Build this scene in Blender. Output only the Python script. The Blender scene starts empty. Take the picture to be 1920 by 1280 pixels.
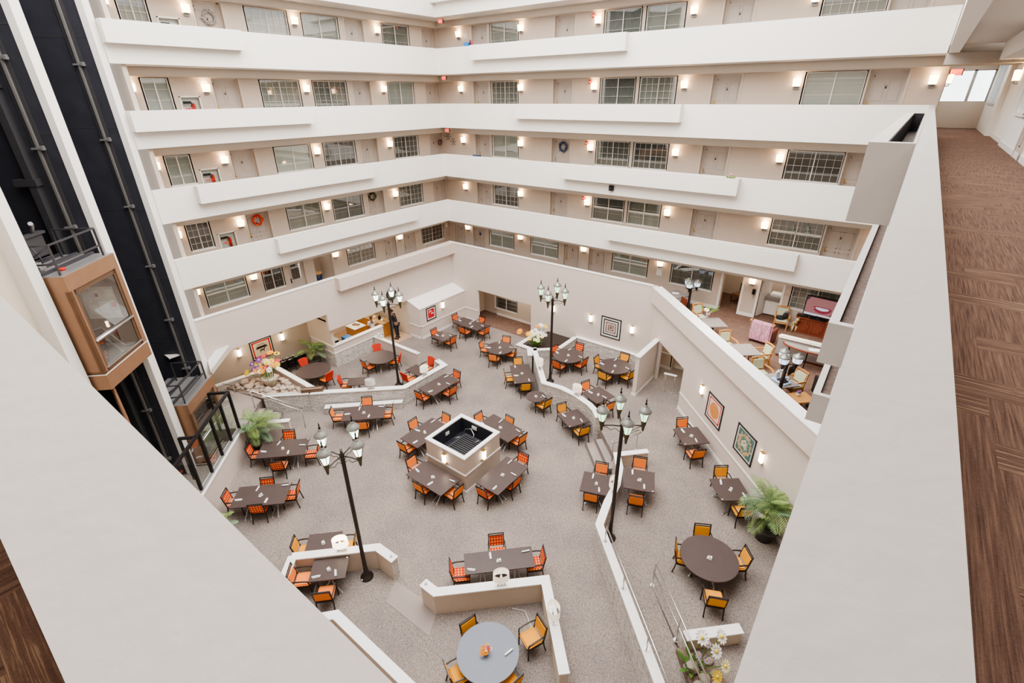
import bpy, bmesh, math, random
from mathutils import Vector, Matrix
random.seed(7)
C = bpy.context.scene.collection
PI = math.pi
R2 = math.sqrt(0.5)

# ------------------------------------------------------------------ materials
def new_mat(name):
    m = bpy.data.materials.new(name); m.use_nodes = True
    nt = m.node_tree
    b = nt.nodes['Principled BSDF']
    return m, nt, b

def N(nt, t, **kw):
    n = nt.nodes.new(t)
    for k, v in kw.items():
        if k in n.inputs: n.inputs[k].default_value = v
        else: setattr(n, k, v)
    return n

def flat(name, col, rough=0.6, metal=0.0, var=0.06, scale=6.0, bump=0.0, bscale=60.0, spec=0.4):
    m, nt, b = new_mat(name)
    b.inputs['Roughness'].default_value = rough
    b.inputs['Metallic'].default_value = metal
    b.inputs['Specular IOR Level'].default_value = spec
    tc = N(nt, 'ShaderNodeTexCoord')
    no = N(nt, 'ShaderNodeTexNoise', Scale=scale, Detail=3.0)
    nt.links.new(tc.outputs['Object'], no.inputs['Vector'])
    mx = N(nt, 'ShaderNodeMix', data_type='RGBA')
    mx.inputs[6].default_value = (*[max(0, c*(1-var)) for c in col], 1)
    mx.inputs[7].default_value = (*[min(1, c*(1+var)) for c in col], 1)
    nt.links.new(no.outputs['Fac'], mx.inputs[0])
    nt.links.new(mx.outputs[2], b.inputs['Base Color'])
    if bump:
        n2 = N(nt, 'ShaderNodeTexNoise', Scale=bscale, Detail=4.0)
        nt.links.new(tc.outputs['Object'], n2.inputs['Vector'])
        bp = N(nt, 'ShaderNodeBump', Strength=bump, Distance=0.01)
        nt.links.new(n2.outputs['Fac'], bp.inputs['Height'])
        nt.links.new(bp.outputs['Normal'], b.inputs['Normal'])
    return m

def emit(name, col, strength, base=None):
    m, nt, b = new_mat(name)
    b.inputs['Base Color'].default_value = (*(base or col), 1)
    b.inputs['Emission Color'].default_value = (*col, 1)
    b.inputs['Emission Strength'].default_value = strength
    b.inputs['Roughness'].default_value = 0.4
    tc = N(nt, 'ShaderNodeTexCoord'); no = N(nt, 'ShaderNodeTexNoise', Scale=9.0)
    nt.links.new(tc.outputs['Object'], no.inputs['Vector'])
    mr = N(nt, 'ShaderNodeMapRange'); mr.inputs[3].default_value = strength*0.9; mr.inputs[4].default_value = strength*1.1
    nt.links.new(no.outputs['Fac'], mr.inputs[0]); nt.links.new(mr.outputs[0], b.inputs['Emission Strength'])
    return m

def carpet(name, c1, c2, c3, scale=14.0):
    m, nt, b = new_mat(name)
    b.inputs['Roughness'].default_value = 0.95; b.inputs['Specular IOR Level'].default_value = 0.1
    tc = N(nt, 'ShaderNodeTexCoord')
    vo = N(nt, 'ShaderNodeTexVoronoi', Scale=scale); vo.feature = 'F1'
    mp = N(nt, 'ShaderNodeMapping'); mp.inputs['Rotation'].default_value = (0, 0, 0.785)
    nt.links.new(tc.outputs['Object'], mp.inputs[0])
    br = N(nt, 'ShaderNodeTexBrick', Scale=scale*0.55)
    br.inputs['Color1'].default_value = (*c1, 1); br.inputs['Color2'].default_value = (*c2, 1); br.inputs['Mortar'].default_value = (*c3, 1)
    br.inputs['Mortar Size'].default_value = 0.045; br.offset = 0.5
    no = N(nt, 'ShaderNodeTexNoise', Scale=scale*1.3, Detail=5.0); no.inputs['Roughness'].default_value = 0.7
    nt.links.new(tc.outputs['Object'], no.inputs['Vector'])
    ad = N(nt, 'ShaderNodeMixRGB'); ad.inputs[0].default_value = 0.12
    nt.links.new(mp.outputs[0], ad.inputs[1]); nt.links.new(no.outputs['Color'], ad.inputs[2])
    nt.links.new(ad.outputs[0], br.inputs['Vector'])
    cr = N(nt, 'ShaderNodeValToRGB')
    cr.color_ramp.elements[0].position = 0.36; cr.color_ramp.elements[0].color = (*c3, 1)
    cr.color_ramp.elements[1].position = 0.62; cr.color_ramp.elements[1].color = (*c2, 1)
    nt.links.new(no.outputs['Fac'], cr.inputs[0])
    mx = N(nt, 'ShaderNodeMixRGB'); mx.inputs[0].default_value = 0.55
    nt.links.new(br.outputs['Color'], mx.inputs[1]); nt.links.new(cr.outputs[0], mx.inputs[2])
    big = N(nt, 'ShaderNodeTexNoise', Scale=0.7, Detail=2.0); nt.links.new(tc.outputs['Object'], big.inputs['Vector'])
    m2 = N(nt, 'ShaderNodeMixRGB'); m2.blend_type = 'MULTIPLY'
    bc = N(nt, 'ShaderNodeValToRGB'); bc.color_ramp.elements[0].color = (.82, .82, .84, 1); bc.color_ramp.elements[1].color = (1, .99, .97, 1)
    bc.color_ramp.elements[0].position = .35; bc.color_ramp.elements[1].position = .65
    nt.links.new(big.outputs['Fac'], bc.inputs[0])
    m2.inputs[0].default_value = 1; nt.links.new(mx.outputs[0], m2.inputs[1]); nt.links.new(bc.outputs[0], m2.inputs[2])
    nt.links.new(m2.outputs[0], b.inputs['Base Color'])
    bp = N(nt, 'ShaderNodeBump', Strength=0.4, Distance=0.01); nt.links.new(no.outputs['Fac'], bp.inputs['Height']); nt.links.new(bp.outputs['Normal'], b.inputs['Normal'])
    return m

def brown_carpet(name):
    m, nt, b = new_mat(name)
    b.inputs['Roughness'].default_value = 0.95; b.inputs['Specular IOR Level'].default_value = 0.1
    tc = N(nt, 'ShaderNodeTexCoord')
    def streak(sx, sy, sc):
        mp = N(nt, 'ShaderNodeMapping'); mp.inputs['Scale'].default_value = (sx, sy, 1); nt.links.new(tc.outputs['Object'], mp.inputs[0])
        no = N(nt, 'ShaderNodeTexNoise', Scale=sc, Detail=4.0); no.inputs['Roughness'].default_value = .65; nt.links.new(mp.outputs[0], no.inputs['Vector']); return no
    s1 = streak(85, 2.2, 1.2); s2 = streak(2.2, 70, 1.2); s3 = streak(20, 20, 8.0)
    # tiles laid in bands: now and then a tile is turned a quarter
    ch = N(nt, 'ShaderNodeTexBrick', Scale=1.0); ch.offset = .5
    ch.inputs['Color1'].default_value = (0, 0, 0, 1); ch.inputs['Color2'].default_value = (1, 1, 1, 1); ch.inputs['Mortar'].default_value = (0, 0, 0, 1)
    ch.inputs['Mortar Size'].default_value = 0.0; ch.inputs['Bias'].default_value = -0.1; ch.inputs['Brick Width'].default_value = 0.62; ch.inputs['Row Height'].default_value = 0.22
    nt.links.new(tc.outputs['Object'], ch.inputs['Vector'])
    g1 = N(nt, 'ShaderNodeMath', operation='GREATER_THAN'); g1.inputs[1].default_value = .64; nt.links.new(ch.outputs['Color'], g1.inputs[0])
    mxs = N(nt, 'ShaderNodeMix', data_type='FLOAT'); nt.links.new(g1.outputs[0], mxs.inputs[0]); nt.links.new(s1.outputs['Fac'], mxs.inputs[2]); nt.links.new(s2.outputs['Fac'], mxs.inputs[3])
    ad = N(nt, 'ShaderNodeMath', operation='MULTIPLY_ADD'); ad.inputs[1].default_value = .32; nt.links.new(s3.outputs['Fac'], ad.inputs[0]); nt.links.new(mxs.outputs[0], ad.inputs[2])
    cr = N(nt, 'ShaderNodeValToRGB'); e = cr.color_ramp.elements
    e[0].position = 0.46; e[0].color = (0.088, 0.053, 0.044, 1); e[1].position = 0.88; e[1].color = (0.262, 0.165, 0.126, 1)
    nt.links.new(ad.outputs[0], cr.inputs[0])
    lt = N(nt, 'ShaderNodeValToRGB'); lt.color_ramp.elements[0].position = .56; lt.color_ramp.elements[0].color = (0, 0, 0, 1); lt.color_ramp.elements[1].position = .62; lt.color_ramp.elements[1].color = (.6, .6, .6, 1)
    nt.links.new(mxs.outputs[0], lt.inputs[0])
    ml = N(nt, 'ShaderNodeMath', operation='MULTIPLY'); nt.links.new(lt.outputs[0], ml.inputs[0]); nt.links.new(g1.outputs[0], ml.inputs[1])
    mx = N(nt, 'ShaderNodeMixRGB'); mx.inputs[2].default_value = (0.42, 0.30, 0.19, 1); nt.links.new(ml.outputs[0], mx.inputs[0]); nt.links.new(cr.outputs[0], mx.inputs[1])
    nt.links.new(mx.outputs[0], b.inputs['Base Color'])
    bp = N(nt, 'ShaderNodeBump', Strength=0.5, Distance=0.006); nt.links.new(ad.outputs[0], bp.inputs['Height']); nt.links.new(bp.outputs['Normal'], b.inputs['Normal'])
    return m

def stone_mat(name):
    m, nt, b = new_mat(name)
    b.inputs['Roughness'].default_value = 0.85
    tc = N(nt, 'ShaderNodeTexCoord')
    sp = N(nt, 'ShaderNodeSeparateXYZ'); nt.links.new(tc.outputs['Object'], sp.inputs[0])
    m1 = N(nt, 'ShaderNodeMath', operation='MULTIPLY_ADD'); m1.inputs[1].default_value = 0.37
    nt.links.new(sp.outputs[1], m1.inputs[0]); nt.links.new(sp.outputs[0], m1.inputs[2])
    cb = N(nt, 'ShaderNodeCombineXYZ'); nt.links.new(m1.outputs[0], cb.inputs[0]); nt.links.new(sp.outputs[2], cb.inputs[1])
    no = N(nt, 'ShaderNodeTexNoise', Scale=9.0, Detail=5.0); nt.links.new(tc.outputs['Object'], no.inputs['Vector'])
    ad = N(nt, 'ShaderNodeMixRGB'); ad.inputs[0].default_value = 0.10; nt.links.new(cb.outputs[0], ad.inputs[1]); nt.links.new(no.outputs['Color'], ad.inputs[2])
    br = N(nt, 'ShaderNodeTexBrick', Scale=1.0)
    br.inputs['Color1'].default_value = (0.78, 0.74, 0.70, 1); br.inputs['Color2'].default_value = (0.58, 0.54, 0.50, 1); br.inputs['Mortar'].default_value = (0.30, 0.27, 0.25, 1)
    br.inputs['Mortar Size'].default_value = 0.006; br.inputs['Brick Width'].default_value = 0.26; br.inputs['Row Height'].default_value = 0.075; br.inputs['Bias'].default_value = 0.1
    nt.links.new(ad.outputs[0], br.inputs['Vector'])
    ml = N(nt, 'ShaderNodeMixRGB'); ml.blend_type = 'MULTIPLY'; ml.inputs[0].default_value = 0.55
    cr = N(nt, 'ShaderNodeValToRGB'); cr.color_ramp.elements[0].position = .3; cr.color_ramp.elements[0].color = (.62, .6, .58, 1); cr.color_ramp.elements[1].position = .6; cr.color_ramp.elements[1].color = (1, 1, 1, 1)
    nt.links.new(no.outputs['Fac'], cr.inputs[0]); nt.links.new(br.outputs['Color'], ml.inputs[1]); nt.links.new(cr.outputs[0], ml.inputs[2])
    nt.links.new(ml.outputs[0], b.inputs['Base Color'])
    ah = N(nt, 'ShaderNodeMath', operation='MULTIPLY_ADD'); ah.inputs[1].default_value = -1.0
    nt.links.new(br.outputs['Fac'], ah.inputs[0]); nt.links.new(no.outputs['Fac'], ah.inputs[2])
    bp = N(nt, 'ShaderNodeBump', Strength=0.9, Distance=0.03); nt.links.new(ah.outputs[0], bp.inputs['Height']); nt.links.new(bp.outputs['Normal'], b.inputs['Normal'])
    return m

def fabric(name, col, col2=None, cell=0.055):
    m, nt, b = new_mat(name)
    b.inputs['Roughness'].default_value = 0.8; b.inputs['Specular IOR Level'].default_value = 0.2
    tc = N(nt, 'ShaderNodeTexCoord')
    if col2:
        sp = N(nt, 'ShaderNodeSeparateXYZ'); nt.links.new(tc.outputs['Object'], sp.inputs[0])
        ay = N(nt, 'ShaderNodeMath', operation='ADD'); nt.links.new(sp.outputs[1], ay.inputs[0]); nt.links.new(sp.outputs[2], ay.inputs[1])
        outs = []
        for src in (sp.outputs[0], ay.outputs[0]):
            d = N(nt, 'ShaderNodeMath', operation='MULTIPLY'); d.inputs[1].default_value = PI/cell; nt.links.new(src, d.inputs[0])
            s = N(nt, 'ShaderNodeMath', operation='SINE'); nt.links.new(d.outputs[0], s.inputs[0])
            a = N(nt, 'ShaderNodeMath', operation='ABSOLUTE'); nt.links.new(s.outputs[0], a.inputs[0]); outs.append(a)
        mu = N(nt, 'ShaderNodeMath', operation='MULTIPLY'); nt.links.new(outs[0].outputs[0], mu.inputs[0]); nt.links.new(outs[1].outputs[0], mu.inputs[1])
        cr = N(nt, 'ShaderNodeValToRGB'); cr.color_ramp.elements[0].position = .44; cr.color_ramp.elements[0].color = (*col, 1); cr.color_ramp.elements[1].position = .66; cr.color_ramp.elements[1].color = (*col2, 1)
        nt.links.new(mu.outputs[0], cr.inputs[0]); nt.links.new(cr.outputs[0], b.inputs['Base Color'])
    else:
        no = N(nt, 'ShaderNodeTexNoise', Scale=40.0); nt.links.new(tc.outputs['Object'], no.inputs['Vector'])
        mx = N(nt, 'ShaderNodeMix', data_type='RGBA'); mx.inputs[6].default_value = (*[c*.9 for c in col], 1); mx.inputs[7].default_value = (*[min(1, c*1.1) for c in col], 1)
        nt.links.new(no.outputs['Fac'], mx.inputs[0]); nt.links.new(mx.outputs[2], b.inputs['Base Color'])
    return m

def stripes(name, cols, scale, axis=0, distort=0.0, rough=0.8):
    m, nt, b = new_mat(name); b.inputs['Roughness'].default_value = rough
    tc = N(nt, 'ShaderNodeTexCoord')
    wv = N(nt, 'ShaderNodeTexWave', Scale=scale, Distortion=distort, Detail=3.0); wv.bands_direction = 'XYZ'[axis]; wv.wave_profile = 'SAW' if len(cols) > 2 else 'SIN'
    nt.links.new(tc.outputs['Object'], wv.inputs['Vector'])
    cr = N(nt, 'ShaderNodeValToRGB'); e = cr.color_ramp.elements
    for i, c in enumerate(cols):
        p = i/(len(cols)-1)
        if i == 0: e[0].position = 0; e[0].color = (*c, 1)
        elif i == len(cols)-1: e[-1].position = 1; e[-1].color = (*c, 1)
        else: x = e.new(p); x.color = (*c, 1)
    nt.links.new(wv.outputs['Fac'], cr.inputs[0]); nt.links.new(cr.outputs[0], b.inputs['Base Color'])
    return m

def streaked(name, cols):
    m, nt, b = new_mat(name); b.inputs['Roughness'].default_value = .9
    tc = N(nt, 'ShaderNodeTexCoord'); mp = N(nt, 'ShaderNodeMapping'); mp.inputs['Scale'].default_value = (26, 26, 2.2); nt.links.new(tc.outputs['Object'], mp.inputs[0])
    no = N(nt, 'ShaderNodeTexNoise', Scale=1.0, Detail=3.0); nt.links.new(mp.outputs[0], no.inputs['Vector'])
    cr = N(nt, 'ShaderNodeValToRGB'); e = cr.color_ramp.elements
    for i, c in enumerate(cols):
        p = .3+.4*i/(len(cols)-1)
        if i < 2: e[i].position = p; e[i].color = (*c, 1)
        else: x = e.new(p); x.color = (*c, 1)
    nt.links.new(no.outputs['Fac'], cr.inputs[0]); nt.links.new(cr.outputs[0], b.inputs['Base Color']); return m

def thin_glass(name, tint=(.92, .95, .93), gloss=0.10, base_gloss=0.04):
    m = bpy.data.materials.new(name); m.use_nodes = True; nt = m.node_tree
    nt.nodes.remove(nt.nodes['Principled BSDF'])
    out = nt.nodes['Material Output']
    tr = N(nt, 'ShaderNodeBsdfTransparent'); tr.inputs[0].default_value = (*tint, 1)
    gl = N(nt, 'ShaderNodeBsdfGlossy'); gl.inputs['Roughness'].default_value = 0.02; gl.inputs[0].default_value = (1, 1, 1, 1)
    lw = N(nt, 'ShaderNodeLayerWeight'); lw.inputs[0].default_value = 0.35
    mr = N(nt, 'ShaderNodeMapRange'); mr.inputs[3].default_value = base_gloss; mr.inputs[4].default_value = base_gloss+gloss*4
    nt.links.new(lw.outputs['Fresnel'], mr.inputs[0])
    mx = N(nt, 'ShaderNodeMixShader'); nt.links.new(mr.outputs[0], mx.inputs[0]); nt.links.new(tr.outputs[0], mx.inputs[1]); nt.links.new(gl.outputs[0], mx.inputs[2])
    nt.links.new(mx.outputs[0], out.inputs[0])
    return m

def rings(name, stops, scale=1.0, kind='SPHERICAL', noise=0.0):
    """colours laid out round the centre of a flat square picture (object coordinates)"""
    m, nt, b = new_mat(name); b.inputs['Roughness'].default_value = 0.35
    tc = N(nt, 'ShaderNodeTexCoord')
    sp = N(nt, 'ShaderNodeSeparateXYZ'); nt.links.new(tc.outputs['Object'], sp.inputs[0])
    if kind == 'SQUARE':
        ax = N(nt, 'ShaderNodeMath', operation='ABSOLUTE'); nt.links.new(sp.outputs[0], ax.inputs[0])
        az = N(nt, 'ShaderNodeMath', operation='ABSOLUTE'); nt.links.new(sp.outputs[2], az.inputs[0])
        d = N(nt, 'ShaderNodeMath', operation='MAXIMUM'); nt.links.new(ax.outputs[0], d.inputs[0]); nt.links.new(az.outputs[0], d.inputs[1])
    else:
        d = N(nt, 'ShaderNodeVectorMath', operation='LENGTH'); nt.links.new(tc.outputs['Object'], d.inputs[0])
    src = d.outputs['Value'] if kind != 'SQUARE' else d.outputs[0]
    if noise:
        no = N(nt, 'ShaderNodeTexNoise', Scale=9.0, Detail=3.0); nt.links.new(tc.outputs['Object'], no.inputs['Vector'])
        ma = N(nt, 'ShaderNodeMath', operation='MULTIPLY_ADD'); ma.inputs[1].default_value = noise; nt.links.new(no.outputs['Fac'], ma.inputs[0]); nt.links.new(src, ma.inputs[2]); src = ma.outputs[0]
    sc = N(nt, 'ShaderNodeMath', operation='MULTIPLY'); sc.inputs[1].default_value = scale; nt.links.new(src, sc.inputs[0])
    cr = N(nt, 'ShaderNodeValToRGB'); cr.color_ramp.interpolation = 'CONSTANT'; e = cr.color_ramp.elements
    for i, (p, c) in enumerate(stops):
        if i < 2: e[i].position = p; e[i].color = (*c, 1)
        else: x = e.new(p); x.color = (*c, 1)
    nt.links.new(sc.outputs[0], cr.inputs[0]); nt.links.new(cr.outputs[0], b.inputs['Base Color'])
    return m

M = {}
M['band'] = flat('balcony_paint', (.80, .768, .725), .75, var=.02, bump=.06, bscale=30)
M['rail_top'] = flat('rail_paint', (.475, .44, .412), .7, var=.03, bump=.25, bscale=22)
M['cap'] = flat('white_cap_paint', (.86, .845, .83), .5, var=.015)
M['rail_shaded'] = flat('shaded_rail_paint', (.415, .385, .365), .7, var=.03, bump=.25, bscale=22)  # same paint as the front rail, with the overhang's shade put into the colour
M['lowwall'] = flat('shaded_taupe_paint', (.66, .575, .52), .8, var=.02, bump=.05)  # balcony paint toned down to taupe for the dimmer light on lower walls
M['tan'] = flat('tan_wall_paint', (.62, .53, .44), .8, var=.03)
M['back'] = flat('corridor_wall_paint', (.56, .475, .405), .8, var=.02)
M['bulk'] = flat('bulkhead_paint', (.46, .41, .365), .8, var=.02)
M['slab'] = flat('slab_paint', (.62, .58, .54), .8, var=.02)
M['white'] = flat('white_trim_paint', (.80, .78, .75), .45, var=.02)
M['door'] = flat('door_paint', (.50, .44, .40), .55, var=.03)
M['doorframe'] = flat('door_casing_paint', (.58, .51, .45), .5, var=.02)
M['floor'] = carpet('grey_woven_carpet', (.52, .445, .40), (.37, .317, .285), (.145, .124, .114))
M['ramp'] = carpet('plain_dark_carpet', (.40, .345, .315), (.37, .315, .29), (.32, .275, .255), 30)
M['brown'] = brown_carpet('brown_pattern_carpet')
M['tile'] = flat('kitchen_tan_tile', (.50, .34, .22), .5)
M['stone'] = stone_mat('stacked_ledge_stone')
M['post'] = flat('dark_bronze_post', (.045, .036, .031), .45, .3)
M['basinshaded'] = flat('shaded_basin_paint', (.52, .435, .37), .8, var=.02)  # taupe darkened to include the shading on the basin box sides
M['black'] = flat('black_metal', (.022, .019, .020), .45, .3)
M['chairblack'] = flat('espresso_wood', (.028, .018, .016), .42, var=.15)
M['steel'] = flat('brushed_steel', (.62, .60, .58), .3, .9)
M['gsteel'] = flat('grey_table_steel', (.36, .35, .35), .4, .6)
M['shaft'] = flat('elevator_shaft_black', (.050, .051, .064), .45, .2, var=.25, scale=2.0, bump=.15, bscale=3)
M['shaftbeam'] = flat('shaft_beam_grey', (.075, .072, .078), .5, .4)
M['guide'] = flat('guide_rail_steel', (.42, .40, .38), .4, .7)
M['bronze'] = flat('bronze_panel', (.33, .19, .115), .38, .45, var=.12, scale=2.5)
M['bronzedark'] = flat('dark_bronze', (.17, .105, .068), .45, .4)
M['cream'] = flat('cream_board', (.66, .66, .58), .6)
M['paper'] = flat('white_paper', (.82, .82, .80), .7)
M['table'] = flat('espresso_laminate', (.085, .062, .058), .36, var=.10, scale=4, spec=.32)
M['tablegrey'] = flat('blue_grey_laminate', (.155, .172, .215), .36, var=.05, spec=.4)
M['greywood'] = stripes('grey_wood_grain', [(.20, .17, .16), (.30, .27, .255)], 3.0, 1, 3.0, .5)
M['napkin'] = flat('white_linen', (.86, .86, .88), .8)
M['O'] = fabric('orange_fabric', (.90, .27, .07))
M['P'] = fabric('red_checked_fabric', (.58, .055, .025), (1.0, .42, .13), .092)
M['G'] = fabric('amber_fabric', (.80, .36, .05))
M['Rb'] = fabric('crimson_fabric', (.55, .06, .035))
M['lit'] = emit('sconce_glow', (1.0, .66, .36), 8.0, (.9, .85, .75))
M['bulb'] = emit('sconce_bulb', (1.0, .70, .38), 46.0)
M['lit_white'] = emit('white_sconce_glow', (1.0, .82, .62), 11.0, (.95, .92, .88))
M['lantern'] = emit('lantern_glow', (.62, 1.0, .66), 1.3, (.8, .9, .8))
M['lantern_w'] = emit('lantern_white_glow', (.82, 1.0, .80), 3.0, (.9, .95, .9))
M['lantern_b'] = emit('lantern_blue_glow', (.70, .80, 1.0), 1.0, (.6, .65, .75))
M['lampon'] = emit('lampshade_glow', (1.0, .83, .62), 2.6, (.85, .78, .68))
M['lampoff'] = flat('white_lampshade', (.80, .79, .78), .7)
M['lampdim'] = emit('cream_lampshade', (1.0, .86, .68), .5, (.8, .74, .66))
M['cone'] = flat('bronze_lantern_cup', (.10, .085, .05), .5, .4)
M['pewter'] = flat('pewter_lantern_cap', (.30, .30, .28), .4, .6)
M['glass'] = thin_glass('window_glass', gloss=.22, base_gloss=.10)
M['clearglass'] = thin_glass('clear_glass', (.86, .90, .88), .045, .03)
M['sheer'] = stripes('sheer_curtain', [(.34, .35, .32), (.52, .52, .48)], 9.0, 0, 1.0)
M['sheerdim'] = stripes('dim_curtain', [(.20, .205, .19), (.34, .34, .31)], 7.0, 0, 2.0)
M['blind'] = stripes('pale_blind', [(.44, .45, .41), (.52, .53, .49)], 14.0, 2, 0)
M['blinddark'] = stripes('dark_blind', [(.05, .05, .05), (.16, .155, .15)], 12.0, 2, 0)
M['dim'] = stripes('dim_room', [(.04, .038, .036), (.16, .15, .14)], 2.2, 0, 6.0)
M['woodblind'] = stripes('brown_blind', [(.13, .08, .05), (.25, .17, .11)], 8.0, 0, 1.0)
M['brass'] = flat('brass', (.62, .38, .10), .35, .8)
M['red'] = flat('red_plastic', (.65, .03, .02), .45)
M['exitred'] = emit('exit_glow', (1, .06, .03), 1.2, (.7, .05, .03))
M['frameblack'] = flat('black_picture_frame', (.03, .027, .027), .4)
M['green'] = flat('palm_green', (.22, .31, .10), .5, var=.5, scale=3)
M['green2'] = flat('blue_palm_green', (.17, .26, .15), .5, var=.5, scale=3)
M['stem'] = flat('stem_green', (.10, .20, .04), .6)
M['pot'] = flat('dark_pot_glaze', (.05, .043, .04), .3)
M['soil'] = flat('dark_soil', (.05, .035, .028), .95, var=.4, scale=20, bump=.6)
M['rock'] = flat('river_rock', (.46, .36, .29), .75, var=.25, scale=4, bump=.4, bscale=14)
M['rockg'] = flat('grey_river_rock', (.34, .29, .24), .75, var=.25, scale=4, bump=.4, bscale=14)
M['rockbed'] = flat('rock_bed_gravel', (.22, .16, .125), .9, var=.5, scale=24, bump=1, bscale=30)
M['urn'] = flat('cream_urn', (.62, .54, .44), .6)
M['oak'] = flat('honey_oak', (.52, .25, .08), .45, var=.12)
M['counter'] = flat('tan_counter', (.56, .36, .17), .4)
M['cherry'] = flat('cherry_wood', (.20, .055, .03), .35, var=.2)
M['stripegreen'] = stripes('green_striped_fabric', [(.40, .42, .28), (.60, .60, .44)], 9.0, 0, 0)
M['afghan'] = streaked('pink_striped_afghan', [(.42, .10, .16), (.66, .36, .38), (.26, .13, .28), (.62, .24, .30), (.60, .50, .45), (.36, .14, .26)])
M['sofa'] = flat('grey_sofa_fabric', (.34, .30, .285), .9, var=.1)
M['fluff'] = flat('cream_throw', (.74, .69, .62), .95, var=.08, bump=.6, bscale=40)
M['plush'] = flat('tan_plush', (.50, .36, .20), .95, var=.15, bump=.7, bscale=60)
M['skin'] = flat('skin', (.26, .14, .09), .55)
M['hair'] = flat('dark_brown_hair', (.06, .03, .02), .7, var=.3)
M['blackcloth'] = flat('black_cloth', (.022, .021, .024), .85)
M['greycloth'] = flat('slate_apron', (.11, .125, .15), .85)
M['whitecloth'] = flat('white_shirt', (.78, .77, .75), .85)
M['blue'] = flat('blue_plastic', (.02, .20, .50), .4)
M['navy'] = flat('navy_plastic', (.02, .04, .12), .4)
M['lightblue'] = flat('pale_blue_plastic', (.42, .54, .70), .35)
M['daywhite'] = emit('window_daylight', (.93, .96, 1.0), 2.2)
M['dkslate'] = flat('dark_basin_lining', (.035, .036, .045), .35, var=.2)
M['trough'] = flat('black_trough_liner', (.045, .040, .045), .4, var=.4, scale=9, bump=1.0, bscale=12)
M['mulch'] = flat('brown_trough_mulch', (.115, .082, .07), .85, var=.6, scale=10, bump=1.0, bscale=14)
for nm, c in dict(y=(.85, .62, .06), o=(.85, .33, .02), w=(.85, .84, .80), r=(.62, .03, .09), p=(.24, .08, .34), k=(.80, .30, .40), c=(.85, .80, .50), l=(.55, .40, .65)).items():
    M['fl_'+nm] = flat('petal_'+nm, c, .6, var=.12, scale=20)

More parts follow.
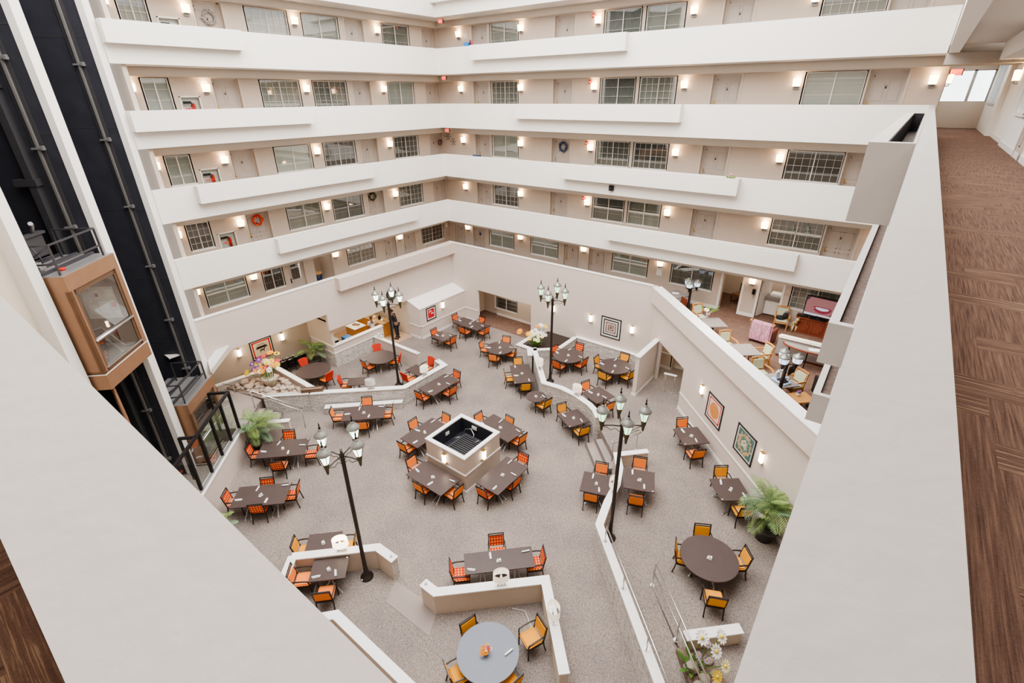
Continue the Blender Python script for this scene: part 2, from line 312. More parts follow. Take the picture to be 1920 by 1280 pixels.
# ------------------------------------------------------------------ mesh helpers
class MB:
    def __init__(s): s.bm = bmesh.new(); s.mi = 0; s.mats = []
    def mat(s, m):
        m = M[m] if isinstance(m, str) else m
        if m not in s.mats: s.mats.append(m)
        s.mi = s.mats.index(m); return s
    def face(s, pts):
        try:
            f = s.bm.faces.new([s.bm.verts.new(p) for p in pts]); f.material_index = s.mi; return f
        except ValueError: return None
    def hull8(s, v):
        vs = [s.bm.verts.new(p) for p in v]
        for q in ((0, 3, 2, 1), (4, 5, 6, 7), (0, 1, 5, 4), (1, 2, 6, 5), (2, 3, 7, 6), (3, 0, 4, 7)):
            f = s.bm.faces.new([vs[i] for i in q]); f.material_index = s.mi
    def box(s, x0, x1, y0, y1, z0, z1):
        s.hull8([(x0, y0, z0), (x1, y0, z0), (x1, y1, z0), (x0, y1, z0), (x0, y0, z1), (x1, y0, z1), (x1, y1, z1), (x0, y1, z1)]); return s
    def obox(s, c, sx, sy, sz, M4):
        v = [M4 @ Vector((c[0]+a*sx/2, c[1]+b*sy/2, c[2]+e*sz/2)) for e in (-1, 1) for a, b in ((-1, -1), (1, -1), (1, 1), (-1, 1))]
        s.hull8(v); return s
    def rbox(s, x0, x1, y0, y1, z0, z1, r=.02, seg=2):
        b2 = bmesh.new(); bmesh.ops.create_cube(b2, size=1)
        for v in b2.verts: v.co = Vector(((x0+x1)/2+v.co.x*(x1-x0), (y0+y1)/2+v.co.y*(y1-y0), (z0+z1)/2+v.co.z*(z1-z0)))
        bmesh.ops.bevel(b2, geom=b2.edges[:], offset=r, segments=seg, affect='EDGES')
        s.absorb(b2); return s
    def absorb(s, b2, mat=None):
        mp = {}
        for v in b2.verts: mp[v] = s.bm.verts.new(mat @ v.co if mat else v.co)
        for f in b2.faces:
            nf = s.bm.faces.new([mp[v] for v in f.verts]); nf.material_index = s.mi; nf.smooth = f.smooth
        b2.free()
    def prism(s, poly, z0, z1):
        n = len(poly)
        lo = [s.bm.verts.new((p[0], p[1], z0)) for p in poly]; hi = [s.bm.verts.new((p[0], p[1], z1)) for p in poly]
        for f in (lo[::-1], hi): s.bm.faces.new(f).material_index = s.mi
        for i in range(n):
            s.bm.faces.new([lo[i], lo[(i+1) % n], hi[(i+1) % n], hi[i]]).material_index = s.mi
        return s
    def tube(s, pts, r, n=8, cap=True, smooth=True, up=None):
        pts = [Vector(p) for p in pts]; rs = r if isinstance(r, (list, tuple)) else [r]*len(pts)
        ringsv = []; prev = None
        for i, p in enumerate(pts):
            d = (pts[min(i+1, len(pts)-1)]-pts[max(i-1, 0)]).normalized()
            if prev is None:
                a = Vector((0, 0, 1)) if abs(d.z) < .9 else Vector((1, 0, 0))
                x = d.cross(a).normalized()
            else: x = (prev-d*prev.dot(d)).normalized()
            prev = x; y = d.cross(x)
            off = PI/4 if n == 4 else 0
            k = 1.2 if n == 4 else 1
            ringsv.append([s.bm.verts.new(p+(x*math.cos(off+2*PI*j/n)+y*math.sin(off+2*PI*j/n))*rs[i]*k) for j in range(n)])
        for a, b in zip(ringsv, ringsv[1:]):
            for j in range(n):
                f = s.bm.faces.new([a[j], a[(j+1) % n], b[(j+1) % n], b[j]]); f.material_index = s.mi; f.smooth = smooth and n > 4
        if cap:
            for q in (ringsv[0][::-1], ringsv[-1]):
                try: s.bm.faces.new(q).material_index = s.mi
                except ValueError: pass
        return s
    def lathe(s, prof, c=(0, 0, 0), n=16, smooth=True, rot=0, cap=True):
        rs = []
        for r, z in prof:
            rs.append([s.bm.verts.new((c[0]+r*math.cos(rot+2*PI*j/n), c[1]+r*math.sin(rot+2*PI*j/n), c[2]+z)) for j in range(n)])
        for a, b in zip(rs, rs[1:]):
            for j in range(n):
                f = s.bm.faces.new([a[j], a[(j+1) % n], b[(j+1) % n], b[j]]); f.material_index = s.mi; f.smooth = smooth
        if cap:
            for q in (rs[0][::-1], rs[-1]):
                f = s.bm.faces.new(q); f.material_index = s.mi
        return s
    def ball(s, c, r, sx=1, sy=1, sz=1, sub=2):
        b2 = bmesh.new(); bmesh.ops.create_icosphere(b2, subdivisions=sub, radius=r)
        for v in b2.verts: v.co = Vector((c[0]+v.co.x*sx, c[1]+v.co.y*sy, c[2]+v.co.z*sz))
        for f in b2.faces: f.smooth = True
        s.absorb(b2); return s
    def mesh(s, name):
        me = bpy.data.meshes.new(name)
        bmesh.ops.remove_doubles(s.bm, verts=s.bm.verts, dist=1e-5)
        bmesh.ops.recalc_face_normals(s.bm, faces=s.bm.faces)
        s.bm.to_mesh(me); s.bm.free()
        for m in s.mats: me.materials.append(m)
        return me
    def build(s, name, parent=None, loc=None, rz=0):
        o = bpy.data.objects.new(name, s.mesh(name)); C.objects.link(o)
        if parent: o.parent = parent
        if loc: o.location = loc
        o.rotation_euler.z = rz
        return o

def mb(m): return MB().mat(m)
def tag(o, label, cat, group=None, kind=None):
    if label: o['label'] = label
    if cat: o['category'] = cat
    if group: o['group'] = group
    if kind: o['kind'] = kind
    return o
def thing(name, loc=(0, 0, 0), rz=0, label=None, cat=None, group=None, kind=None):
    o = bpy.data.objects.new(name, None); C.objects.link(o); o.empty_display_size = .1
    o.location = loc; o.rotation_euler = (0, 0, rz)
    return tag(o, label, cat, group, kind)
def struct(o, label=None, cat=None):
    o['kind'] = 'structure'
    if label: o['label'] = label
    o['category'] = cat or 'building part'
    return o
kids = {}
def copy_tree(o, parent=None):
    c = o.copy(); C.objects.link(c); c.parent = parent
    for ch in list(o.children): copy_tree(ch, c)
    return c
used_proto = set()
def place(proto, loc, rz=0, label=None, cat=None, group=None):
    if proto.name not in used_proto: used_proto.add(proto.name); o = proto
    else: o = copy_tree(proto)
    o.location = loc; o.rotation_euler = (0, 0, rz)
    return tag(o, label, cat, group)

class Fr:
    """a wall plane: o = origin on the floor plan, u = direction along the wall, n = direction into the wall"""
    def __init__(s, o, u):
        s.o = Vector((o[0], o[1])); s.u = Vector(u).normalized(); s.n = Vector((-s.u.y, s.u.x)); s.rz = math.atan2(s.u.y, s.u.x)
    def p(s, a, d, z):
        q = s.o+s.u*a+s.n*d; return (q.x, q.y, z)
    def box(s, m, a0, a1, d0, d1, z0, z1):
        m.hull8([s.p(a0, d0, z0), s.p(a1, d0, z0), s.p(a1, d1, z0), s.p(a0, d1, z0), s.p(a0, d0, z1), s.p(a1, d0, z1), s.p(a1, d1, z1), s.p(a0, d1, z1)])
    def wall(s, m, a0, a1, z0, z1, th, holes):
        us = sorted({a0, a1, *[min(max(h[i], a0), a1) for h in holes for i in (0, 1)]}); zs = sorted({z0, z1, *[min(max(h[i], z0), z1) for h in holes for i in (2, 3)]})
        def solid(i, j):
            if i < 0 or j < 0 or i >= len(us)-1 or j >= len(zs)-1: return False
            a, z = (us[i]+us[i+1])/2, (zs[j]+zs[j+1])/2
            return not any(h[0] < a < h[1] and h[2] < z < h[3] for h in holes)
        for i in range(len(us)-1):
            for j in range(len(zs)-1):
                if not solid(i, j): continue
                A, B, z, w = us[i], us[i+1], zs[j], zs[j+1]
                m.face([s.p(A, 0, z), s.p(B, 0, z), s.p(B, 0, w), s.p(A, 0, w)]); m.face([s.p(A, th, z), s.p(A, th, w), s.p(B, th, w), s.p(B, th, z)])
                if not solid(i-1, j): m.face([s.p(A, 0, z), s.p(A, 0, w), s.p(A, th, w), s.p(A, th, z)])
                if not solid(i+1, j): m.face([s.p(B, 0, z), s.p(B, th, z), s.p(B, th, w), s.p(B, 0, w)])
                if not solid(i, j-1): m.face([s.p(A, 0, z), s.p(A, th, z), s.p(B, th, z), s.p(B, 0, z)])
                if not solid(i, j+1): m.face([s.p(A, 0, w), s.p(B, 0, w), s.p(B, th, w), s.p(A, th, w)])

def offset_path(pts, d):
    """the polyline moved sideways by d (to its own left), mitred"""
    P = [Vector(p) for p in pts]; out = []
    for i, p in enumerate(P):
        a = (P[i]-P[i-1]).normalized() if i > 0 else None; b = (P[i+1]-P[i]).normalized() if i < len(P)-1 else None
        if a is None: n = Vector((-b.y, b.x)); out.append(p+n*d)
        elif b is None: n = Vector((-a.y, a.x)); out.append(p+n*d)
        else:
            n1 = Vector((-a.y, a.x)); n2 = Vector((-b.y, b.x)); h = (n1+n2); k = h.length_squared
            out.append(p+h*(2*d/max(k, .4)))
    return [(q.x, q.y) for q in out]

def strip(m, L, Rr, z0, z1, mats=None):
    """a solid ribbon between two polylines; mats = (side of L, side of R, top, ends)"""
    ms = mats or (None,)*4
    n = len(L)
    zz = z1 if isinstance(z1, (list, tuple)) else [z1]*n
    za = z0 if isinstance(z0, (list, tuple)) else [z0]*n
    def u(k):
        if ms[k]: m.mat(ms[k])
    for i in range(n-1):
        a, b, c, d = L[i], L[i+1], Rr[i+1], Rr[i]
        u(0); m.face([(*a, za[i]), (*b, za[i+1]), (*b, zz[i+1]), (*a, zz[i])])
        u(1); m.face([(*d, za[i]), (*d, zz[i]), (*c, zz[i+1]), (*c, za[i+1])])
        u(2); m.face([(*a, zz[i]), (*b, zz[i+1]), (*c, zz[i+1]), (*d, zz[i])]); m.face([(*a, za[i]), (*d, za[i]), (*c, za[i+1]), (*b, za[i+1])])
    u(3)
    m.face([(*L[0], za[0]), (*L[0], zz[0]), (*Rr[0], zz[0]), (*Rr[0], za[0])]); m.face([(*L[-1], za[-1]), (*Rr[-1], za[-1]), (*Rr[-1], zz[-1]), (*L[-1], zz[-1])])
    return m

def low_wall(name, pts, th, z0, z1, left, right, ends, label, cap=.045, over=.03):
    """a low partition following pts (its centre line) with a white cap"""
    o = strip(MB(), offset_path(pts, th/2), offset_path(pts, -th/2), z0, z1-cap, (left, right, right, ends)).build(name)
    struct(o, label, 'low wall')
    P = [Vector(p) for p in pts]
    P[0] = P[0]-(P[1]-P[0]).normalized()*over; P[-1] = P[-1]+(P[-1]-P[-2]).normalized()*over
    strip(mb('cap'), offset_path(P, th/2+over), offset_path(P, -th/2-over), z1-cap, z1).build('wall_cap', o)
    return o

M['nosing'] = flat('dark_stair_nosing', (.10, .085, .078), .8)

# ------------------------------------------------------------------ camera
CAMZ = 13.7
def set_camera():
    pitch, yaw, roll, f = math.radians(26.6918), math.radians(37.7727), math.radians(0.48995), 916.3687
    cp, sp = math.cos(pitch), math.sin(pitch)
    fw = Vector((-math.sin(yaw)*cp, math.cos(yaw)*cp, -sp)); r = Vector((math.cos(yaw), math.sin(yaw), 0)); d = fw.cross(r)
    c, s = math.cos(roll), math.sin(roll)
    right = c*r+s*d; down = -s*r+c*d
    cam = bpy.data.cameras.new('camera'); o = bpy.data.objects.new('camera', cam); C.objects.link(o)
    cam.sensor_width = 36; cam.lens = 36*f/1920; cam.clip_start = .02; cam.clip_end = 300
    m = Matrix.Identity(4)
    for i in range(3): m[i][0] = right[i]; m[i][1] = -down[i]; m[i][2] = -fw[i]; m[i][3] = (0, 0, CAMZ)[i]
    o.matrix_world = m
    bpy.context.scene.camera = o
set_camera()

W = 22.42                     # half plan of the atrium: parapets stand at x = -W and y = W
BK = 24.0                     # back walls of the walkways
TOP = [18.80, 16.06, 13.32, 10.59, 7.88, 5.21]      # parapet tops, uppermost walkway first
BOT = [17.51, 14.79, 12.05, 9.32, 6.60, 3.90]       # undersides of the walkway slabs
HEAD = [None, 17.17, 14.43, 11.63, 8.85, 6.05]      # heads of doors and windows
FLR = [17.75, 15.03, 12.33, 9.53, 6.76, 4.12]
LV = ['ceiling walkway', 'top walkway', 'second walkway', 'third walkway', 'fourth walkway', 'lounge walkway']
NW = Fr((0, BK), (1, 0)); WW = Fr((-BK, 0), (0, 1))
HT = .6                       # raised terrace

# ------------------------------------------------------------------ floors
def flat_poly(name, mat, pts, z0, z1, label, cat='floor'):
    return struct(mb(mat).prism(pts, z0, z1).build(name), label, cat)
flat_poly('floor', 'floor', [(-27, -4), (3, -4), (3, 27), (-27, 27)], -.2, 0, 'grey woven carpet floor of the atrium dining room')
TERR = [(-14.78, 22.3), (-14.78, 19.6), (-13.62, 19.55), (-11.28, 17.03), (-10.29, 17.05), (-9.43, 16.93), (-8.56, 16.63), (-7.85, 16.15), (-7.5, 16.0), (-5.98, 14.55), (-5.5, 13.7),
        (-5.05, 11.9), (-4.92, 10.9), (-2.75, 10.25), (-1.4, 8.95), (-.35, 7.9), (2, 7.9), (2, 24.3), (-14.78, 24.3)]
flat_poly('floor_terrace', 'floor', TERR, -.1, HT, 'raised carpeted terrace on the lounge side of the dining room')
m = mb('floor')
m.hull8([(-4.92, 10.9, -.05), (-1.2, 7.2, -.05), (-.3, 7.85, -.05), (-2.75, 10.25, -.05), (-4.92, 10.9, HT), (-1.2, 7.2, .30), (-.3, 7.85, .36), (-2.75, 10.25, HT)])
struct(m.build('floor_ramp'), 'carpeted ramp running down beside the steel handrail', 'floor')
flat_poly('floor_kitchen', 'tile', [(-26.5, 13.2), (-22.85, 13.2), (-22.85, 16.4), (-22.3, 16.7), (-22.2, 18.36), (-26.5, 18.36)], -.05, .012, 'tan tiled kitchen floor')
flat_poly('floor_hall', 'brown', [(-21.6, 22.42), (-15.2, 22.42), (-15.2, 24.4), (-21.6, 24.4)], -.05, .008, 'brown carpet in the back hall')
flat_poly('trim_mat', 'ramp', [(-9.35, 5.95), (-9.05, 5.3), (-7.2, 5.35), (-7.62, 6.1)], -.02, .012, 'flat dark mat strip in the gap between low walls', 'mat')

# ------------------------------------------------------------------ parapets and slabs
def walkway(i):
    b, t = BOT[i], TOP[i]
    if i < 5:
        o = struct(mb('band').box(-W-.16, .14 if i in (2,) else 0.0, W, W+.16, b, t).build('wall_parapet'), f'long white parapet of the {LV[i]}, hall wing', 'parapet')
        o2 = struct(mb('band').box(-W-.16, -W, 6.79, W, b, t).build('wall_parapet'), f'long white parapet of the {LV[i]}, elevator wing', 'parapet')
        if i in (1,):    # own wing, one floor above the camera
            struct(mb('band').box(0.03, .30, -3, W+.16, b, t).build('wall_parapet'), 'parapet overhead above the camera corridor', 'parapet')
        if i in (3, 4):
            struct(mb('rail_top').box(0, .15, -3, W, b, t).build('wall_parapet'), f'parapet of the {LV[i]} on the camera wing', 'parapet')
    # slabs
    zf = FLR[i]
    if i < 5:
        struct(mb('slab').box(-26, .14 if i == 2 else 1.85, W+.16, BK+.4, b, zf).build('floor_walkway'), f'slab of the {LV[i]}, hall wing', 'floor')
        struct(mb('slab').box(-BK-.4, -W-.16, 7.15, W+.16, b, zf).build('floor_walkway'), f'slab of the {LV[i]}, elevator wing', 'floor')
for i in range(6): walkway(i)
# undersides of the two slabs above eye level, and bulkheads over the doors
for i in (1, 2, 3, 4, 5):
    h, b = HEAD[i], BOT[i-1]
    m = mb('bulk'); NW.box(m, -BK, 2.0, -.28, 0, h+.03, b+.01); struct(m.build('trim_bulkhead'), f'taupe bulkhead above the doors of the {LV[i]}, hall wing', 'bulkhead')
    m = mb('bulk'); WW.box(m, 7.4, BK-.28, 0, .28, 0, 1); m.bm.clear()
    m = mb('bulk').box(-BK, -BK+.28, 7.4, BK-.28, h+.03, b+.01); struct(m.build('trim_bulkhead'), f'taupe bulkhead above the doors of the {LV[i]}, elevator wing', 'bulkhead')
    struct(mb('slab').box(-BK, 1.85, W+.16, BK, b-.005, b+.006).build('ceiling'), f'taupe ceiling of the {LV[i]}, hall wing', 'ceiling')
    struct(mb('slab').box(-BK, -W-.16, 7.35, W+.16, b-.005, b+.006).build('ceiling'), f'taupe ceiling of the {LV[i]}, elevator wing', 'ceiling')

# planter boxes hung on the parapets
def planter(i, wing, a0, a1, d=.33):
    t = TOP[i]
    m = MB()
    if wing == 'N': X0, X1, Y0, Y1 = a0, a1, W-d, W
    elif wing == 'W': X0, X1, Y0, Y1 = -W, -W+d, a0, a1
    else: X0, X1, Y0, Y1 = -d, 0.0, a0, a1
    z0, z1, w = t-.68, t, .07
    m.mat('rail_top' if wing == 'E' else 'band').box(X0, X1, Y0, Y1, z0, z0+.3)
    if wing == 'E':
        for q in ((X0, X0+.13, Y0, Y1), (X1-.02, X1, Y0, Y1), (X0+.13, X1-.02, Y0, Y0+.13), (X0+.13, X1-.02, Y1-.13, Y1)): m.box(*q, z0+.3, z1)
    else:
        for q in ((X0, X0+w, Y0, Y1), (X1-.02, X1, Y0, Y1), (X0+w, X1-.02, Y0, Y0+w), (X0+w, X1-.02, Y1-w, Y1)): m.box(*q, z0+.3, z1)
    wn = {'N': 'hall wing', 'W': 'elevator wing', 'E': 'camera wing'}[wing]
    o = struct(m.build('trim_planter_box'), f'white planter box on the parapet of the {LV[i]}, {wn}', 'planter box')
    inn = mb('trough' if i == 2 else 'mulch')
    k = .132 if wing == 'E' else w+.002
    inn.box(X0+k, X1-.022, Y0+k, Y1-k, z0+.301, z0+.34 if wing == 'E' and i == 2 else z1-.08)
    if wing == 'E' and i == 2:
        inn.box(X0+k-.004, X0+k+.004, Y0+k, Y1-k, z0+.3, z1-.01); inn.box(X1-.03, X1-.02, Y0+k, Y1-k, z0+.3, z1-.01); inn.box(X0+k, X1-.02, Y1-k-.004, Y1-k+.004, z0+.3, z1-.01)
    inn.build('trough', o)
planter(0, 'N', -22.40, -14.2); planter(1, 'N', -19.75, -10.92); planter(2, 'N', -16.85, -8.15); planter(3, 'N', -13.87, -5.34); planter(4, 'N', -11.1, -2.56)
planter(1, 'W', 6.8, 11.40); planter(2, 'W', 6.8, 13.92); planter(3, 'W', 8.25, 16.94); planter(4, 'W', 10.98, 19.65)
planter(2, 'E', 5.48, 13.95); planter(3, 'E', 8.27, 16.9); planter(4, 'E', 11.07, 19.7)
m = mb('lowwall').box(-W, -W+.38, 13.7, W, 4.52, 5.21); struct(m.build('trim_planter_box'), 'taupe planter box on the parapet of the lounge walkway, elevator wing', 'planter box')

# ------------------------------------------------------------------ walls down to the dining room floor
FW = Fr((-W, 0), (0, 1))
m = mb('lowwall'); FW.wall(m, 6.5, W+.15, 0, 5.21, .2, [(6.5, 12.86, 0, 3.38), (12.86, 18.43, 0, 2.41)])
for d in ((0, .2),):
    q = [(6.5, 2.3), (7.9, 3.38), (6.5, 3.38)]
    v0 = [m.bm.verts.new(FW.p(a, 0, z)) for a, z in q]; v1 = [m.bm.verts.new(FW.p(a, .2, z)) for a, z in q]
    m.bm.faces.new(v0); m.bm.faces.new(v1[::-1]); m.bm.faces.new([v0[0], v1[0], v1[1], v0[1]])
wl = struct(m.build('wall_west'), 'tall taupe wall below the elevator wing walkway, open to the kitchen', 'wall')
m = mb('cap').box(-W-.205, -W+.02, 6.8, 13.7, 5.17, 5.215); m.build('wall_cap', wl)
# sloping ledge beside the elevator
m = MB(); ti, to = [(-W, 6.80, 3.27), (-W, 7.26, 3.62)], [(-W+.5, 6.62, 2.98), (-W+.5, 7.68, 3.85)]
bi, bo = [(-W, 6.66, 2.62), (-W, 7.85, 3.40)], [(-W+.5, 6.68, 2.80), (-W+.5, 7.72, 3.62)]
m.mat('cap').face([ti[0], to[0], to[1], ti[1]]); m.mat('lowwall'); m.face([to[0], bo[0], bo[1], to[1]]); m.face([bi[0], bi[1], bo[1], bo[0]]); m.face([ti[0], bi[0], bo[0], to[0]]); m.face([ti[1], to[1], bo[1], bi[1]]); m.face([ti[0], ti[1], bi[1], bi[0]])
struct(m.build('trim_sloped_ledge'), 'sloping white topped ledge beside the elevator column', 'ledge')
FN = Fr((0, W), (1, 0))
m = mb('lowwall'); FN.wall(m, -W-.2, -8.27, 0, 5.21, .16, [(-20.22, -15.89, 0, 2.36)])
wl = struct(m.build('wall_north'), 'tall taupe wall below the lounge walkway, open to the back hall', 'wall')
mb('cap').box(-W-.2, -8.5, W-.02, W+.18, 5.17, 5.215).build('wall_cap', wl)
DG = Fr((14.15/2, 14.15/2), (1, -1))
m = mb('lowwall'); DG.wall(m, -21.75, -9.0, HT-.03, 4.45, .16, [(-20.55, -17.85, HT-.1, 2.72)])
struct(m.build('wall_diagonal'), 'taupe diagonal wall under the lounge balcony with two pictures', 'wall')
m = MB().mat('lowwall'); DG.box(m, -21.72, -8.9, -.21, .24, 4.40, 5.165)
m.mat('cap'); DG.box(m, -21.72, -8.9, -.225, .255, 5.165, 5.205)
struct(m.build('wall_balcony'), 'deep diagonal balcony parapet of the lounge with a white top', 'parapet')
# chair rails and baseboards
m = mb('white'); DG.box(m, -17.84, -9.0, -.03, 0, HT+.86, HT+.93); struct(m.build('trim_chair_rail'), 'white chair rail on the diagonal wall', 'chair rail')
m = mb('white'); DG.box(m, -17.84, -9.0, -.025, 0, HT, HT+.15); struct(m.build('baseboard_diagonal'), 'white baseboard of the diagonal wall', 'baseboard')
m = mb('white'); FN.box(m, -21.38, -20.22, -.03, 0, .83, .90); struct(m.build('trim_chair_rail'), 'short white chair rail beside the back hall opening', 'chair rail')
m = mb('white'); FN.box(m, -21.38, -20.22, -.025, 0, 0, .14); FN.box(m, -15.89, -14.8, -.025, 0, 0, .14); struct(m.build('baseboard_north'), 'white baseboard beside the back hall opening', 'baseboard')
# boxed corner wall with a sloping white roof (by the kitchen door)
m = mb('lowwall').box(-W, -21.38, 18.36, W, 0, 2.03)
m.hull8([(-W, 18.36, 2.03), (-21.38, 18.36, 2.03), (-21.38, W, 2.03), (-W, W, 2.03), (-W, 18.36, 2.36), (-W+.05, 18.36, 2.36), (-W+.05, W, 2.36), (-W, W, 2.36)])
bxw = struct(m.build('wall_corner_box'), 'boxed taupe corner wall with a sloping white roof', 'wall')
m = mb('cap'); m.hull8([(-W, 18.34, 2.36), (-21.35, 18.34, 2.02), (-21.35, W, 2.02), (-W, W, 2.36), (-W, 18.34, 2.41), (-21.35, 18.34, 2.07), (-21.35, W, 2.07), (-W, W, 2.41)]); m.build('sloped_roof', bxw)
m = mb('white').box(-21.38, -21.35, 18.33, W, .83, .90).box(-W, -21.35, 18.33, 18.36, .83, .90); m.build('chair_rail', bxw)
m = mb('white').box(-21.38, -21.355, 18.335, W, 0, .14).box(-W, -21.355, 18.335, 18.36, 0, .14); m.build('baseboard', bxw)
# back hall behind the north opening
m = mb('tan'); FH = Fr((0, 24.25), (1, 0)); FH.wall(m, -20.1, -15.2, 0, 2.6, .15, [(-20.25, -18.35, .5, 1.35)])
struct(m.build('wall_hall'), 'tan back wall of the hall with a window', 'wall')
struct(mb('tan').box(-21.6, -21.35, 22.6, 24.6, 0, 2.6).box(-21.35, -20.1, 24.35, 24.5, 0, 2.6).build('wall_hall'), 'tan end wall of the back hall', 'wall')
struct(mb('white').box(-20.1, -15.2, 24.22, 24.25, 0, .14).build('baseboard_hall'), 'white baseboard of the back hall', 'baseboard')
struct(mb('slab').box(-21.6, -15.2, W+.16, 24.6, 2.55, 2.62).build('ceiling'), 'low ceiling of the back hall', 'ceiling')
# hall behind the diagonal opening
m = mb('tan').box(-7.9, -7.15, 22.95, 23.1, HT, 3.5).box(-7.2, -7.1, 22.95, 23.5, HT, 3.5).box(-7.15, -3, 23.35, 23.5, HT, 3.5).box(-8.3, -7.8, 22.4, 23.1, HT, 3.5)
struct(m.build('wall_passage'), 'tan walls of the passage under the lounge', 'wall')
struct(mb('white').box(-7.9, -7.15, 22.925, 22.95, HT, HT+.14).box(-7.1, -3, 23.325, 23.35, HT, HT+.14).box(-7.9, -7.1, 22.93, 22.95, HT+.86, HT+.93).build('baseboard_passage'), 'white baseboard of the passage under the lounge', 'baseboard')
# lounge slab
flat_poly('floor_lounge', 'brown', [(-8.35, 22.6), (.35, 13.9), (2.0, 13.9), (2.0, 26.8), (-26, 26.8), (-26, 22.6)], 3.9, 4.12, 'brown patterned carpet floor of the upper lounge')
struct(mb('slab').box(-BK-.4, -W-.16, 7.15, W+.16, 3.9, 4.12).build('floor_walkway'), 'slab of the lounge walkway, elevator wing', 'floor')
# partition beside the opening
m = MB().mat('lowwall').box(-7.74, -7.55, 19.48, 21.75, HT, 2.72)
pt = struct(m.build('wall_partition'), 'thin taupe partition end wall on the raised terrace', 'wall')
mb('cap').box(-7.78, -7.51, 19.44, 21.8, 2.72, 2.77).build('wall_cap', pt)
mb('white').box(-7.77, -7.53, 19.46, 21.75, HT, HT+.13).build('baseboard', pt)

# ------------------------------------------------------------------ low walls
low_wall('wall_curved', [(-13.72, 19.68), (-11.25, 17.02), (-10.29, 17.12), (-9.43, 17.0), (-8.56, 16.7), (-8.1, 16.42), (-7.75, 16.05)], .22, 0, 1.25, 'stone', 'stone', 'stone', 'curved stacked stone wall with white cap edging the raised terrace')
low_wall('wall_flower_bed', [(-14.72, 21.6), (-14.72, 19.62), (-13.98, 19.6), (-13.45, 18.95)], .2, 0, 1.2, 'stone', 'stone', 'stone', 'stone planter wall around the white and orange flowers')
low_wall('wall_flower_bed', [(-13.62, 19.52), (-12.6, 20.42), (-12.6, 22.2)], .18, HT, 1.25, 'stone', 'stone', 'stone', 'stone planter wall behind the raised round table')
low_wall('wall_wainscot', [(-12.6, 22.33), (-7.7, 22.33)], .16, HT, 1.25, 'stone', 'stone', 'stone', 'low stone wainscot under the black and white picture')
struct(mb('soil').prism([(-14.6, 19.7), (-13.6, 19.62), (-12.7, 20.5), (-12.7, 22.4), (-14.6, 22.4)], .0, .98).build('floor_planter_soil'), 'dark soil of the flower planter', 'soil')
low_wall('wall_terrace', [(-17.4, 15.83), (-16.72, 15.68), (-16.74, 12.92), (-19.42, 10.40), (-20.0, 9.82)], .24, 0, .97, 'stone', 'stone', 'stone', 'angled stone wall with white cap carrying two drum lamps')
m = MB(); strip(m, [(-16.68, 12.70), (-19.32, 10.12)], [(-16.52, 12.52), (-19.14, 9.93)], 0, .33, ('stone', 'stone', 'stone', 'stone')); m.mat('cap'); strip(m, [(-16.68, 12.72), (-19.34, 10.14)], [(-16.5, 12.5), (-19.12, 9.9)], .33, .37)
struct(m.build('trim_stone_ledge'), 'white topped ledge at the foot of the angled stone wall', 'ledge')
low_wall('wall_kitchen_passage', [(-22.5, 15.72), (-18.8, 15.76)], .18, 0, .97, 'lowwall', 'lowwall', 'stone', 'straight low wall between kitchen passage and terrace')
low_wall('wall_nook', [(-12.05, 4.2), (-10.2, 6.05), (-9.42, 6.07)], .22, 0, .85, 'stone', 'tan', 'stone', 'low wall with lit drum lamp around the lamp post nook')
low_wall('wall_nook', [(-12.05, 4.2), (-11.3, 3.35)], .22, 0, .84, 'tan', 'stone', 'stone', 'short low wall behind the orange chairs of the nook')
low_wall('wall_booth', [(-8.08, 6.05), (-7.58, 6.05), (-5.27, 8.32), (-3.42, 6.42)], .22, 0, .85, 'lowwall', 'tan', 'tan', 'low tan wall around the large round blue grey table')
low_wall('wall_front', [(-10.6, 2.4), (-9.3, 3.88), (-5.2, 3.88)], .2, 0, .85, 'lowwall', 'tan', 'tan', 'low white capped wall parallel to the front railing')
low_wall('wall_ramp', [(-6.05, 14.42), (-5.58, 13.75), (-5.25, 12.85), (-5.12, 11.9), (-4.86, 10.84), (-1.4, 7.42), (-.2, 6.25)], .2, 0, 1.2, 'tan', 'stone', 'stone', 'long stone faced wall with handrail beside the ramp')
low_wall('wall_ramp_return', [(-5.95, 14.42), (-5.14, 15.26)], .18, HT, 1.2, 'tan', 'tan', 'tan', 'short white capped return wall by the terrace steps')
# kitchen counter wall: stone below, paint above, white rail between
kp = [(-24.9, 13.12), (-22.72, 13.10), (-22.72, 16.45)]
o = strip(MB(), offset_path(kp, .09), offset_path(kp, -.09), 0, .82, ('stone', 'stone', 'stone', 'stone'))
strip(o, offset_path(kp, .09), offset_path(kp, -.09), .82, 1.31, ('lowwall',)*4)
o = struct(o.build('wall_counter'), 'counter wall of the kitchen, stone below and painted above', 'low wall')
strip(mb('cap'), offset_path(kp, .14), offset_path(kp, -.14), 1.31, 1.36).build('wall_cap', o)
strip(mb('white'), offset_path(kp, .115), offset_path(kp, -.115), .86, .92).build('chair_rail', o)
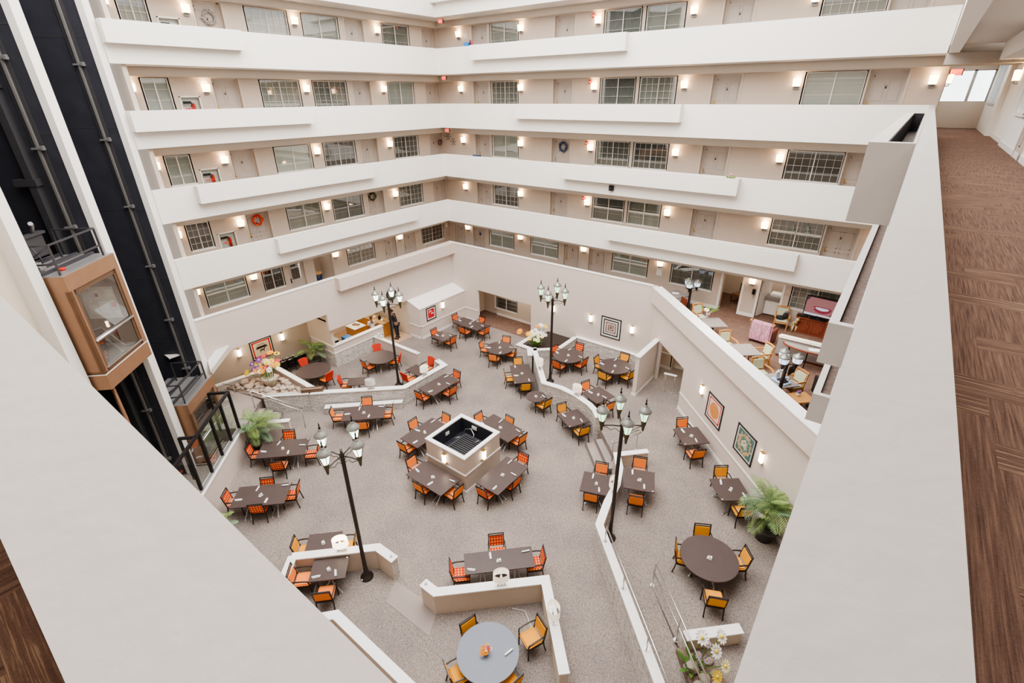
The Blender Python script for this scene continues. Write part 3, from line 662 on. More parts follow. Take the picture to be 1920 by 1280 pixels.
# stair from the elevator lobby, retaining walls
m = mb('ramp')
def SV(u, v, z): return (R2*(u-v), R2*(u+v), z)      # u: down the stair, v: across it
for k, (u0, z) in enumerate([(-11.5, .65), (-9.5, .49), (-9.17, .33), (-8.84, .165)]):
    u1 = [-9.5, -9.17, -8.84, -8.5][k]
    m.hull8([SV(u0, 19.05, 0), SV(u1, 19.05, 0), SV(u1, 20.75, 0), SV(u0, 20.75, 0), SV(u0, 19.05, z), SV(u1, 19.05, z), SV(u1, 20.75, z), SV(u0, 20.75, z)])
nz = struct(m.build('floor_stair'), 'carpeted steps down from the elevator lobby', 'stair')
m = mb('nosing')
for u, z in ((-9.5, .65), (-9.17, .49), (-8.84, .33), (-8.5, .165)):
    m.hull8([SV(u-.05, 19.06, z), SV(u, 19.06, z), SV(u, 20.74, z), SV(u-.05, 20.74, z), SV(u-.05, 19.06, z+.012), SV(u, 19.06, z+.012), SV(u, 20.74, z+.012), SV(u-.05, 20.74, z+.012)])
m.build('stair_nosing', nz)
flat_poly('floor_lobby', 'ramp', [(-19.6, 6.9), (-20.1, 6.4), (-22.3, 6.6), (-24.95, 6.6), (-24.95, 7.7), (-21.8, 8.3), (-21.3, 7.6)], 0, .645, 'raised floor of the elevator lobby')
low_wall('wall_lobby', [(-13.2, -.05), (-19.58, 6.33)], .2, 0, 1.16, 'lowwall', 'lowwall', 'lowwall', 'taupe retaining wall under the elevator glass railing')
low_wall('wall_lobby', [(-19.62, 7.0), (-18.68, 7.98)], .18, 0, 1.0, 'lowwall', 'lowwall', 'lowwall', 'short taupe wall between the lobby steps and the potted palm')
low_wall('wall_steps', [(-20.0, 9.83), (-21.55, 8.35)], .2, 0, .97, 'stone', 'stone', 'stone', 'stone wall carrying the steel rail in front of the rock bed')
# rock bed
struct(mb('rockbed').prism([(-20.2, 10.1), (-24.9, 10.1), (-24.9, 7.6), (-21.7, 8.35), (-20.2, 9.7)], 0, .72).build('floor_rock_bed'), 'gravel bed under the river rocks by the steps', 'rock bed')
low_wall('wall_rock_bed', [(-24.9, 10.17), (-20.08, 10.17)], .2, 0, .97, 'lowwall', 'lowwall', 'lowwall', 'cream capped wall between the rock bed and the round table')
low_wall('wall_rock_bed', [(-24.35, 7.4), (-23.9, 10.0)], .2, 0, .97, 'tan', 'tan', 'tan', 'cream capped edge at the back of the rock bed')
m = MB().mat('bronzedark').box(-.5, .5, -.14, -.10, -.11, .05).box(-.5, .5, .10, .14, -.11, .05).box(-.5, -.46, -.1, .1, -.11, .05).box(.46, .5, -.1, .1, -.11, .05); m.mat('rockbed').box(-.46, .46, -.1, .1, -.05, .03)
o = m.build('planter_tray', loc=(-20.0, 10.0, 1.09), rz=math.radians(47))
tag(o, 'brown planter tray of pebbles on the stone wall end', 'tray')
# room behind the west opening
struct(mb('tan').box(-25.1, -24.95, 5.5, 13.1, 0, 3.9).box(-24.95, -W-.2, 13.0, 13.15, 1.36, 3.86).build('wall_alcove'), 'tan wall behind the rock bed with two lit sconces', 'wall')
struct(mb('tan').box(-27, -26.5, 13, 18.6, 0, 3.0).box(-26.5, -W-.2, 18.43, 18.55, 0, 3.0).build('wall_kitchen'), 'tan kitchen walls', 'wall')
struct(mb('slab').box(-27, -W-.2, 5.5, 13.0, 3.85, 3.9).build('ceiling'), 'ceiling over the rock bed alcove', 'ceiling')
struct(mb('slab').box(-27, -W-.2, 13.0, 18.6, 2.75, 2.85).build('ceiling'), 'kitchen ceiling', 'ceiling')
# terrace steps on the lounge side
m = mb('ramp')
def SR(u, v, z): return (-6.75+R2*(u-v), 15.25+R2*(u+v), z)
for k in range(3):
    u0, u1, z = -.75+.42*k, .9, .15*(k+1)
    m.hull8([SR(u0, -.95, 0), SR(u1, -.95, 0), SR(u1, .95, 0), SR(u0, .95, 0), SR(u0, -.95, z), SR(u1, -.95, z), SR(u1, .95, z), SR(u0, .95, z)])
nz = struct(m.build('floor_stair'), 'three carpeted steps up to the raised terrace', 'stair')
m = mb('nosing')
for k in range(3):
    u, z = -.75+.42*k, .15*(k+1)
    m.hull8([SR(u, -.94, z), SR(u+.05, -.94, z), SR(u+.05, .94, z), SR(u, .94, z), SR(u, -.94, z+.012), SR(u+.05, -.94, z+.012), SR(u+.05, .94, z+.012), SR(u, .94, z+.012)])
m.build('stair_nosing', nz)

# ------------------------------------------------------------------ own wing: rails and corridor
struct(mb('rail_shaded').box(0, .14, .11, W, 12.05, 13.315).build('wall_railing'), 'wide cream railing running away beside the brown corridor', 'railing')
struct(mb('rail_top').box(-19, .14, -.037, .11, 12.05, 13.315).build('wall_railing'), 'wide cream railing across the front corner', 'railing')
struct(mb('brown').box(.14, 2.6, -3, 30, 12.05, 12.33).build('floor_corridor'), 'brown patterned corridor carpet', 'floor')
struct(mb('brown').box(-19, .14, -3, -.037, 12.05, 12.33).build('floor_corridor'), 'brown patterned carpet behind the front railing', 'floor')
struct(mb('slab').box(.30, 2.6, -3, W, 15.0, 15.1).build('ceiling'), 'taupe ceiling over the camera corridor', 'ceiling')
struct(mb('slab').box(.1, 2.6, BK, 29.6, 14.7, 14.79).build('ceiling'), 'ceiling of the end passage', 'ceiling')
struct(mb('bulk').box(0, 2.0, W+.0, W+.3, 14.47, 14.79).build('trim_beam'), 'taupe beam across the corridor end', 'beam')
struct(mb('band').box(1.3, 1.95, -3, W, 14.55, 15.0).build('trim_beam'), 'long soffit along the corridor wall', 'beam')
m = mb('band').box(1.88, 2.0, -3, 20.4, 12.33, 15.0).box(1.95, 2.1, 20.4, 24.5, 12.33, 14.79).box(1.8, 2.0, 24.5, 25.5, 12.33, 14.79).box(1.8, 1.95, 28.6, 29.6, 12.33, 14.79).box(1.8, 1.95, 25.5, 28.6, 12.33, 13.3)
struct(m.build('wall_corridor'), 'white wall of the camera corridor', 'wall')
struct(mb('white').box(1.86, 1.88, -3, 20.4, 12.33, 12.46).box(1.93, 1.95, 20.4, 24.5, 12.33, 12.46).build('baseboard_corridor'), 'white baseboard of the camera corridor', 'baseboard')
struct(mb('tan').box(.1, 2.0, 29.45, 29.6, 12.33, 13.33).box(.1, 2.0, 29.45, 29.6, 14.5, 14.8).build('wall_end'), 'beige end wall under the corridor window', 'wall')
struct(mb('back').box(.1, .24, BK+.3, 29.6, 12.33, 14.79).build('wall_passage'), 'passage wall beyond the hall wing', 'wall')

# ------------------------------------------------------------------ the camera's own two wings, below and above
m = mb('band')
for i in (0, 3, 4):
    b, t = BOT[i], TOP[i]
    m.bm.clear() if False else None
    struct(mb('band').box(-19, .14, -.10, .05 if i > 2 else -.02, b, t).build('wall_parapet'), f'parapet of the {LV[i]} on the front wing', 'parapet')
    struct(mb('slab').box(-19, 2.6, -1.8, -.10, b, FLR[i]).box(.14, 2.6, -.1, W+.16, b, FLR[i]).build('floor_walkway'), f'slab of the {LV[i]} on the camera wings', 'floor')
struct(mb('band').box(.03, .30, -3, W+.16, BOT[0], TOP[0]).build('wall_parapet'), 'parapet two floors above the camera corridor', 'parapet')
struct(mb('tan').box(-19, 2.6, -3.1, -3.0, 0, 20).box(2.6, 2.7, -3.1, 24.3, 0, 12.05).box(2.0, 2.7, -3.1, 27, 15.1, 20).build('wall_outer'), 'outer walls behind the camera corridors', 'wall')
struct(mb('lowwall').box(-19, 2.6, -.6, -.4, 0, 3.9).build('wall_south'), 'taupe dining room wall under the front railing', 'wall')

# ------------------------------------------------------------------ doors, windows, sconces of the walkways
ORD = ['', 'first', 'second', 'third', 'fourth', 'fifth', 'sixth', 'seventh', 'eighth', 'ninth']
_wm = {}
def window(fr, a0, a1, z0, z1, style, label, d=.05):
    w, h = a1-a0, z1-z0
    key = (round(w, 2), round(h, 2), style)
    if key not in _wm:
        hw = w/2; m = mb('white')
        f = .05
        for q in ((-hw-f, -hw+.02, -.05, .05, -.0, h), (hw-.02, hw+f, -.05, .05, 0, h), (-hw-f, hw+f, -.07, .05, -f, .02), (-hw-f, hw+f, -.05, .05, h-.02, h+.02), (-.018, .018, 0.0, .04, 0, h)): m.box(*q)
        if 'x' in style:      # meeting rail
            m.box(-hw, hw, -.0, .04, h*.52, h*.58)
        fm = m.mesh('window_frame')
        g = mb('white')
        if 'g' in style:
            nx, nz = max(4, int(round(w/.3))), 4
            for i in range(1, nx): g.box(-hw+w*i/nx-.004, -hw+w*i/nx+.004, .0, .012, 0, h)
            for j in range(1, nz): g.box(-hw, hw, .0, .02, h*j/nz-.004, h*j/nz+.004)
        else:
            for j in (1, 2): g.box(-hw, hw, .005, .012, h*j/3-.003, h*j/3+.003)
        gm = g.mesh('muntins')
        p = mb('glass'); p.face([(-hw, .025, 0), (hw, .025, 0), (hw, .025, h), (-hw, .025, h)]); pm = p.mesh('pane')
        cm = {'s': 'sheer', 'S': 'sheerdim', 'b': 'blind', 'B': 'blinddark', 'd': 'dim', 'w': 'woodblind'}[style[0]]
        c = mb(cm)
        n = 24
        if style[0] in 'sSdw':
            for i in range(n):
                x0, x1 = -hw+w*i/n, -hw+w*(i+1)/n
                c.face([(x0, .10+.012*(i % 2), 0), (x1, .10+.012*((i+1) % 2), 0), (x1, .10+.012*((i+1) % 2), h), (x0, .10+.012*(i % 2), h)])
        else:
            for j in range(n):
                zA, zB = h*j/n, h*(j+1)/n
                c.face([(-hw, .095, zA), (hw, .095, zA), (hw, .115, zB), (-hw, .115, zB)])
        _wm[key] = (fm, gm, pm, c.mesh('curtain'))
    fm, gm, pm, cm = _wm[key]
    window.n += 1
    o = bpy.data.objects.new(f'window_{window.n}', fm); C.objects.link(o); o.location = fr.p((a0+a1)/2, d, z0); o.rotation_euler.z = fr.rz
    struct(o, label, 'window')
    for nm, me in (('muntins', gm), ('glass_pane', pm), ('blind' if style[0] in 'bB' else 'curtain', cm)):
        c = bpy.data.objects.new(nm, me); C.objects.link(c); c.parent = o
    return o
window.n = 0
_dm = {}
def door(fr, a0, a1, z0, z1, label, d=.22, deco=None):
    w, h = a1-a0, z1-z0
    key = (round(w, 2), round(h, 2))
    if key not in _dm:
        hw = w/2; m = mb('doorframe')
        for q in ((-hw-.07, -hw+.0, -d-.02, -d+.02, 0, h), (hw, hw+.07, -d-.02, -d+.02, 0, h), (-hw-.07, hw+.07, -d-.02, -d+.02, h, h+.03), (-hw, -hw+.05, -.03, .05, 0, h), (hw-.05, hw, -.03, .05, 0, h), (-hw, hw, -.03, .05, h-.05, h)): m.box(*q)
        fm = m.mesh('door_frame')
        l = mb('door').box(-hw+.05, hw-.05, 0, .045, 0, h-.05)
        pw = (w-.1)/2
        for sx in (-1, 1):
            for za, zb in ((.12, .45), (.52, .86)):
                xa, xb = sorted((sx*.05, sx*(pw-.09)))
                A, B, Cc, D = za*h, zb*h, xa, xb
                l.box(Cc, D, -.016, 0, A, A+.03).box(Cc, D, -.016, 0, B-.03, B).box(Cc, Cc+.03, -.016, 0, A, B).box(D-.03, D, -.016, 0, A, B)
        lm = l.mesh('door_leaf')
        k = mb('brass'); k.box(-hw+.10, -hw+.15, -.012, 0, .92, 1.10); k.tube([(-hw+.125, -.01, .97), (-hw+.125, -.06, .97), (-hw+.20, -.065, .97)], .011, 6)
        km = k.mesh('door_handle')
        p = mb('black').box(-.025, .025, -.012, 0, 1.50, 1.56).box(-.045, .045, -.006, 0, 1.585, 1.60).box(-hw+.13, -hw+.15, -.012, 0, h-.22, h-.16); pm = p.mesh('door_viewer')
        _dm[key] = (fm, lm, km, pm)
    door.n += 1
    fm, lm, km, pm = _dm[key]
    o = bpy.data.objects.new(f'door_{door.n}', fm); C.objects.link(o); o.location = fr.p((a0+a1)/2, d, z0); o.rotation_euler.z = fr.rz
    struct(o, label, 'door')
    L = bpy.data.objects.new('door_leaf', lm); C.objects.link(L); L.parent = o
    for nm, me in (('door_handle', km), ('door_viewer', pm)):
        c = bpy.data.objects.new(nm, me); C.objects.link(c); c.parent = L
    return o
door.n = 0

# sconce with tall glowing glass (walkways): origin on the wall at shade centre
def make_sconce():
    t = thing('wall_sconce')
    mb('white').box(-.09, .09, -.02, 0, -.22, .12).build('back_plate', t)
    m = mb('lit')
    m.hull8([(-.115, -.16, -.13), (.115, -.16, -.13), (.115, -.02, -.13), (-.115, -.02, -.13), (-.14, -.18, .15), (.14, -.18, .15), (.14, -.02, .15), (-.14, -.02, .15)])
    m.build('shade', t)
    b = mb('bulb'); b.face([(-.11, -.15, .152), (.11, -.15, .152), (.11, -.04, .152), (-.11, -.04, .152)]); b.build('bulb', t)
    m = mb('gsteel').box(-.11, .11, -.17, -.02, -.155, -.13).box(-.10, .10, -.09, -.02, -.23, -.20)
    for x in (-.07, 0, .07): m.ball((x, -.11, -.19), .026, sub=1)
    m.build('bracket', t)
    return t
sconce = make_sconce()
def make_box_sconce():
    t = thing('wall_sconce')
    mb('brass').box(-.075, .075, -.015, 0, -.2, .2).box(-.088, .088, -.118, 0, -.212, -.195).box(-.088, .088, -.118, 0, .195, .208).build('back_plate', t)
    m = mb('lit_white'); m.rbox(-.078, .078, -.11, -.016, -.195, .195, .015, 1); m.build('shade', t)
    return t
sconce2 = make_box_sconce()
def put_sconce(fr, a, z, label, group='lit glass sconces of the walkways'):
    place(sconce, fr.p(a, 0, z), fr.rz, label, 'wall light', group)
def put_box_sconce(loc, rz, label):
    place(sconce2, loc, rz, label, 'wall light', 'white box sconces of the dining room')

LN = ['', 'topmost visible walkway', 'second walkway from the top', 'third walkway from the top', 'fourth walkway from the top', 'lounge walkway']
ND = [(-21.25, -20.13), (-15.73, -14.58), (-7.6, -6.45), (-2.0, -.86)]
NWIN = [(-19.92, -18.05), (-12.98, -11.18), (-10.92, -9.2), (-4.07, -2.1)]
NS = [-22.2, -17.8, -13.3, -8.8, -4.34, -.12]
WD = [(10.65, 11.75), (17.63, 18.75), (22.78, 23.9)]
WWIN = [(8.07, 9.0), (12.72, 14.6), (15.35, 17.25), (19.98, 21.82)]
WS = [7.66, 10.34, 14.92, 19.6]
NST = {1: ['s', 'S', 'S', 'Sg'], 2: ['Sg', 'S', 'Sg', 'b'], 3: ['b', 'Sg', 'Bg', 'Bg'], 4: ['Bg', 'Sx', 'Sx', 'Sgx']}
WST = {1: ['Sg', 'Sg', 's', 'S'], 2: ['b', 'Sg', 'Sg', 'b'], 3: ['b', 'b', 'Bg', 'Bg'], 4: ['Bg', 'S', 'S', 'Sg']}
for i in (1, 2, 3, 4):
    h, f, b = HEAD[i], FLR[i], BOT[i-1]
    wz = h-1.18
    xe = .22 if i <= 2 else 2.0
    # hall wing
    m = mb('back'); NW.wall(m, -BK, xe, f, b, .4, [(a, c, f, h) for a, c in ND]+[(a, c, wz, h-.02) for a, c in NWIN])
    struct(m.build('wall_walkway'), f'beige back wall of the {LN[i]}, hall wing', 'wall')
    for k, (a, c) in enumerate(ND): door(NW, a, c, f, h, f'beige panelled door, {ORD[k+1]} from the corner, hall wing, {LN[i]}')
    for k, (a, c) in enumerate(NWIN): window(NW, a, c, wz, h-.02, NST[i][k], f'{"gridded " if "g" in NST[i][k] else ""}white framed window, {ORD[k+1]} from the corner, hall wing, {LN[i]}')
    for k, a in enumerate(NS): put_sconce(NW, a, h-.36, f'lit wall sconce, {ORD[k+1]} from the corner, hall wing, {LN[i]}')
    # elevator wing
    m = mb('back'); WW.wall(m, 7.3, BK, f, b, .4, [(a, c, f, h) for a, c in WD]+[(a, c, wz, h-.02) for a, c in WWIN]+[(9.28, 10.0, f+.75, f+1.42)])
    m.box(-BK, -W-.16, 7.15, 7.3, f, b)
    struct(m.build('wall_walkway'), f'beige back wall of the {LN[i]}, elevator wing', 'wall')
    for k, (a, c) in enumerate(WD): door(WW, a, c, f, h, f'beige panelled door, {ORD[3-k]} from the corner, elevator wing, {LN[i]}')
    for k, (a, c) in enumerate(WWIN): window(WW, a, c, wz, h-.02, WST[i][k], f'{"gridded " if "g" in WST[i][k] else ""}white framed window, {ORD[4-k]} from the corner, elevator wing, {LN[i]}')
    for k, a in enumerate(WS): put_sconce(WW, a, h-.36, f'lit wall sconce, {ORD[4-k]} from the corner, elevator wing, {LN[i]}')
# lounge walkway
i = 5; h, f, b = HEAD[5], FLR[5], BOT[4]
LD = [(-23.41, -22.5), (-21.78, -20.77), (-14.68, -13.66), (-13.02, -12.0)]
LWN = [(-20.35, -18.4), (-17.05, -15.13), (-11.53, -9.53), (-8.2, -6.15), (-2.63, -.65)]
LSx = [-22.18, -17.82, -13.34, -8.82, -4.33]
OPN = [(-5.63, -4.76), (-3.95, -3.02)]
m = mb('back'); NW.wall(m, -BK, 2.0, f, b, .3, [(a, c, f, h) for a, c in LD+OPN]+[(a, c, h-1.08, h) for a, c in LWN])
struct(m.build('wall_walkway'), 'beige back wall of the lounge walkway, hall wing', 'wall')
for k, (a, c) in enumerate(LD): door(NW, a, c, f, h, f'beige panelled door, {ORD[k+1]} from the corner, hall wing, lounge walkway', .12)
for k, (a, c) in enumerate(LWN): window(NW, a, c, h-1.08, h, ['b', 'bx', 'bx', 'S', 'Sg'][k], f'white framed window, {ORD[k+1]} from the corner, hall wing, lounge walkway')
for k, a in enumerate(LSx): put_sconce(NW, a, h-.14, f'lit wall sconce, {ORD[k+1]} from the corner, hall wing, lounge walkway')
LDW = [(18.38, 19.27), (19.92, 20.89)]
LWW = [(8.06, 9.92), (15.75, 17.6), (21.5, 23.4)]
m = mb('back'); WW.wall(m, 7.3, BK, f, b, .3, [(a, c, f, h) for a, c in LDW]+[(13.6, 14.75, f, h)]+[(a, c, h-1.06, h) for a, c in LWW]+[(10.78, 11.8, h-1.08, h+.06), (12.13, 13.01, f, h+.02)])
m.box(-BK, -W-.16, 7.15, 7.3, f, b)
struct(m.build('wall_walkway'), 'beige back wall of the lounge walkway, elevator wing', 'wall')
for k, (a, c) in enumerate(LDW): door(WW, a, c, f, h, f'beige panelled door, {ORD[2-k]} from the corner, elevator wing, lounge walkway', .12)
for k, (a, c) in enumerate(LWW): window(WW, a, c, h-1.06, h, ['bx', 'Sg', 'wg'][k], f'white framed window, {ORD[3-k]} from the corner, elevator wing, lounge walkway')
for k, a in enumerate([7.68, 10.3, 14.94, 19.57]): put_sconce(WW, a, h-.14, f'lit wall sconce, {ORD[4-k]} from the corner, elevator wing, lounge walkway')
window(WW, 10.78, 11.8, h-1.08, h+.06, 'd', 'office window with papers beside the glazed office door, elevator wing, lounge walkway')
# glazed office door
o = bpy.data.objects.new('door_office', None); C.objects.link(o); o.location = WW.p(12.57, .1, f); o.rotation_euler.z = WW.rz; struct(o, 'beige office door with a glass pane, elevator wing, lounge walkway', 'door')
mb('door').box(-.44, -.26, 0, .05, 0, 1.95).box(.3, .44, 0, .05, 0, 1.95).box(-.26, .3, 0, .05, 0, 1.0).box(-.26, .3, 0, .05, 1.8, 1.95).build('door_leaf', o)
g = mb('glass'); g.face([(-.26, .02, 1.0), (.3, .02, 1.0), (.3, .02, 1.8), (-.26, .02, 1.8)]); g.build('glass_pane', o)
g = mb('dim'); g.face([(-.3, .3, .9), (.34, .3, .9), (.34, .3, 1.9), (-.3, .3, 1.9)]); g.build('backing', o)
mb('black').box(-.38, -.33, -.02, 0, .85, 1.1).build('door_handle', o)
# alcove with bin (elevator wing, lounge walkway)
struct(mb('tan').box(-25.6, -25.4, 13.4, 15.0, f, b).box(-25.4, -BK-.3, 13.4, 13.58, f, b).box(-25.4, -BK-.3, 14.77, 14.95, f, b).build('wall_alcove'), 'tan alcove holding a navy bin', 'wall')
t = thing('waste_bin', (-24.75, 14.1, f), 0, 'navy blue waste bin in the alcove of the lounge walkway', 'bin')
mb('navy').lathe([(.20, 0), (.26, .75), (.24, .75), (.19, .03)], n=16).build('bin_body', t)
mb('counter').lathe([(.275, .72), (.275, .80), (.06, .86)], n=16).build('bin_lid', t)
# fire cabinets
for i in (1, 2, 3, 4):
    f = FLR[i]
    t = thing('fire_cabinet', WW.p(9.64, 0, f+.75), WW.rz, f'recessed fire extinguisher cabinet with glass front, {LN[i]}', 'fire cabinet', 'fire cabinets of the elevator wing')
    mb('white').box(-.40, -.35, -.03, .03, -.04, .70).box(.35, .40, -.03, .03, -.04, .70).box(-.40, .40, -.03, .03, -.05, 0).box(-.40, .40, -.03, .03, .66, .71).build('cabinet_frame', t)
    mb('paper').box(-.35, .35, .18, .20, 0, .67).build('cabinet_back', t)
    c = mb('red'); c.tube([(.12, .09, .02), (.12, .09, .40), (.12, .09, .44)], [.06, .06, .02], 10); c.mat('black').tube([(.12, .09, .44), (.06, .06, .47), (.0, .06, .30)], .014, 6); c.build('extinguisher', t)
    g = mb('clearglass'); g.face([(-.35, .01, 0), (.35, .01, 0), (.35, .01, .66), (-.35, .01, .66)]); g.build('glass_pane', t)
    tx = mb('red')
    for x in (-.24, -.19, -.14, -.10, -.02, .03, .08): tx.box(x, x+.035, .0, .004, .20, .27)
    tx.mat('black').box(-.30, .02, .002, .006, .42, .52); tx.build('cabinet_lettering', t)

# fire alarm boxes beside one sconce column
for i in (1, 2, 3, 4):
    t = mb('red').box(-.07, .07, -.06, 0, -.09, .09).mat('white').box(-.04, .04, -.066, -.06, -.03, .03).build('fire_alarm', loc=NW.p(-13.57, 0, HEAD[i]-.16))
    tag(t, f'small red fire alarm box beside the third sconce, hall wing, {LN[i]}', 'fire alarm', 'red fire alarm boxes')

# exit signs in the corner under the slabs
def text(body, size, mat, parent, loc, name='lettering', align='CENTER'):
    cu = bpy.data.curves.new(name, 'FONT'); cu.body = body; cu.size = size; cu.align_x = align; cu.align_y = 'CENTER'; cu.extrude = .002
    tmp = bpy.data.objects.new('tmp', cu); C.objects.link(tmp); bpy.context.view_layer.update()
    me = bpy.data.meshes.new_from_object(tmp.evaluated_get(bpy.context.evaluated_depsgraph_get())); bpy.data.objects.remove(tmp)
    me.materials.clear(); me.materials.append(M[mat]); o = bpy.data.objects.new(name, me); C.objects.link(o); o.parent = parent; o.location = loc; o.rotation_euler = (PI/2, 0, 0); return o
def exit_sign(loc, rz, label, w=.36, hgt=.19):
    t = thing('exit_sign', loc, rz, label, 'exit sign')
    mb('exitred').box(-w/2, w/2, -.03, .03, -hgt/2, hgt/2).build('sign_box', t)
    mb('black').box(w/2, w/2+.03, -.035, .035, -hgt/2-.01, hgt/2+.01).box(-w/2-.02, -w/2, -.035, .035, -hgt/2-.01, hgt/2+.01).build('sign_end', t)
    x = text('EXIT', hgt*.8, 'paper', t, (0, -.034, 0))
    return t
for i in (1, 2, 3):
    exit_sign((-22.32, W+.28, BOT[i-1]-.16+.0), math.radians(15), f'small red exit sign in the corner of the {LN[i]}', .26, .18)
exit_sign((.45, 25.6, 14.33), 0, 'red exit sign in the end passage by the daylight window', .34, .2)
# end window of the corridor
o = bpy.data.objects.new('window_end', None); C.objects.link(o); o.location = (1.0, 29.52, 13.33); struct(o, 'bright daylight window at the corridor end', 'window')
mb('gsteel').box(-.78, -.70, -.04, .04, 0, 1.17).box(.10, .20, -.04, .04, 0, 1.17).box(.74, .80, -.04, .04, 0, 1.17).box(-.78, .8, -.04, .04, 1.13, 1.18).box(-.78, .8, -.05, .04, -.03, .02).build('window_frame', o)
g = mb('clearglass'); g.face([(-.72, 0, 0), (.76, 0, 0), (.76, 0, 1.15), (-.72, 0, 1.15)]); g.build('glass_pane', o)
g = mb('daywhite'); g.face([(-1.2, .5, -.6), (1.2, .5, -.6), (1.2, .5, 1.6), (-1.2, .5, 1.6)]); g.build('daylight', o)
o = bpy.data.objects.new('window_side', None); C.objects.link(o); o.location = (1.86, 27.05, 13.3); o.rotation_euler.z = -PI/2; struct(o, 'tall daylight window on the side of the end passage', 'window')
mb('gsteel').box(-1.55, -1.48, -.06, .06, 0, 1.3).box(-.04, .04, -.06, .06, 0, 1.3).box(1.48, 1.55, -.06, .06, 0, 1.3).box(-1.55, 1.55, -.06, .06, 1.28, 1.34).box(-1.55, 1.55, -.08, .06, -.05, .02).build('window_frame', o)
g = mb('daywhite'); g.face([(-1.55, .3, -.2), (1.55, .3, -.2), (1.55, .3, 1.5), (-1.55, .3, 1.5)]); g.build('daylight', o)
g = mb('clearglass'); g.face([(-1.5, 0, 0), (1.5, 0, 0), (1.5, 0, 1.3), (-1.5, 0, 1.3)]); g.build('glass_pane', o)
place(sconce, (1.95, 22.6, 14.12), -PI/2, 'lit wall sconce on the corridor wall by the end passage', 'wall light', 'lit glass sconces of the walkways')
place(sconce, (.24, 25.2, 14.1), PI/2, 'lit wall sconce at the passage corner below the exit sign', 'wall light', 'lit glass sconces of the walkways')
EW = Fr((1.88, 0), (0, -1))
door(EW, -16.8, -15.8, 12.33, 14.4, 'grey door on the camera corridor wall', -.01)
window(EW, -19.4, -17.6, 13.2, 14.4, 'Sg', 'white framed window on the camera corridor wall', -.01)
o = mb('black').box(-.03, .03, -.04, 0, -.12, .12).build('door_closer', loc=(1.62, W-.0, 14.66)); tag(o, 'small black box on the beam above the corridor', 'sensor')

# ------------------------------------------------------------------ elevator bank: set across the corner at 45 degrees
BO = Vector((-22.39, 6.76)); BU = Vector((R2, -R2)); BD = Vector((R2, R2))
def bk(a, d, z): q = BO+BU*a+BD*d; return (q.x, q.y, z)
def bbox(m, a0, a1, d0, d1, z0, z1):
    m.hull8([bk(a0, d0, z0), bk(a1, d0, z0), bk(a1, d1, z0), bk(a0, d1, z0), bk(a0, d0, z1), bk(a1, d0, z1), bk(a1, d1, z1), bk(a0, d1, z1)]); return m
PZ = 20.0
for k, (a0, a1) in enumerate([(0, .39), (3.22, 3.62), (6.42, 6.81)]):
    m = bbox(mb('band'), a0, a1, -.20 if k < 2 else -.35, 0, 0, PZ)
    struct(m.build('wall_elevator_pillar'), f'tall white pillar of the elevator bank, {["at the walkway end", "between the two shafts", "beside the front railing"][k]}', 'pillar')
m = mb('tan'); bbox(m, 6.44, 14, -4, -.35, 0, PZ); struct(m.build('wall_elevator'), 'tall beige wall beyond the elevator shafts', 'wall')  # tan colour stands in for shadow on the side of the pillar block
m = mb('shaft')
for a0, a1 in ((.02, .37), (3.24, 3.6)): bbox(m, a0, a1, -2.8, -.2, 0, PZ)
bbox(m, 0, 6.44, -2.95, -2.8, 0, PZ); bbox(m, 6.36, 6.44, -2.8, -.35, 0, PZ)
struct(m.build('wall_elevator_shaft'), 'black lined elevator shafts', 'wall')
for k, a in enumerate((.37, 3.6)):
    t = thing('guide_rail', bk(a, -.68, 0), math.atan2(-R2, R2), f'steel guide rail with brackets inside the {["elevator shaft beside the walkways", "elevator shaft with the raised cab"][k]}', 'guide rail')
    mb('guide').box(0, .12, -.03, .03, 0, PZ).build('rail', t)
    mb('shaftbeam').box(0, .05, -.16, .12, 0, PZ).build('rail_base', t)
    z = .9
    while z < PZ:
        m = mb('gsteel').box(.02, .14, -.16, .16, z, z+.05).box(.05, .16, .1, .17, z-.02, z+.10); m.build('rail_bracket', t); z += 2.3
    if k == 1: mb('shaftbeam').box(0, .28, -.55, -.35, 0, PZ).box(.02, .3, -.9, -.3, 11.4, 11.6).box(.02, .3, -.9, -.3, 14.0, 14.2).build('beam', t)
m = MB().mat('shaftbeam')
for z in (1.8, 4.5, 7.3, 10.0, 12.8, 15.5, 18.2):
    for a in (.37, 3.6):
        m.hull8([bk(a, -2.7, z), bk(a+.006, -2.7, z), bk(a+.006, -.21, z), bk(a, -.21, z), bk(a, -2.7, z+.035), bk(a+.006, -2.7, z+.035), bk(a+.006, -.21, z+.035), bk(a, -.21, z+.035)])
struct(m.build('trim_shaft_seams'), 'thin panel seams of the black shaft lining', 'seams')
t = thing('counterweight', bk(6.2, -1.85, 0), math.atan2(-R2, R2), 'dark counterweight box with copper coloured cable at the shaft side', 'counterweight')
mb('shaftbeam').box(-.28, .16, -.18, .18, 11.0, 11.55).build('weight_box', t); mb('bronze').tube([(-.3, .1, 0), (-.3, .1, 18)], .022, 6).build('cable', t); mb('shaftbeam').box(-.02, .15, -.25, .25, 0, 11).build('weight_guide', t)

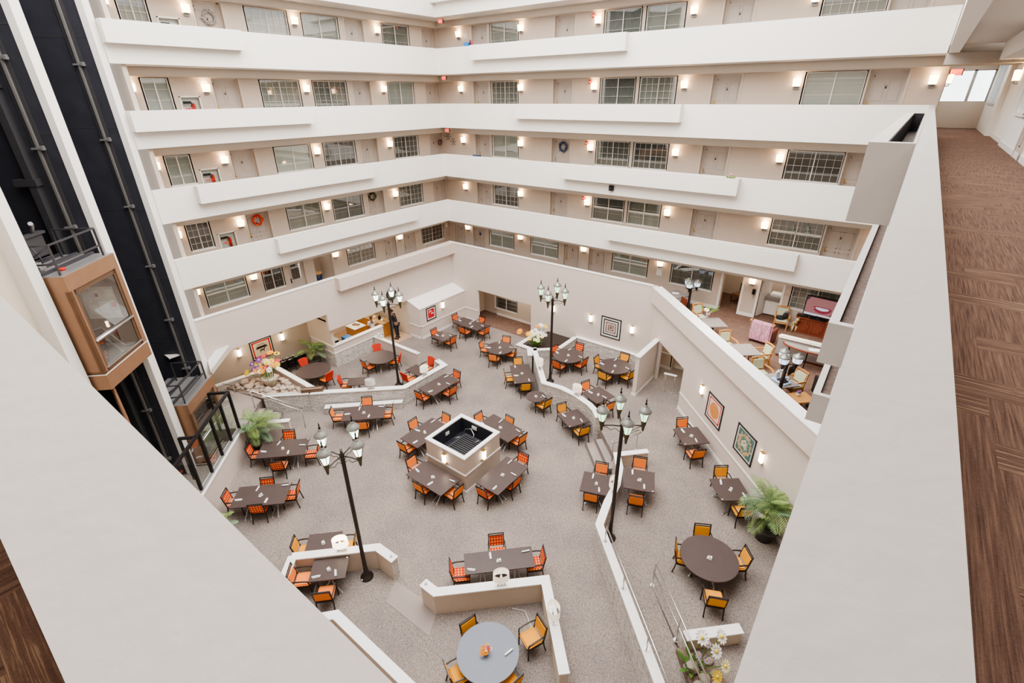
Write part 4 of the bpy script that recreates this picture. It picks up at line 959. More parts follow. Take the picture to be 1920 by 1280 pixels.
def make_car(name, label, a0, a1, z0, ztop, d1=.445, d0=-1.35, low=True):
    """a glass fronted cab; local x along the bank, y out of it"""
    t = thing(name, bk((a0+a1)/2, 0, z0), math.atan2(-R2, R2), label, 'elevator')
    w = (a1-a0)/2; H = ztop-z0; fb = .52 if low else .06; ft = .44
    mb('bronze').box(-w, w, d0, d1, 0, fb).build('lower_fascia', t)
    mb('white').box(-w-.005, w+.005, d1-.0, d1+.008, fb-.02, fb+.01).box(w, w+.008, d0, d1, fb-.02, fb+.01).build('fascia_trim', t)
    mb('bronze').box(-w, w, d0, d1, H-ft, H).build('upper_fascia', t)
    m = mb('bronze')
    m.box(-w, -w+.20, d1-.12, d1, fb, H-ft).box(w-.17, w, d1-.12, d1, fb, H-ft).box(w-.12, w, d0, d0+.5, fb, H-ft).box(w-.10, w, d1-.55, d1, fb, H-ft).box(w-.12, w, d0, d1, fb, fb+.1)
    m.mat('bronzedark').box(-w+.2, w-.17, d1-.09, d1-.03, fb, fb+.12).box(-w+.2, w-.17, d1-.09, d1-.03, H-ft-.14, H-ft).box(-w+.2, -w+.3, d1-.09, d1-.03, fb, H-ft).box(w-.29, w-.17, d1-.09, d1-.03, fb, H-ft)
    m.mat('bronzedark').box(w-.10, w-.02, d0+.4, d1-.5, fb, H-ft)
    m.build('cab_frame', t)
    g = mb('clearglass'); g.face([(-w+.25, d1-.05, fb+.1), (w-.25, d1-.05, fb+.1), (w-.25, d1-.05, H-ft-.1), (-w+.25, d1-.05, H-ft-.1)]); g.build('glass_pane', t)
    mb('bronzedark').box(-w+.02, w-.02, d0, d0+.06, fb, H-ft).box(-w, -w+.06, d0, d1-.1, fb, H-ft).build('cab_wall', t)
    mb('greywood').box(-w+.05, w-.05, d0+.05, d1-.1, fb, fb+.02).build('cab_floor', t)
    mb('steel').tube([(-w+.2, d1-.02, fb+1.02), (w-.2, d1-.02, fb+1.02)], .045, 8).tube([(-w+.1, d0+.12, fb+.95), (w-.1, d0+.12, fb+.95)], .025, 6).build('handrail', t)
    mb('steel').box(-w+.2, w-.2, d1-.03, d1-.0, fb+.12, fb+.17).build('sill_bar', t)
    # roof deck and guard rail
    m = mb('gsteel').box(-w+.02, w-.02, d0+.02, d1-.02, H, H+.02); m.mat('shaftbeam')
    for y in (d0+.3, d0+.75, d0+1.2): m.box(-w+.05, w-.05, y, y+.08, H+.02, H+.10)
    m.build('roof_deck', t)
    m = mb('shaftbeam'); r = .026
    x0, x1 = -w+.28, w-.12
    for x in (x0, x1):
        m.tube([(x, d1-.12, H), (x, d1-.12, H+.86)], r, 4)
    for z in (H+.86, H+.34): m.tube([(x0, d1-.12, z), (x1, d1-.12, z), (x1, d0+.5, z-.04)], r, 4)
    m.tube([(x1, d1-.12, H+.84), (x1, d0+.4, H+.04)], r, 4); m.tube([(x0, d0+.5, H), (x0, d0+.5, H+.86), (x0, d1-.12, H+.86)], r, 4)
    m.build('guard_rail', t)
    return t, w, H, fb, ft
t, w, H, fb, ft = make_car('elevator_car', 'bronze glass fronted elevator cab hanging midway up its shaft', 3.995, 6.34, 5.72, 9.34)
o = mb('cream').box(-w+.06, -w+.075, -.97, .05, 1.46, 2.55).build('notice_board', t)
m = mb('paper')
for y, z, a, b in ((-.90, 2.05, .22, .30), (-.60, 2.15, .22, .30), (-.2, 2.2, .2, .26), (-.85, 1.62, .24, .32), (-.52, 1.66, .26, .40), (-.1, 1.55, .12, .16)): m.box(-w+.075, -w+.082, y, y+a, z, z+b)
m.mat('red').box(-w+.075, -w+.083, -.16, 0, 1.85, 2.02).box(-w+.075, -w+.083, -.93, -.70, 2.40, 2.47); m.mat('black').box(-w+.082, -w+.086, -.54, -.44, 2.22, 2.34); m.build('pinned_papers', o)
m = mb('shaftbeam').box(-.5, .75, -.95, -.85, H+.25, H+.85).box(-.6, .8, -1.0, -.8, H+.85, H+.92); m.build('crosshead', t)
mb('gsteel').tube([(-.25, -.9, H+.9), (-.28, -.85, H+1.15), (-.2, -.8, H+1.2)], .06, 8).build('work_light', t); m = mb('gsteel').rbox(.55, .95, -.65, -.25, H+.02, H+.3, .08); m.build('motor', t)
mb('red').tube([(.55, .05, H+.02), (.55, .05, H+.08)], .09, 12).build('red_button', t)
mb('bronze').tube([(0, -.4, -5.7), (0, -.4, 0)], .07, 10).build('piston', t)
m = mb('shaftbeam').tube([(.3, -.6, H), (.35, -.5, H+.3), (.25, -.75, H+.7)], .02, 6).tube([(.5, -.7, H), (.42, -.55, H+.2), (.55, -.85, H+.5)], .02, 6).build('cables', t)
t2, *_ = make_car('elevator_car', 'bronze elevator cab parked at the bottom of its shaft behind the glass railing', .81, 3.13, .02, 2.97, low=False)

# glass railing round the elevator pit
GR = Fr((-19.52, 6.27), (1, -1))
t = thing('glass_railing', (-19.52, 6.27, 1.16), GR.rz, 'black framed glass railing standing on the retaining wall by the elevators', 'railing')
m = mb('black').box(-.02, 6.2, -.045, .045, 1.80, 1.90); m.build('top_rail', t)
mb('gsteel').box(-.02, 6.2, -.05, .05, 0, .07).build('bottom_rail', t)
pos = [0.0, .86, 1.78, 2.75, 3.68, 4.6, 5.5]
for x in pos: mb('black').box(x-.03, x+.05, -.05, .05, 0, 1.85).build('post', t)
for a, b in zip(pos, pos[1:]):
    g = mb('clearglass'); g.face([(a+.05, 0, .07), (b-.03, 0, .07), (b-.03, 0, 1.8), (a+.05, 0, 1.8)]); g.build('glass_pane', t)
mb('black').box(0, .08, -.75, .0, 1.80, 1.90).box(0, .08, -.78, -.70, 0, 1.88).build('return_rail', t); mb('black').box(2.95, 3.03, -.55, 0, 1.80, 1.90).box(2.95, 3.03, -.58, -.5, 0, 1.88).build('return_rail', t)
g = mb('clearglass'); g.face([(.04, -.7, .07), (.04, 0, .07), (.04, 0, 1.8), (.04, -.7, 1.8)]); g.build('glass_pane', t)

# ------------------------------------------------------------------ chairs
def make_chair(kind):
    t = thing('dining_chair')
    fm = {'O': 'O', 'P': 'P', 'G': 'G', 'R': 'Rb'}[kind]; sm = 'O' if kind == 'R' else fm
    mb(sm).rbox(-.245, .245, -.21, .27, .405, .49, .03, 2).build('seat', t)
    mb('chairblack').box(-.255, .255, -.22, .255, .365, .41).build('seat_frame', t)
    if kind == 'R':
        m = mb(fm)   # flared upholstered back without an open top rail
        rows = []
        for z, y, w in ((.46, -.235, .20), (.62, -.26, .215), (.80, -.30, .24), (.93, -.34, .255), (.97, -.35, .22)):
            rows.append([Vector((x*w, y-.035*(1-abs(x))+dy, z+(.02*(1-x*x) if z > .9 else 0))) for dy in (0,) for x in (-1, -.5, 0, .5, 1)])
        for A, B in zip(rows, rows[1:]):
            for j in range(4):
                m.face([A[j], A[j+1], B[j+1], B[j]]); m.face([A[j]+Vector((0, -.06, 0)), B[j]+Vector((0, -.06, 0)), B[j+1]+Vector((0, -.06, 0)), A[j+1]+Vector((0, -.06, 0))])
            for j in (0, 4):
                m.face([A[j], B[j], B[j]+Vector((0, -.06, 0)), A[j]+Vector((0, -.06, 0))])
        for j in range(4): m.face([rows[-1][j], rows[-1][j+1], rows[-1][j+1]+Vector((0, -.06, 0)), rows[-1][j]+Vector((0, -.06, 0))])
        m.build('backrest', t)
    else:
        m = mb(fm); q = lambda x, z, dy: (x, -.235-(z-.46)*.19+dy, z)
        m.hull8([q(-.222, .53, -.03), q(.222, .53, -.03), q(.222, .53, .02), q(-.222, .53, .02), q(-.222, .855, -.03), q(.222, .855, -.03), q(.222, .855, .02), q(-.222, .855, .02)])
        m.build('backrest', t)
    m = mb('chairblack')
    for s in (-1, 1):
        if kind != 'R': m.tube([(s*.245, -.22, .40), (s*.245, -.25, .54), (s*.245, -.333, .955)], .017, 4)
    if kind != 'R':
        m.tube([(-.262, -.332, .95), (.262, -.332, .95)], .017, 4).tube([(-.245, -.318, .885), (.245, -.318, .885)], .012, 4).tube([(-.245, -.25, .515), (.245, -.25, .515)], .013, 4)
    else: m.tube([(-.22, -.26, .46), (.22, -.26, .46)], .016, 4)
    m.build('back_frame', t)
    for s in (-1, 1):
        mb('chairblack').tube([(s*.26, -.272, .66), (s*.275, -.12, .675), (s*.28, .08, .67), (s*.275, .22, .645), (s*.27, .255, .60)], .019, 4).build('armrest', t)
    for s in (-1, 1):
        mb('chairblack').tube([(s*.245, -.225, .42), (s*.25, -.25, .2), (s*.255, -.30, 0)], .018, 4).build('leg', t)
        mb('chairblack').tube([(s*.268, .258, .63), (s*.255, .25, .42), (s*.255, .262, 0)], .018, 4).build('leg', t)
    return t
CH = {k: make_chair(k) for k in 'OPGR'}

# ------------------------------------------------------------------ tables
_tm = {}
def make_table(shape, la, lb, top='table'):
    key = (shape, round(la, 2), round(lb, 2), top)
    if key in _tm: return _tm[key]
    t = thing('dining_table')
    if shape == 'round':
        r = la/2
        mb(top).lathe([(r-.02, .70), (r, .712), (r, .735), (r-.006, .74)], n=48, smooth=False).build('tabletop', t)
        mb('gsteel').lathe([(.05, .33), (.05, .70), (.18, .70), (.18, .705)], n=12).build('pedestal', t)
        for k in range(4):
            a = PI/4+k*PI/2; c, s = math.cos(a), math.sin(a)
            R = r*.62
            mb('gsteel').tube([(.04*c, .04*s, .48), (.18*c, .18*s, .34), (R*c, R*s, .045)], [.03, .026, .02], 4).build('leg', t)
            mb('cap').tube([(R*c, R*s, 0), (R*c, R*s, .045)], .026, 8).build('glide', t)
    else:
        mb(top).box(-la/2, la/2, -lb/2, lb/2, .705, .74).build('tabletop', t)
        lng = max(la, lb) > 1.5
        L = la if la >= lb else lb; Wd = lb if la >= lb else la; ax = la >= lb
        def q(a, b, z): return (a, b, z) if ax else (b, a, z)
        offs = (-L*.25, L*.25) if lng else (0,)
        for o_ in offs:
            m = mb('gsteel'); m.tube([q(o_, -Wd*.3, .695), q(o_, Wd*.3, .695)], .03, 4).tube([q(o_, 0, .30), q(o_, 0, .69)], .045, 8); m.build('pedestal', t)
            for s in (-1, 1):
                for e in (-1, 1):
                    aa = (o_+e*.10) if lng else e*L*.30
                    mb('gsteel').tube([q(o_+e*.02, s*.02, .42), q(o_+e*.05, s*Wd*.14, .26), q(aa, s*Wd*.40, .04)], [.03, .026, .02], 4).build('leg', t)
                    mb('cap').tube([q(aa, s*Wd*.40, 0), q(aa, s*Wd*.40, .04)], .024, 8).build('glide', t)
    _tm[key] = t
    return t

def make_napkin():
    m = mb('napkin')
    m.tube([(-.125, .0, .026), (-.12, 0, .026), (0, .004, .025), (.10, 0, .024), (.135, .006, .018)], [.012, .027, .025, .022, .014], 8)
    m.box(-.10, .12, -.036, -.008, .0, .016)
    return m.build('napkin_roll')
napkin = make_napkin()
def make_caddy():
    t = thing('condiment_caddy')
    mb('white').box(-.07, .07, -.05, .05, 0, .012).build('tray', t)
    m = mb('paper').box(-.06, -.01, -.04, .04, .012, .075); m.build('sugar_packets', t)
    for x, y in ((.03, .022), (.03, -.024)):
        mb('cap').lathe([(.017, .012), (.019, .05), (.014, .07)], c=(x, y, 0), n=8).build('shaker', t)
    mb('steel').tube([(0, 0, .01), (0, 0, .12), (.012, 0, .13), (.012, 0, .12)], .004, 5).build('wire_handle', t)
    return t
caddy = make_caddy()
def make_marker():
    return mb('cap').lathe([(.028, 0), (.028, .012), (.012, .02)], n=10).build('coaster')
marker = make_marker()

T = {
    'T1': ('rect', -19.47, 20.79, 1.03, 2.10, 90.0, 0.00, [(-20.7, 20.98, -0.0, 'P'), (-19.31, 21.47, -90.0, 'P'), (-19.3, 20.12, 90.0, 'P'), (-18.33, 20.75, 180.0, 'P')]),
    'T2': ('rect', -19.60, 18.47, 1.07, 1.07, 90.0, 0.00, [(-20.18, 18.56, -0.0, 'P'), (-19.07, 18.52, 180.0, 'P')]),
    'T6': ('rect', -19.34, 12.12, 1.07, 0.77, 45.0, 0.00, [(-19.93, 11.81, 45.0, 'R')]),
    'T7': ('rect', -17.74, 14.71, 0.77, 1.10, 90.0, 0.00, [(-17.89, 15.5, -90.0, 'R'), (-17.83, 14.16, 90.0, 'R')]),
    'T8': ('rect', -15.81, 14.38, 1.88, 1.07, 90.0, 0.00, [(-15.8, 15.37, -90.0, 'P'), (-15.19, 14.43, 180.0, 'P'), (-15.91, 13.36, 90.0, 'P')]),
    'T9': ('rect', -16.81, 10.54, 1.88, 1.07, 45.0, 0.00, [(-17.32, 11.05, -45.0, 'O'), (-17.8, 9.85, 45.0, 'O'), (-16.2, 11.32, -135.0, 'O'), (-16.35, 10.1, 135.0, 'O')]),
    'T10': ('rect', -13.49, 11.22, 1.88, 1.07, 90.0, 0.00, [(-14.1, 11.34, -0.0, 'O'), (-13.52, 12.25, -90.0, 'O'), (-13.55, 10.26, 90.0, 'O')]),
    'T11': ('rect', -11.09, 13.44, 1.07, 1.88, 85.2, 0.00, [(-12.09, 13.43, -4.8, 'O'), (-11.12, 13.8, -94.8, 'O'), (-10.15, 13.44, 175.2, 'O')]),
    'T12': ('rect', -11.20, 9.47, 1.07, 1.88, 90.0, 0.00, [(-12.27, 9.59, -0.0, 'O'), (-11.26, 9.05, 90.0, 'O'), (-10.21, 9.5, 180.0, 'O')]),
    'T13': ('rect', -9.16, 11.16, 1.88, 1.07, 90.0, 0.00, [(-9.13, 12.16, -90.0, 'P'), (-9.19, 10.27, 90.0, 'P'), (-8.79, 11.18, 180.0, 'P')]),
    'T14': ('rect', -17.40, 6.93, 1.88, 1.07, 45.0, 0.00, [(-17.88, 7.38, -45.0, 'P'), (-18.25, 6.23, 45.0, 'P'), (-16.47, 7.63, -135.0, 'P'), (-16.83, 6.41, 135.0, 'P')]),
    'T15': ('rect', -15.53, 5.01, 1.88, 1.07, 45.0, 0.00, [(-15.78, 5.28, -45.0, 'P'), (-16.27, 4.39, 45.0, 'P'), (-14.99, 5.81, -135.0, 'P'), (-15.26, 4.77, 135.0, 'P')]),
    'T16': ('rect', -13.11, 17.74, 1.07, 1.88, 45.0, 0.00, [(-13.92, 18.53, -45.0, 'G'), (-13.57, 17.35, 45.0, 'G'), (-12.42, 17.07, 135.0, 'G')]),
    'T20': ('rect', -8.54, 17.48, 1.07, 1.07, 70.2, 0.60, [(-9.15, 17.77, -19.8, 'O'), (-7.94, 17.09, 160.2, 'O')]),
    'T21': ('rect', -8.91, 15.97, 1.07, 1.07, 62.2, 0.00, [(-9.54, 16.24, -27.8, 'G'), (-8.31, 15.61, 152.2, 'G')]),
    'T22': ('rect', -4.06, 17.03, 1.07, 1.07, 45.0, 0.60, [(-4.48, 17.52, -45.0, 'O'), (-3.64, 16.34, 135.0, 'O')]),
    'T23': ('rect', -1.92, 14.88, 1.07, 1.07, 38.8, 0.60, [(-2.29, 15.42, -51.2, 'G'), (-1.36, 14.35, 128.8, 'G')]),
    'T24': ('rect', -6.08, 12.91, 1.07, 1.07, 20.7, 0.00, [(-6.24, 13.56, -69.3, 'O'), (-6.01, 12.46, 110.7, 'O')]),
    'T25': ('rect', -4.65, 13.40, 1.07, 1.07, 22.6, 0.60, [(-4.93, 14.05, -67.4, 'O'), (-4.43, 12.69, 112.6, 'O')]),
    'T27': ('rect', -11.84, 5.16, 1.07, 0.77, 45.0, 0.00, [(-12.28, 4.72, 45.0, 'G'), (-11.33, 5.64, -135.0, 'G')]),
    'T28': ('rect', -10.82, 4.68, 1.08, 0.80, 45.0, 0.00, [(-11.38, 4.07, 45.0, 'O'), (-10.38, 4.21, 135.0, 'O')]),
    'T29': ('rect', -6.85, 8.08, 2.16, 0.77, 45.0, 0.00, [(-7.23, 8.45, -45.0, 'P'), (-7.62, 7.15, 45.0, 'P'), (-6.04, 8.84, -135.0, 'P')]),
    'T3': ('round', -15.86, 19.33, 1.60, 1.60, 0.0, 0.00, [(-16.72, 19.09, 15.7, 'O'), (-16.14, 20.14, -70.8, 'O'), (-15.17, 19.53, -164.5, 'O'), (-15.59, 18.51, 108.0, 'O')]),
    'T4': ('round', -20.51, 14.48, 1.58, 1.58, 0.0, 0.00, [(-21.24, 14.88, -28.9, 'R'), (-20.58, 13.69, 85.0, 'P'), (-19.9, 14.93, -144.1, 'R')]),
    'T5': ('round', -22.20, 11.40, 1.73, 1.73, 0.0, 0.00, [(-23.05, 11.49, -5.6, 'R'), (-21.33, 11.5, -173.3, 'R')]),
    'T17': ('round', -11.28, 16.40, 0.95, 0.95, 0.0, 0.00, [(-10.80, 16.34, 172.0, 'G')]),
    'T18': ('round', -11.65, 19.92, 1.60, 1.60, 0.0, 0.60, [(-12.38, 20.09, -13.1, 'P'), (-11.69, 20.89, -87.2, 'P'), (-10.89, 19.88, 176.4, 'P'), (-11.67, 19.06, 88.7, 'P')]),
    'T19': ('round', -9.16, 20.37, 1.60, 1.60, 0.0, 0.60, [(-9.94, 20.4, -2.8, 'G'), (-9.19, 21.3, -88.1, 'G'), (-9.23, 19.5, 85.3, 'G'), (-8.38, 20.22, 169.3, 'G')]),
    'T26': ('round', -1.59, 11.58, 1.67, 1.67, 0.0, 0.60, [(-1.96, 12.24, -60.6, 'G'), (-2.22, 11.38, 17.3, 'G'), (-0.94, 12.11, -140.7, 'G'), (-1.08, 10.53, 116.1, 'G')]),
    'T30': ('round', -5.31, 5.71, 1.64, 1.64, 0.0, 0.00, [(-5.93, 5.87, -14.7, 'G'), (-4.72, 6.86, -113.1, 'G'), (-5.65, 4.97, 65.2, 'G'), (-4.56, 5.57, 169.1, 'G')]),
}
# what sets each table apart: a phrase for its label and a short one for the things round it
TD = {
 'T1': ('long dark table beside the back hall opening', 'the table by the back hall'),
 'T2': ('square dark table below the red picture', 'the table under the red picture'),
 'T3': ('round dark table on the open floor outside the flower planter', 'the round table outside the planter'),
 'T4': ('round dark table behind the lamp post, by the kitchen counter wall', 'the round table by the counter wall'),
 'T5': ('large round dark table beside the stacked chairs and rock bed', 'the round table by the rock bed'),
 'T6': ('small dark table behind the unlit white drum lamp', 'the table behind the unlit drum lamp'),
 'T7': ('small dark table tucked inside the corner of the angled stone wall', 'the table inside the stone corner'),
 'T8': ('long dark table outside the corner of the angled stone wall', 'the long table outside the stone corner'),
 'T9': ('long dark table below the white stone ledge', 'the table below the stone ledge'),
 'T10': ('long dark table at the basin box, on its kitchen side', 'the basin box table, kitchen side'),
 'T11': ('long dark table at the basin box, on its hall side', 'the basin box table, hall side'),
 'T12': ('long dark table at the basin box, on its elevator side', 'the basin box table, elevator side'),
 'T13': ('long dark table at the basin box, with red checked chairs', 'the checked basin box table'),
 'T14': ('long dark table beside the potted palm by the lobby steps', 'the table beside the stair palm'),
 'T15': ('long dark table by the retaining wall, closer to the front railing', 'the front table by the retaining wall'),
 'T16': ('large dark table against the planter wall with three amber chairs', 'the table against the planter wall'),
 'T17': ('little round dark table with a single amber chair', 'the little round table'),
 'T18': ('round dark table on the terrace with red checked chairs', 'the terrace table by the planter'),
 'T19': ('round dark table on the terrace with amber chairs by the partition', 'the terrace table by the partition'),
 'T20': ('square dark table inside the curved stone wall on the terrace', 'the table inside the curved wall'),
 'T21': ('square dark table outside the curved stone wall by the steps', 'the table outside the curved wall'),
 'T22': ('square dark table below the orange mandala picture', 'the table below the mandala picture'),
 'T23': ('square dark table beside the tall palm on the terrace', 'the table beside the terrace palm'),
 'T24': ('square dark table below the ramp wall on the lower floor', 'the lower table at the ramp wall'),
 'T25': ('square dark table above the ramp wall on the terrace', 'the terrace table at the ramp wall'),
 'T26': ('large oval looking dark table beside the steel handrail', 'the large table by the handrail'),
 'T27': ('small dark table behind the lit drum lamp of the nook', 'the table behind the nook lamp'),
 'T28': ('small dark table in the nook at the lamp post foot', 'the table in the lamp post nook'),
 'T29': ('long jointed dark table behind the low tan wall', 'the long table behind the tan wall'),
 'T30': ('large round blue grey table with a vase of flowers', 'the blue grey round table'),
}
CN = {'O': 'orange', 'P': 'red checked', 'G': 'amber', 'R': 'crimson backed'}
SIDE = ['balcony side', 'lounge end', 'back hall side', 'far side', 'kitchen side', 'elevator side', 'front railing side', 'near side']
NONAP = {'T4', 'T5', 'T6', 'T7', 'T26', 'T27'}
NOCAD = {'T4', 'T5', 'T6', 'T7', 'T30'}
MARK = {'T8': (.5, -.5), 'T9': (.5, .5), 'T11': (.5, -.5), 'T12': (.5, .5), 'T14': (.5, .5), 'T15': (.5, .5), 'T16': (-.5, -.5), 'T17': (.3, .1), 'T21': (-.5, -.5), 'T22': (-.5, -.5), 'T23': (-.5, -.5), 'T25': (.5, -.5), 'T28': (.5, .5)}
for n, (shape, cx, cy, la, lb, ang, h, chairs) in T.items():
    full, short = TD[n]
    proto = make_table(shape, la, lb, 'tablegrey' if n == 'T30' else 'table')
    place(proto, (cx, cy, h), math.radians(ang), full, 'table', 'dining tables')
    seen = {}
    for (x, y, f, k) in chairs:
        th = math.degrees(math.atan2(y-cy, x-cx)) % 360
        sd = SIDE[int(round(th/45)) % 8]
        if sd in seen:
            alt = [SIDE[(int(round(th/45))+j) % 8] for j in (1, -1)]; sd = [a for a in alt if a not in seen][0]
        seen[sd] = 1
        place(CH[k], (x, y, h), math.radians(f-90), f'{CN[k]} armchair on the {sd} of {short}', 'chair', 'dining armchairs')
        if n in NONAP or (n == 'T30' and sd not in ('lounge end', 'back hall side', 'balcony side')): continue
        if n == 'T30' and 't30' in used_proto: continue
        fx, fy = math.cos(math.radians(f)), math.sin(math.radians(f))
        # rolled napkin on the table edge in front of the seat, a little to the sitter's fork side
        if shape == 'round': R = la/2-.2; bx, by = cx-fx*R, cy-fy*R
        else:
            d = Vector((x-cx, y-cy)); an = math.radians(ang); A = d.dot(Vector((math.cos(an), math.sin(an)))); B = d.dot(Vector((-math.sin(an), math.cos(an))))
            fa = fx*math.cos(an)+fy*math.sin(an)
            if abs(fa) > .7: A = math.copysign(la/2-.2, A)
            else: B = math.copysign(lb/2-.2, B)
            B = max(-lb/2+.17, min(lb/2-.17, B)); A = max(-la/2+.17, min(la/2-.17, A))
            bx, by = cx+A*math.cos(an)-B*math.sin(an), cy+A*math.sin(an)+B*math.cos(an)
        px_, py_ = bx+fy*.24, by-fx*.24
        if shape == 'rect':
            d = Vector((px_-cx, py_-cy)); A = d.dot(Vector((math.cos(an), math.sin(an)))); B = d.dot(Vector((-math.sin(an), math.cos(an))))
            A = max(-la/2+.15, min(la/2-.15, A)); B = max(-lb/2+.15, min(lb/2-.15, B))
            px_, py_ = cx+A*math.cos(an)-B*math.sin(an), cy+A*math.sin(an)+B*math.cos(an)
        if n == 'T30': used_proto.add('t30'); px_, py_ = -4.86, 6.03
        place(napkin, (px_, py_, h+.74), math.radians(f+random.uniform(-14, 14)), f'rolled white napkin on the {sd} of {short}', 'napkin', 'rolled white napkins')
    if n not in NOCAD:
        place(caddy, (cx+.02, cy-.03, h+.74), random.uniform(0, 6), f'small white condiment caddy on {short}', 'condiment caddy', 'white condiment caddies')
    if n in MARK:
        u, v = MARK[n]; an = math.radians(ang)
        A, B = (la-.12)*u, (lb-.12)*v
        place(marker, (cx+A*math.cos(an)-B*math.sin(an), cy+A*math.sin(an)+B*math.cos(an), h+.74), 0, f'tiny white coaster at the corner of {short}', 'coaster', 'tiny white coasters')

# ------------------------------------------------------------------ central basin box
t = thing('basin_box', (-11.17, 11.17, 0), 0, 'square taupe basin box with dark open top in the dining room centre', 'basin')
hw = 1.035
m = mb('basinshaded')
for q in ((-hw, hw, -hw, -hw+.13), (-hw, hw, hw-.13, hw), (-hw, -hw+.13, -hw+.13, hw-.13), (hw-.13, hw, -hw+.13, hw-.13)): m.box(*q, 0, 1.64)
m.build('box_wall', t)
m = mb('cap')
for q in ((-hw-.02, hw+.02, -hw-.02, -hw+.15), (-hw-.02, hw+.02, hw-.15, hw+.02), (-hw-.02, -hw+.15, -hw+.15, hw-.15), (hw-.15, hw+.02, -hw+.15, hw-.15)): m.box(*q, 1.64, 1.69)
m.build('box_cap', t)
mb('white').box(-hw-.03, hw+.03, -hw-.03, hw+.03, .86, .92).build('chair_rail', t)
mb('white').box(-hw-.025, hw+.025, -hw-.025, hw+.025, 0, .13).build('baseboard', t)
mb('dkslate').box(-hw+.12, hw-.12, -hw+.12, hw-.12, .9, .96).build('basin_floor', t)
m = mb('dkslate')
for q in ((-hw+.13, hw-.13, -hw+.125, -hw+.14), (-hw+.13, hw-.13, hw-.14, hw-.125), (-hw+.125, -hw+.14, -hw+.13, hw-.13), (hw-.14, hw-.125, -hw+.13, hw-.13)): m.box(*q, .9, 1.64)
m.build('basin_lining', t)
m = mb('shaftbeam')
for k in range(13):
    y = -.72+k*.105; m.box(-.45, .7, y, y+.05, 1.12, 1.15)
m.box(-.47, -.42, -.75, .62, 1.05, 1.16).box(.68, .73, -.75, .62, 1.05, 1.16).box(-.47, .73, .6, .64, 1.05, 1.17); m.build('grate', t)
m = mb('steel').tube([(-.55, .6, 1.1), (-.5, .68, 1.35), (-.25, .75, 1.42), (.0, .65, 1.3), (.05, .5, 1.16)], .018, 6).tube([(-.8, .1, 1.05), (-.6, .2, 1.15), (-.45, .35, 1.18)], .012, 6).tube([(.2, .3, 1.16), (.4, .5, 1.3)], .008, 5); m.build('hose', t)
mb('cap').box(-.3, -.05, .85, .885, 1.35, 1.5).box(-.885, -.86, -.1, .1, 1.3, 1.44).build('outlet_box', t)
put_box_sconce((-11.17, 11.17-hw, 1.26), 0, 'lit white sconce on the basin box face toward the front railing')
put_box_sconce((-11.17+hw, 11.17, 1.26), PI/2, 'lit white sconce on the basin box face toward the lounge balcony')

# ------------------------------------------------------------------ drum lamps on the low walls
def drum_lamp(loc, state, label, rz=0, sc=1.0):
    t = thing('drum_lamp', loc, rz, label, 'table lamp', 'drum lamps on the low walls')
    t.scale = (sc, sc, sc)
    m = mb('steel').box(-.16, .16, -.05, .05, 0, .018)
    for s in (-1, 1):
        m.tube([(s*.13, 0, .018), (s*.02, 0, .10), (s*.10, 0, .19), (s*.17, 0, .25)], .011, 6)
    n = 14
    m.tube([(.11*math.cos(2*PI*k/n), 0, .15+.10*math.sin(2*PI*k/n)) for k in range(n+1)], .009, 6, cap=False)
    m.tube([(0, 0, .02), (0, 0, .34)], .009, 6); m.build('lamp_base', t)
    m = mb({'on': 'lampon', 'off': 'lampoff', 'dim': 'lampdim'}[state])
    n = 28
    for (ra, z0, z1) in ((.245, .26, .53),):
        lo = [(ra*1.0*math.cos(2*PI*k/n), ra*.72*math.sin(2*PI*k/n)) for k in range(n)]
        for k in range(n):
            a, b = lo[k], lo[(k+1) % n]
            m.face([(*a, z0), (*b, z0), (b[0]*.96, b[1]*.96, z1), (a[0]*.96, a[1]*.96, z1)])
    m.build('lamp_shade', t)
    m = mb('cap' if state != 'on' else 'lampon').box(-.2, .2, -.008, .008, .47, .485).box(-.008, .008, -.16, .16, .47, .485); m.ball((0, 0, .36), .04, sub=1); m.build('bulb', t)
    return t
drum_lamp((-10.98, 5.27, .85), 'on', 'lit drum lamp on the nook wall beside the lamp post', PI/4)
drum_lamp((-6.2, 7.39, .85), 'dim', 'cream drum lamp on the tan wall in front of the long table', PI/4)
drum_lamp((-4.40, 7.42, .85), 'dim', 'cream drum lamp on the tan wall toward the ramp', -PI/4)
drum_lamp((-17.9, 11.83, .97), 'off', 'unlit white drum lamp on the angled stone wall', PI/4)
drum_lamp((-16.75, 14.3, .97), 'dim', 'cream drum lamp on the stone wall beside the corner table', PI/2)
drum_lamp((-12.15, 17.98, 1.25), 'dim', 'cream drum lamp on the stone wall behind the terrace lamp post', -PI/4)
drum_lamp((-9.37, 16.98, 1.25), 'dim', 'cream drum lamp on the curved stone wall', math.radians(-10))
drum_lamp((-5.2, 12.5, 1.2), 'dim', 'cream drum lamp on the ramp wall between two square tables', math.radians(-75))

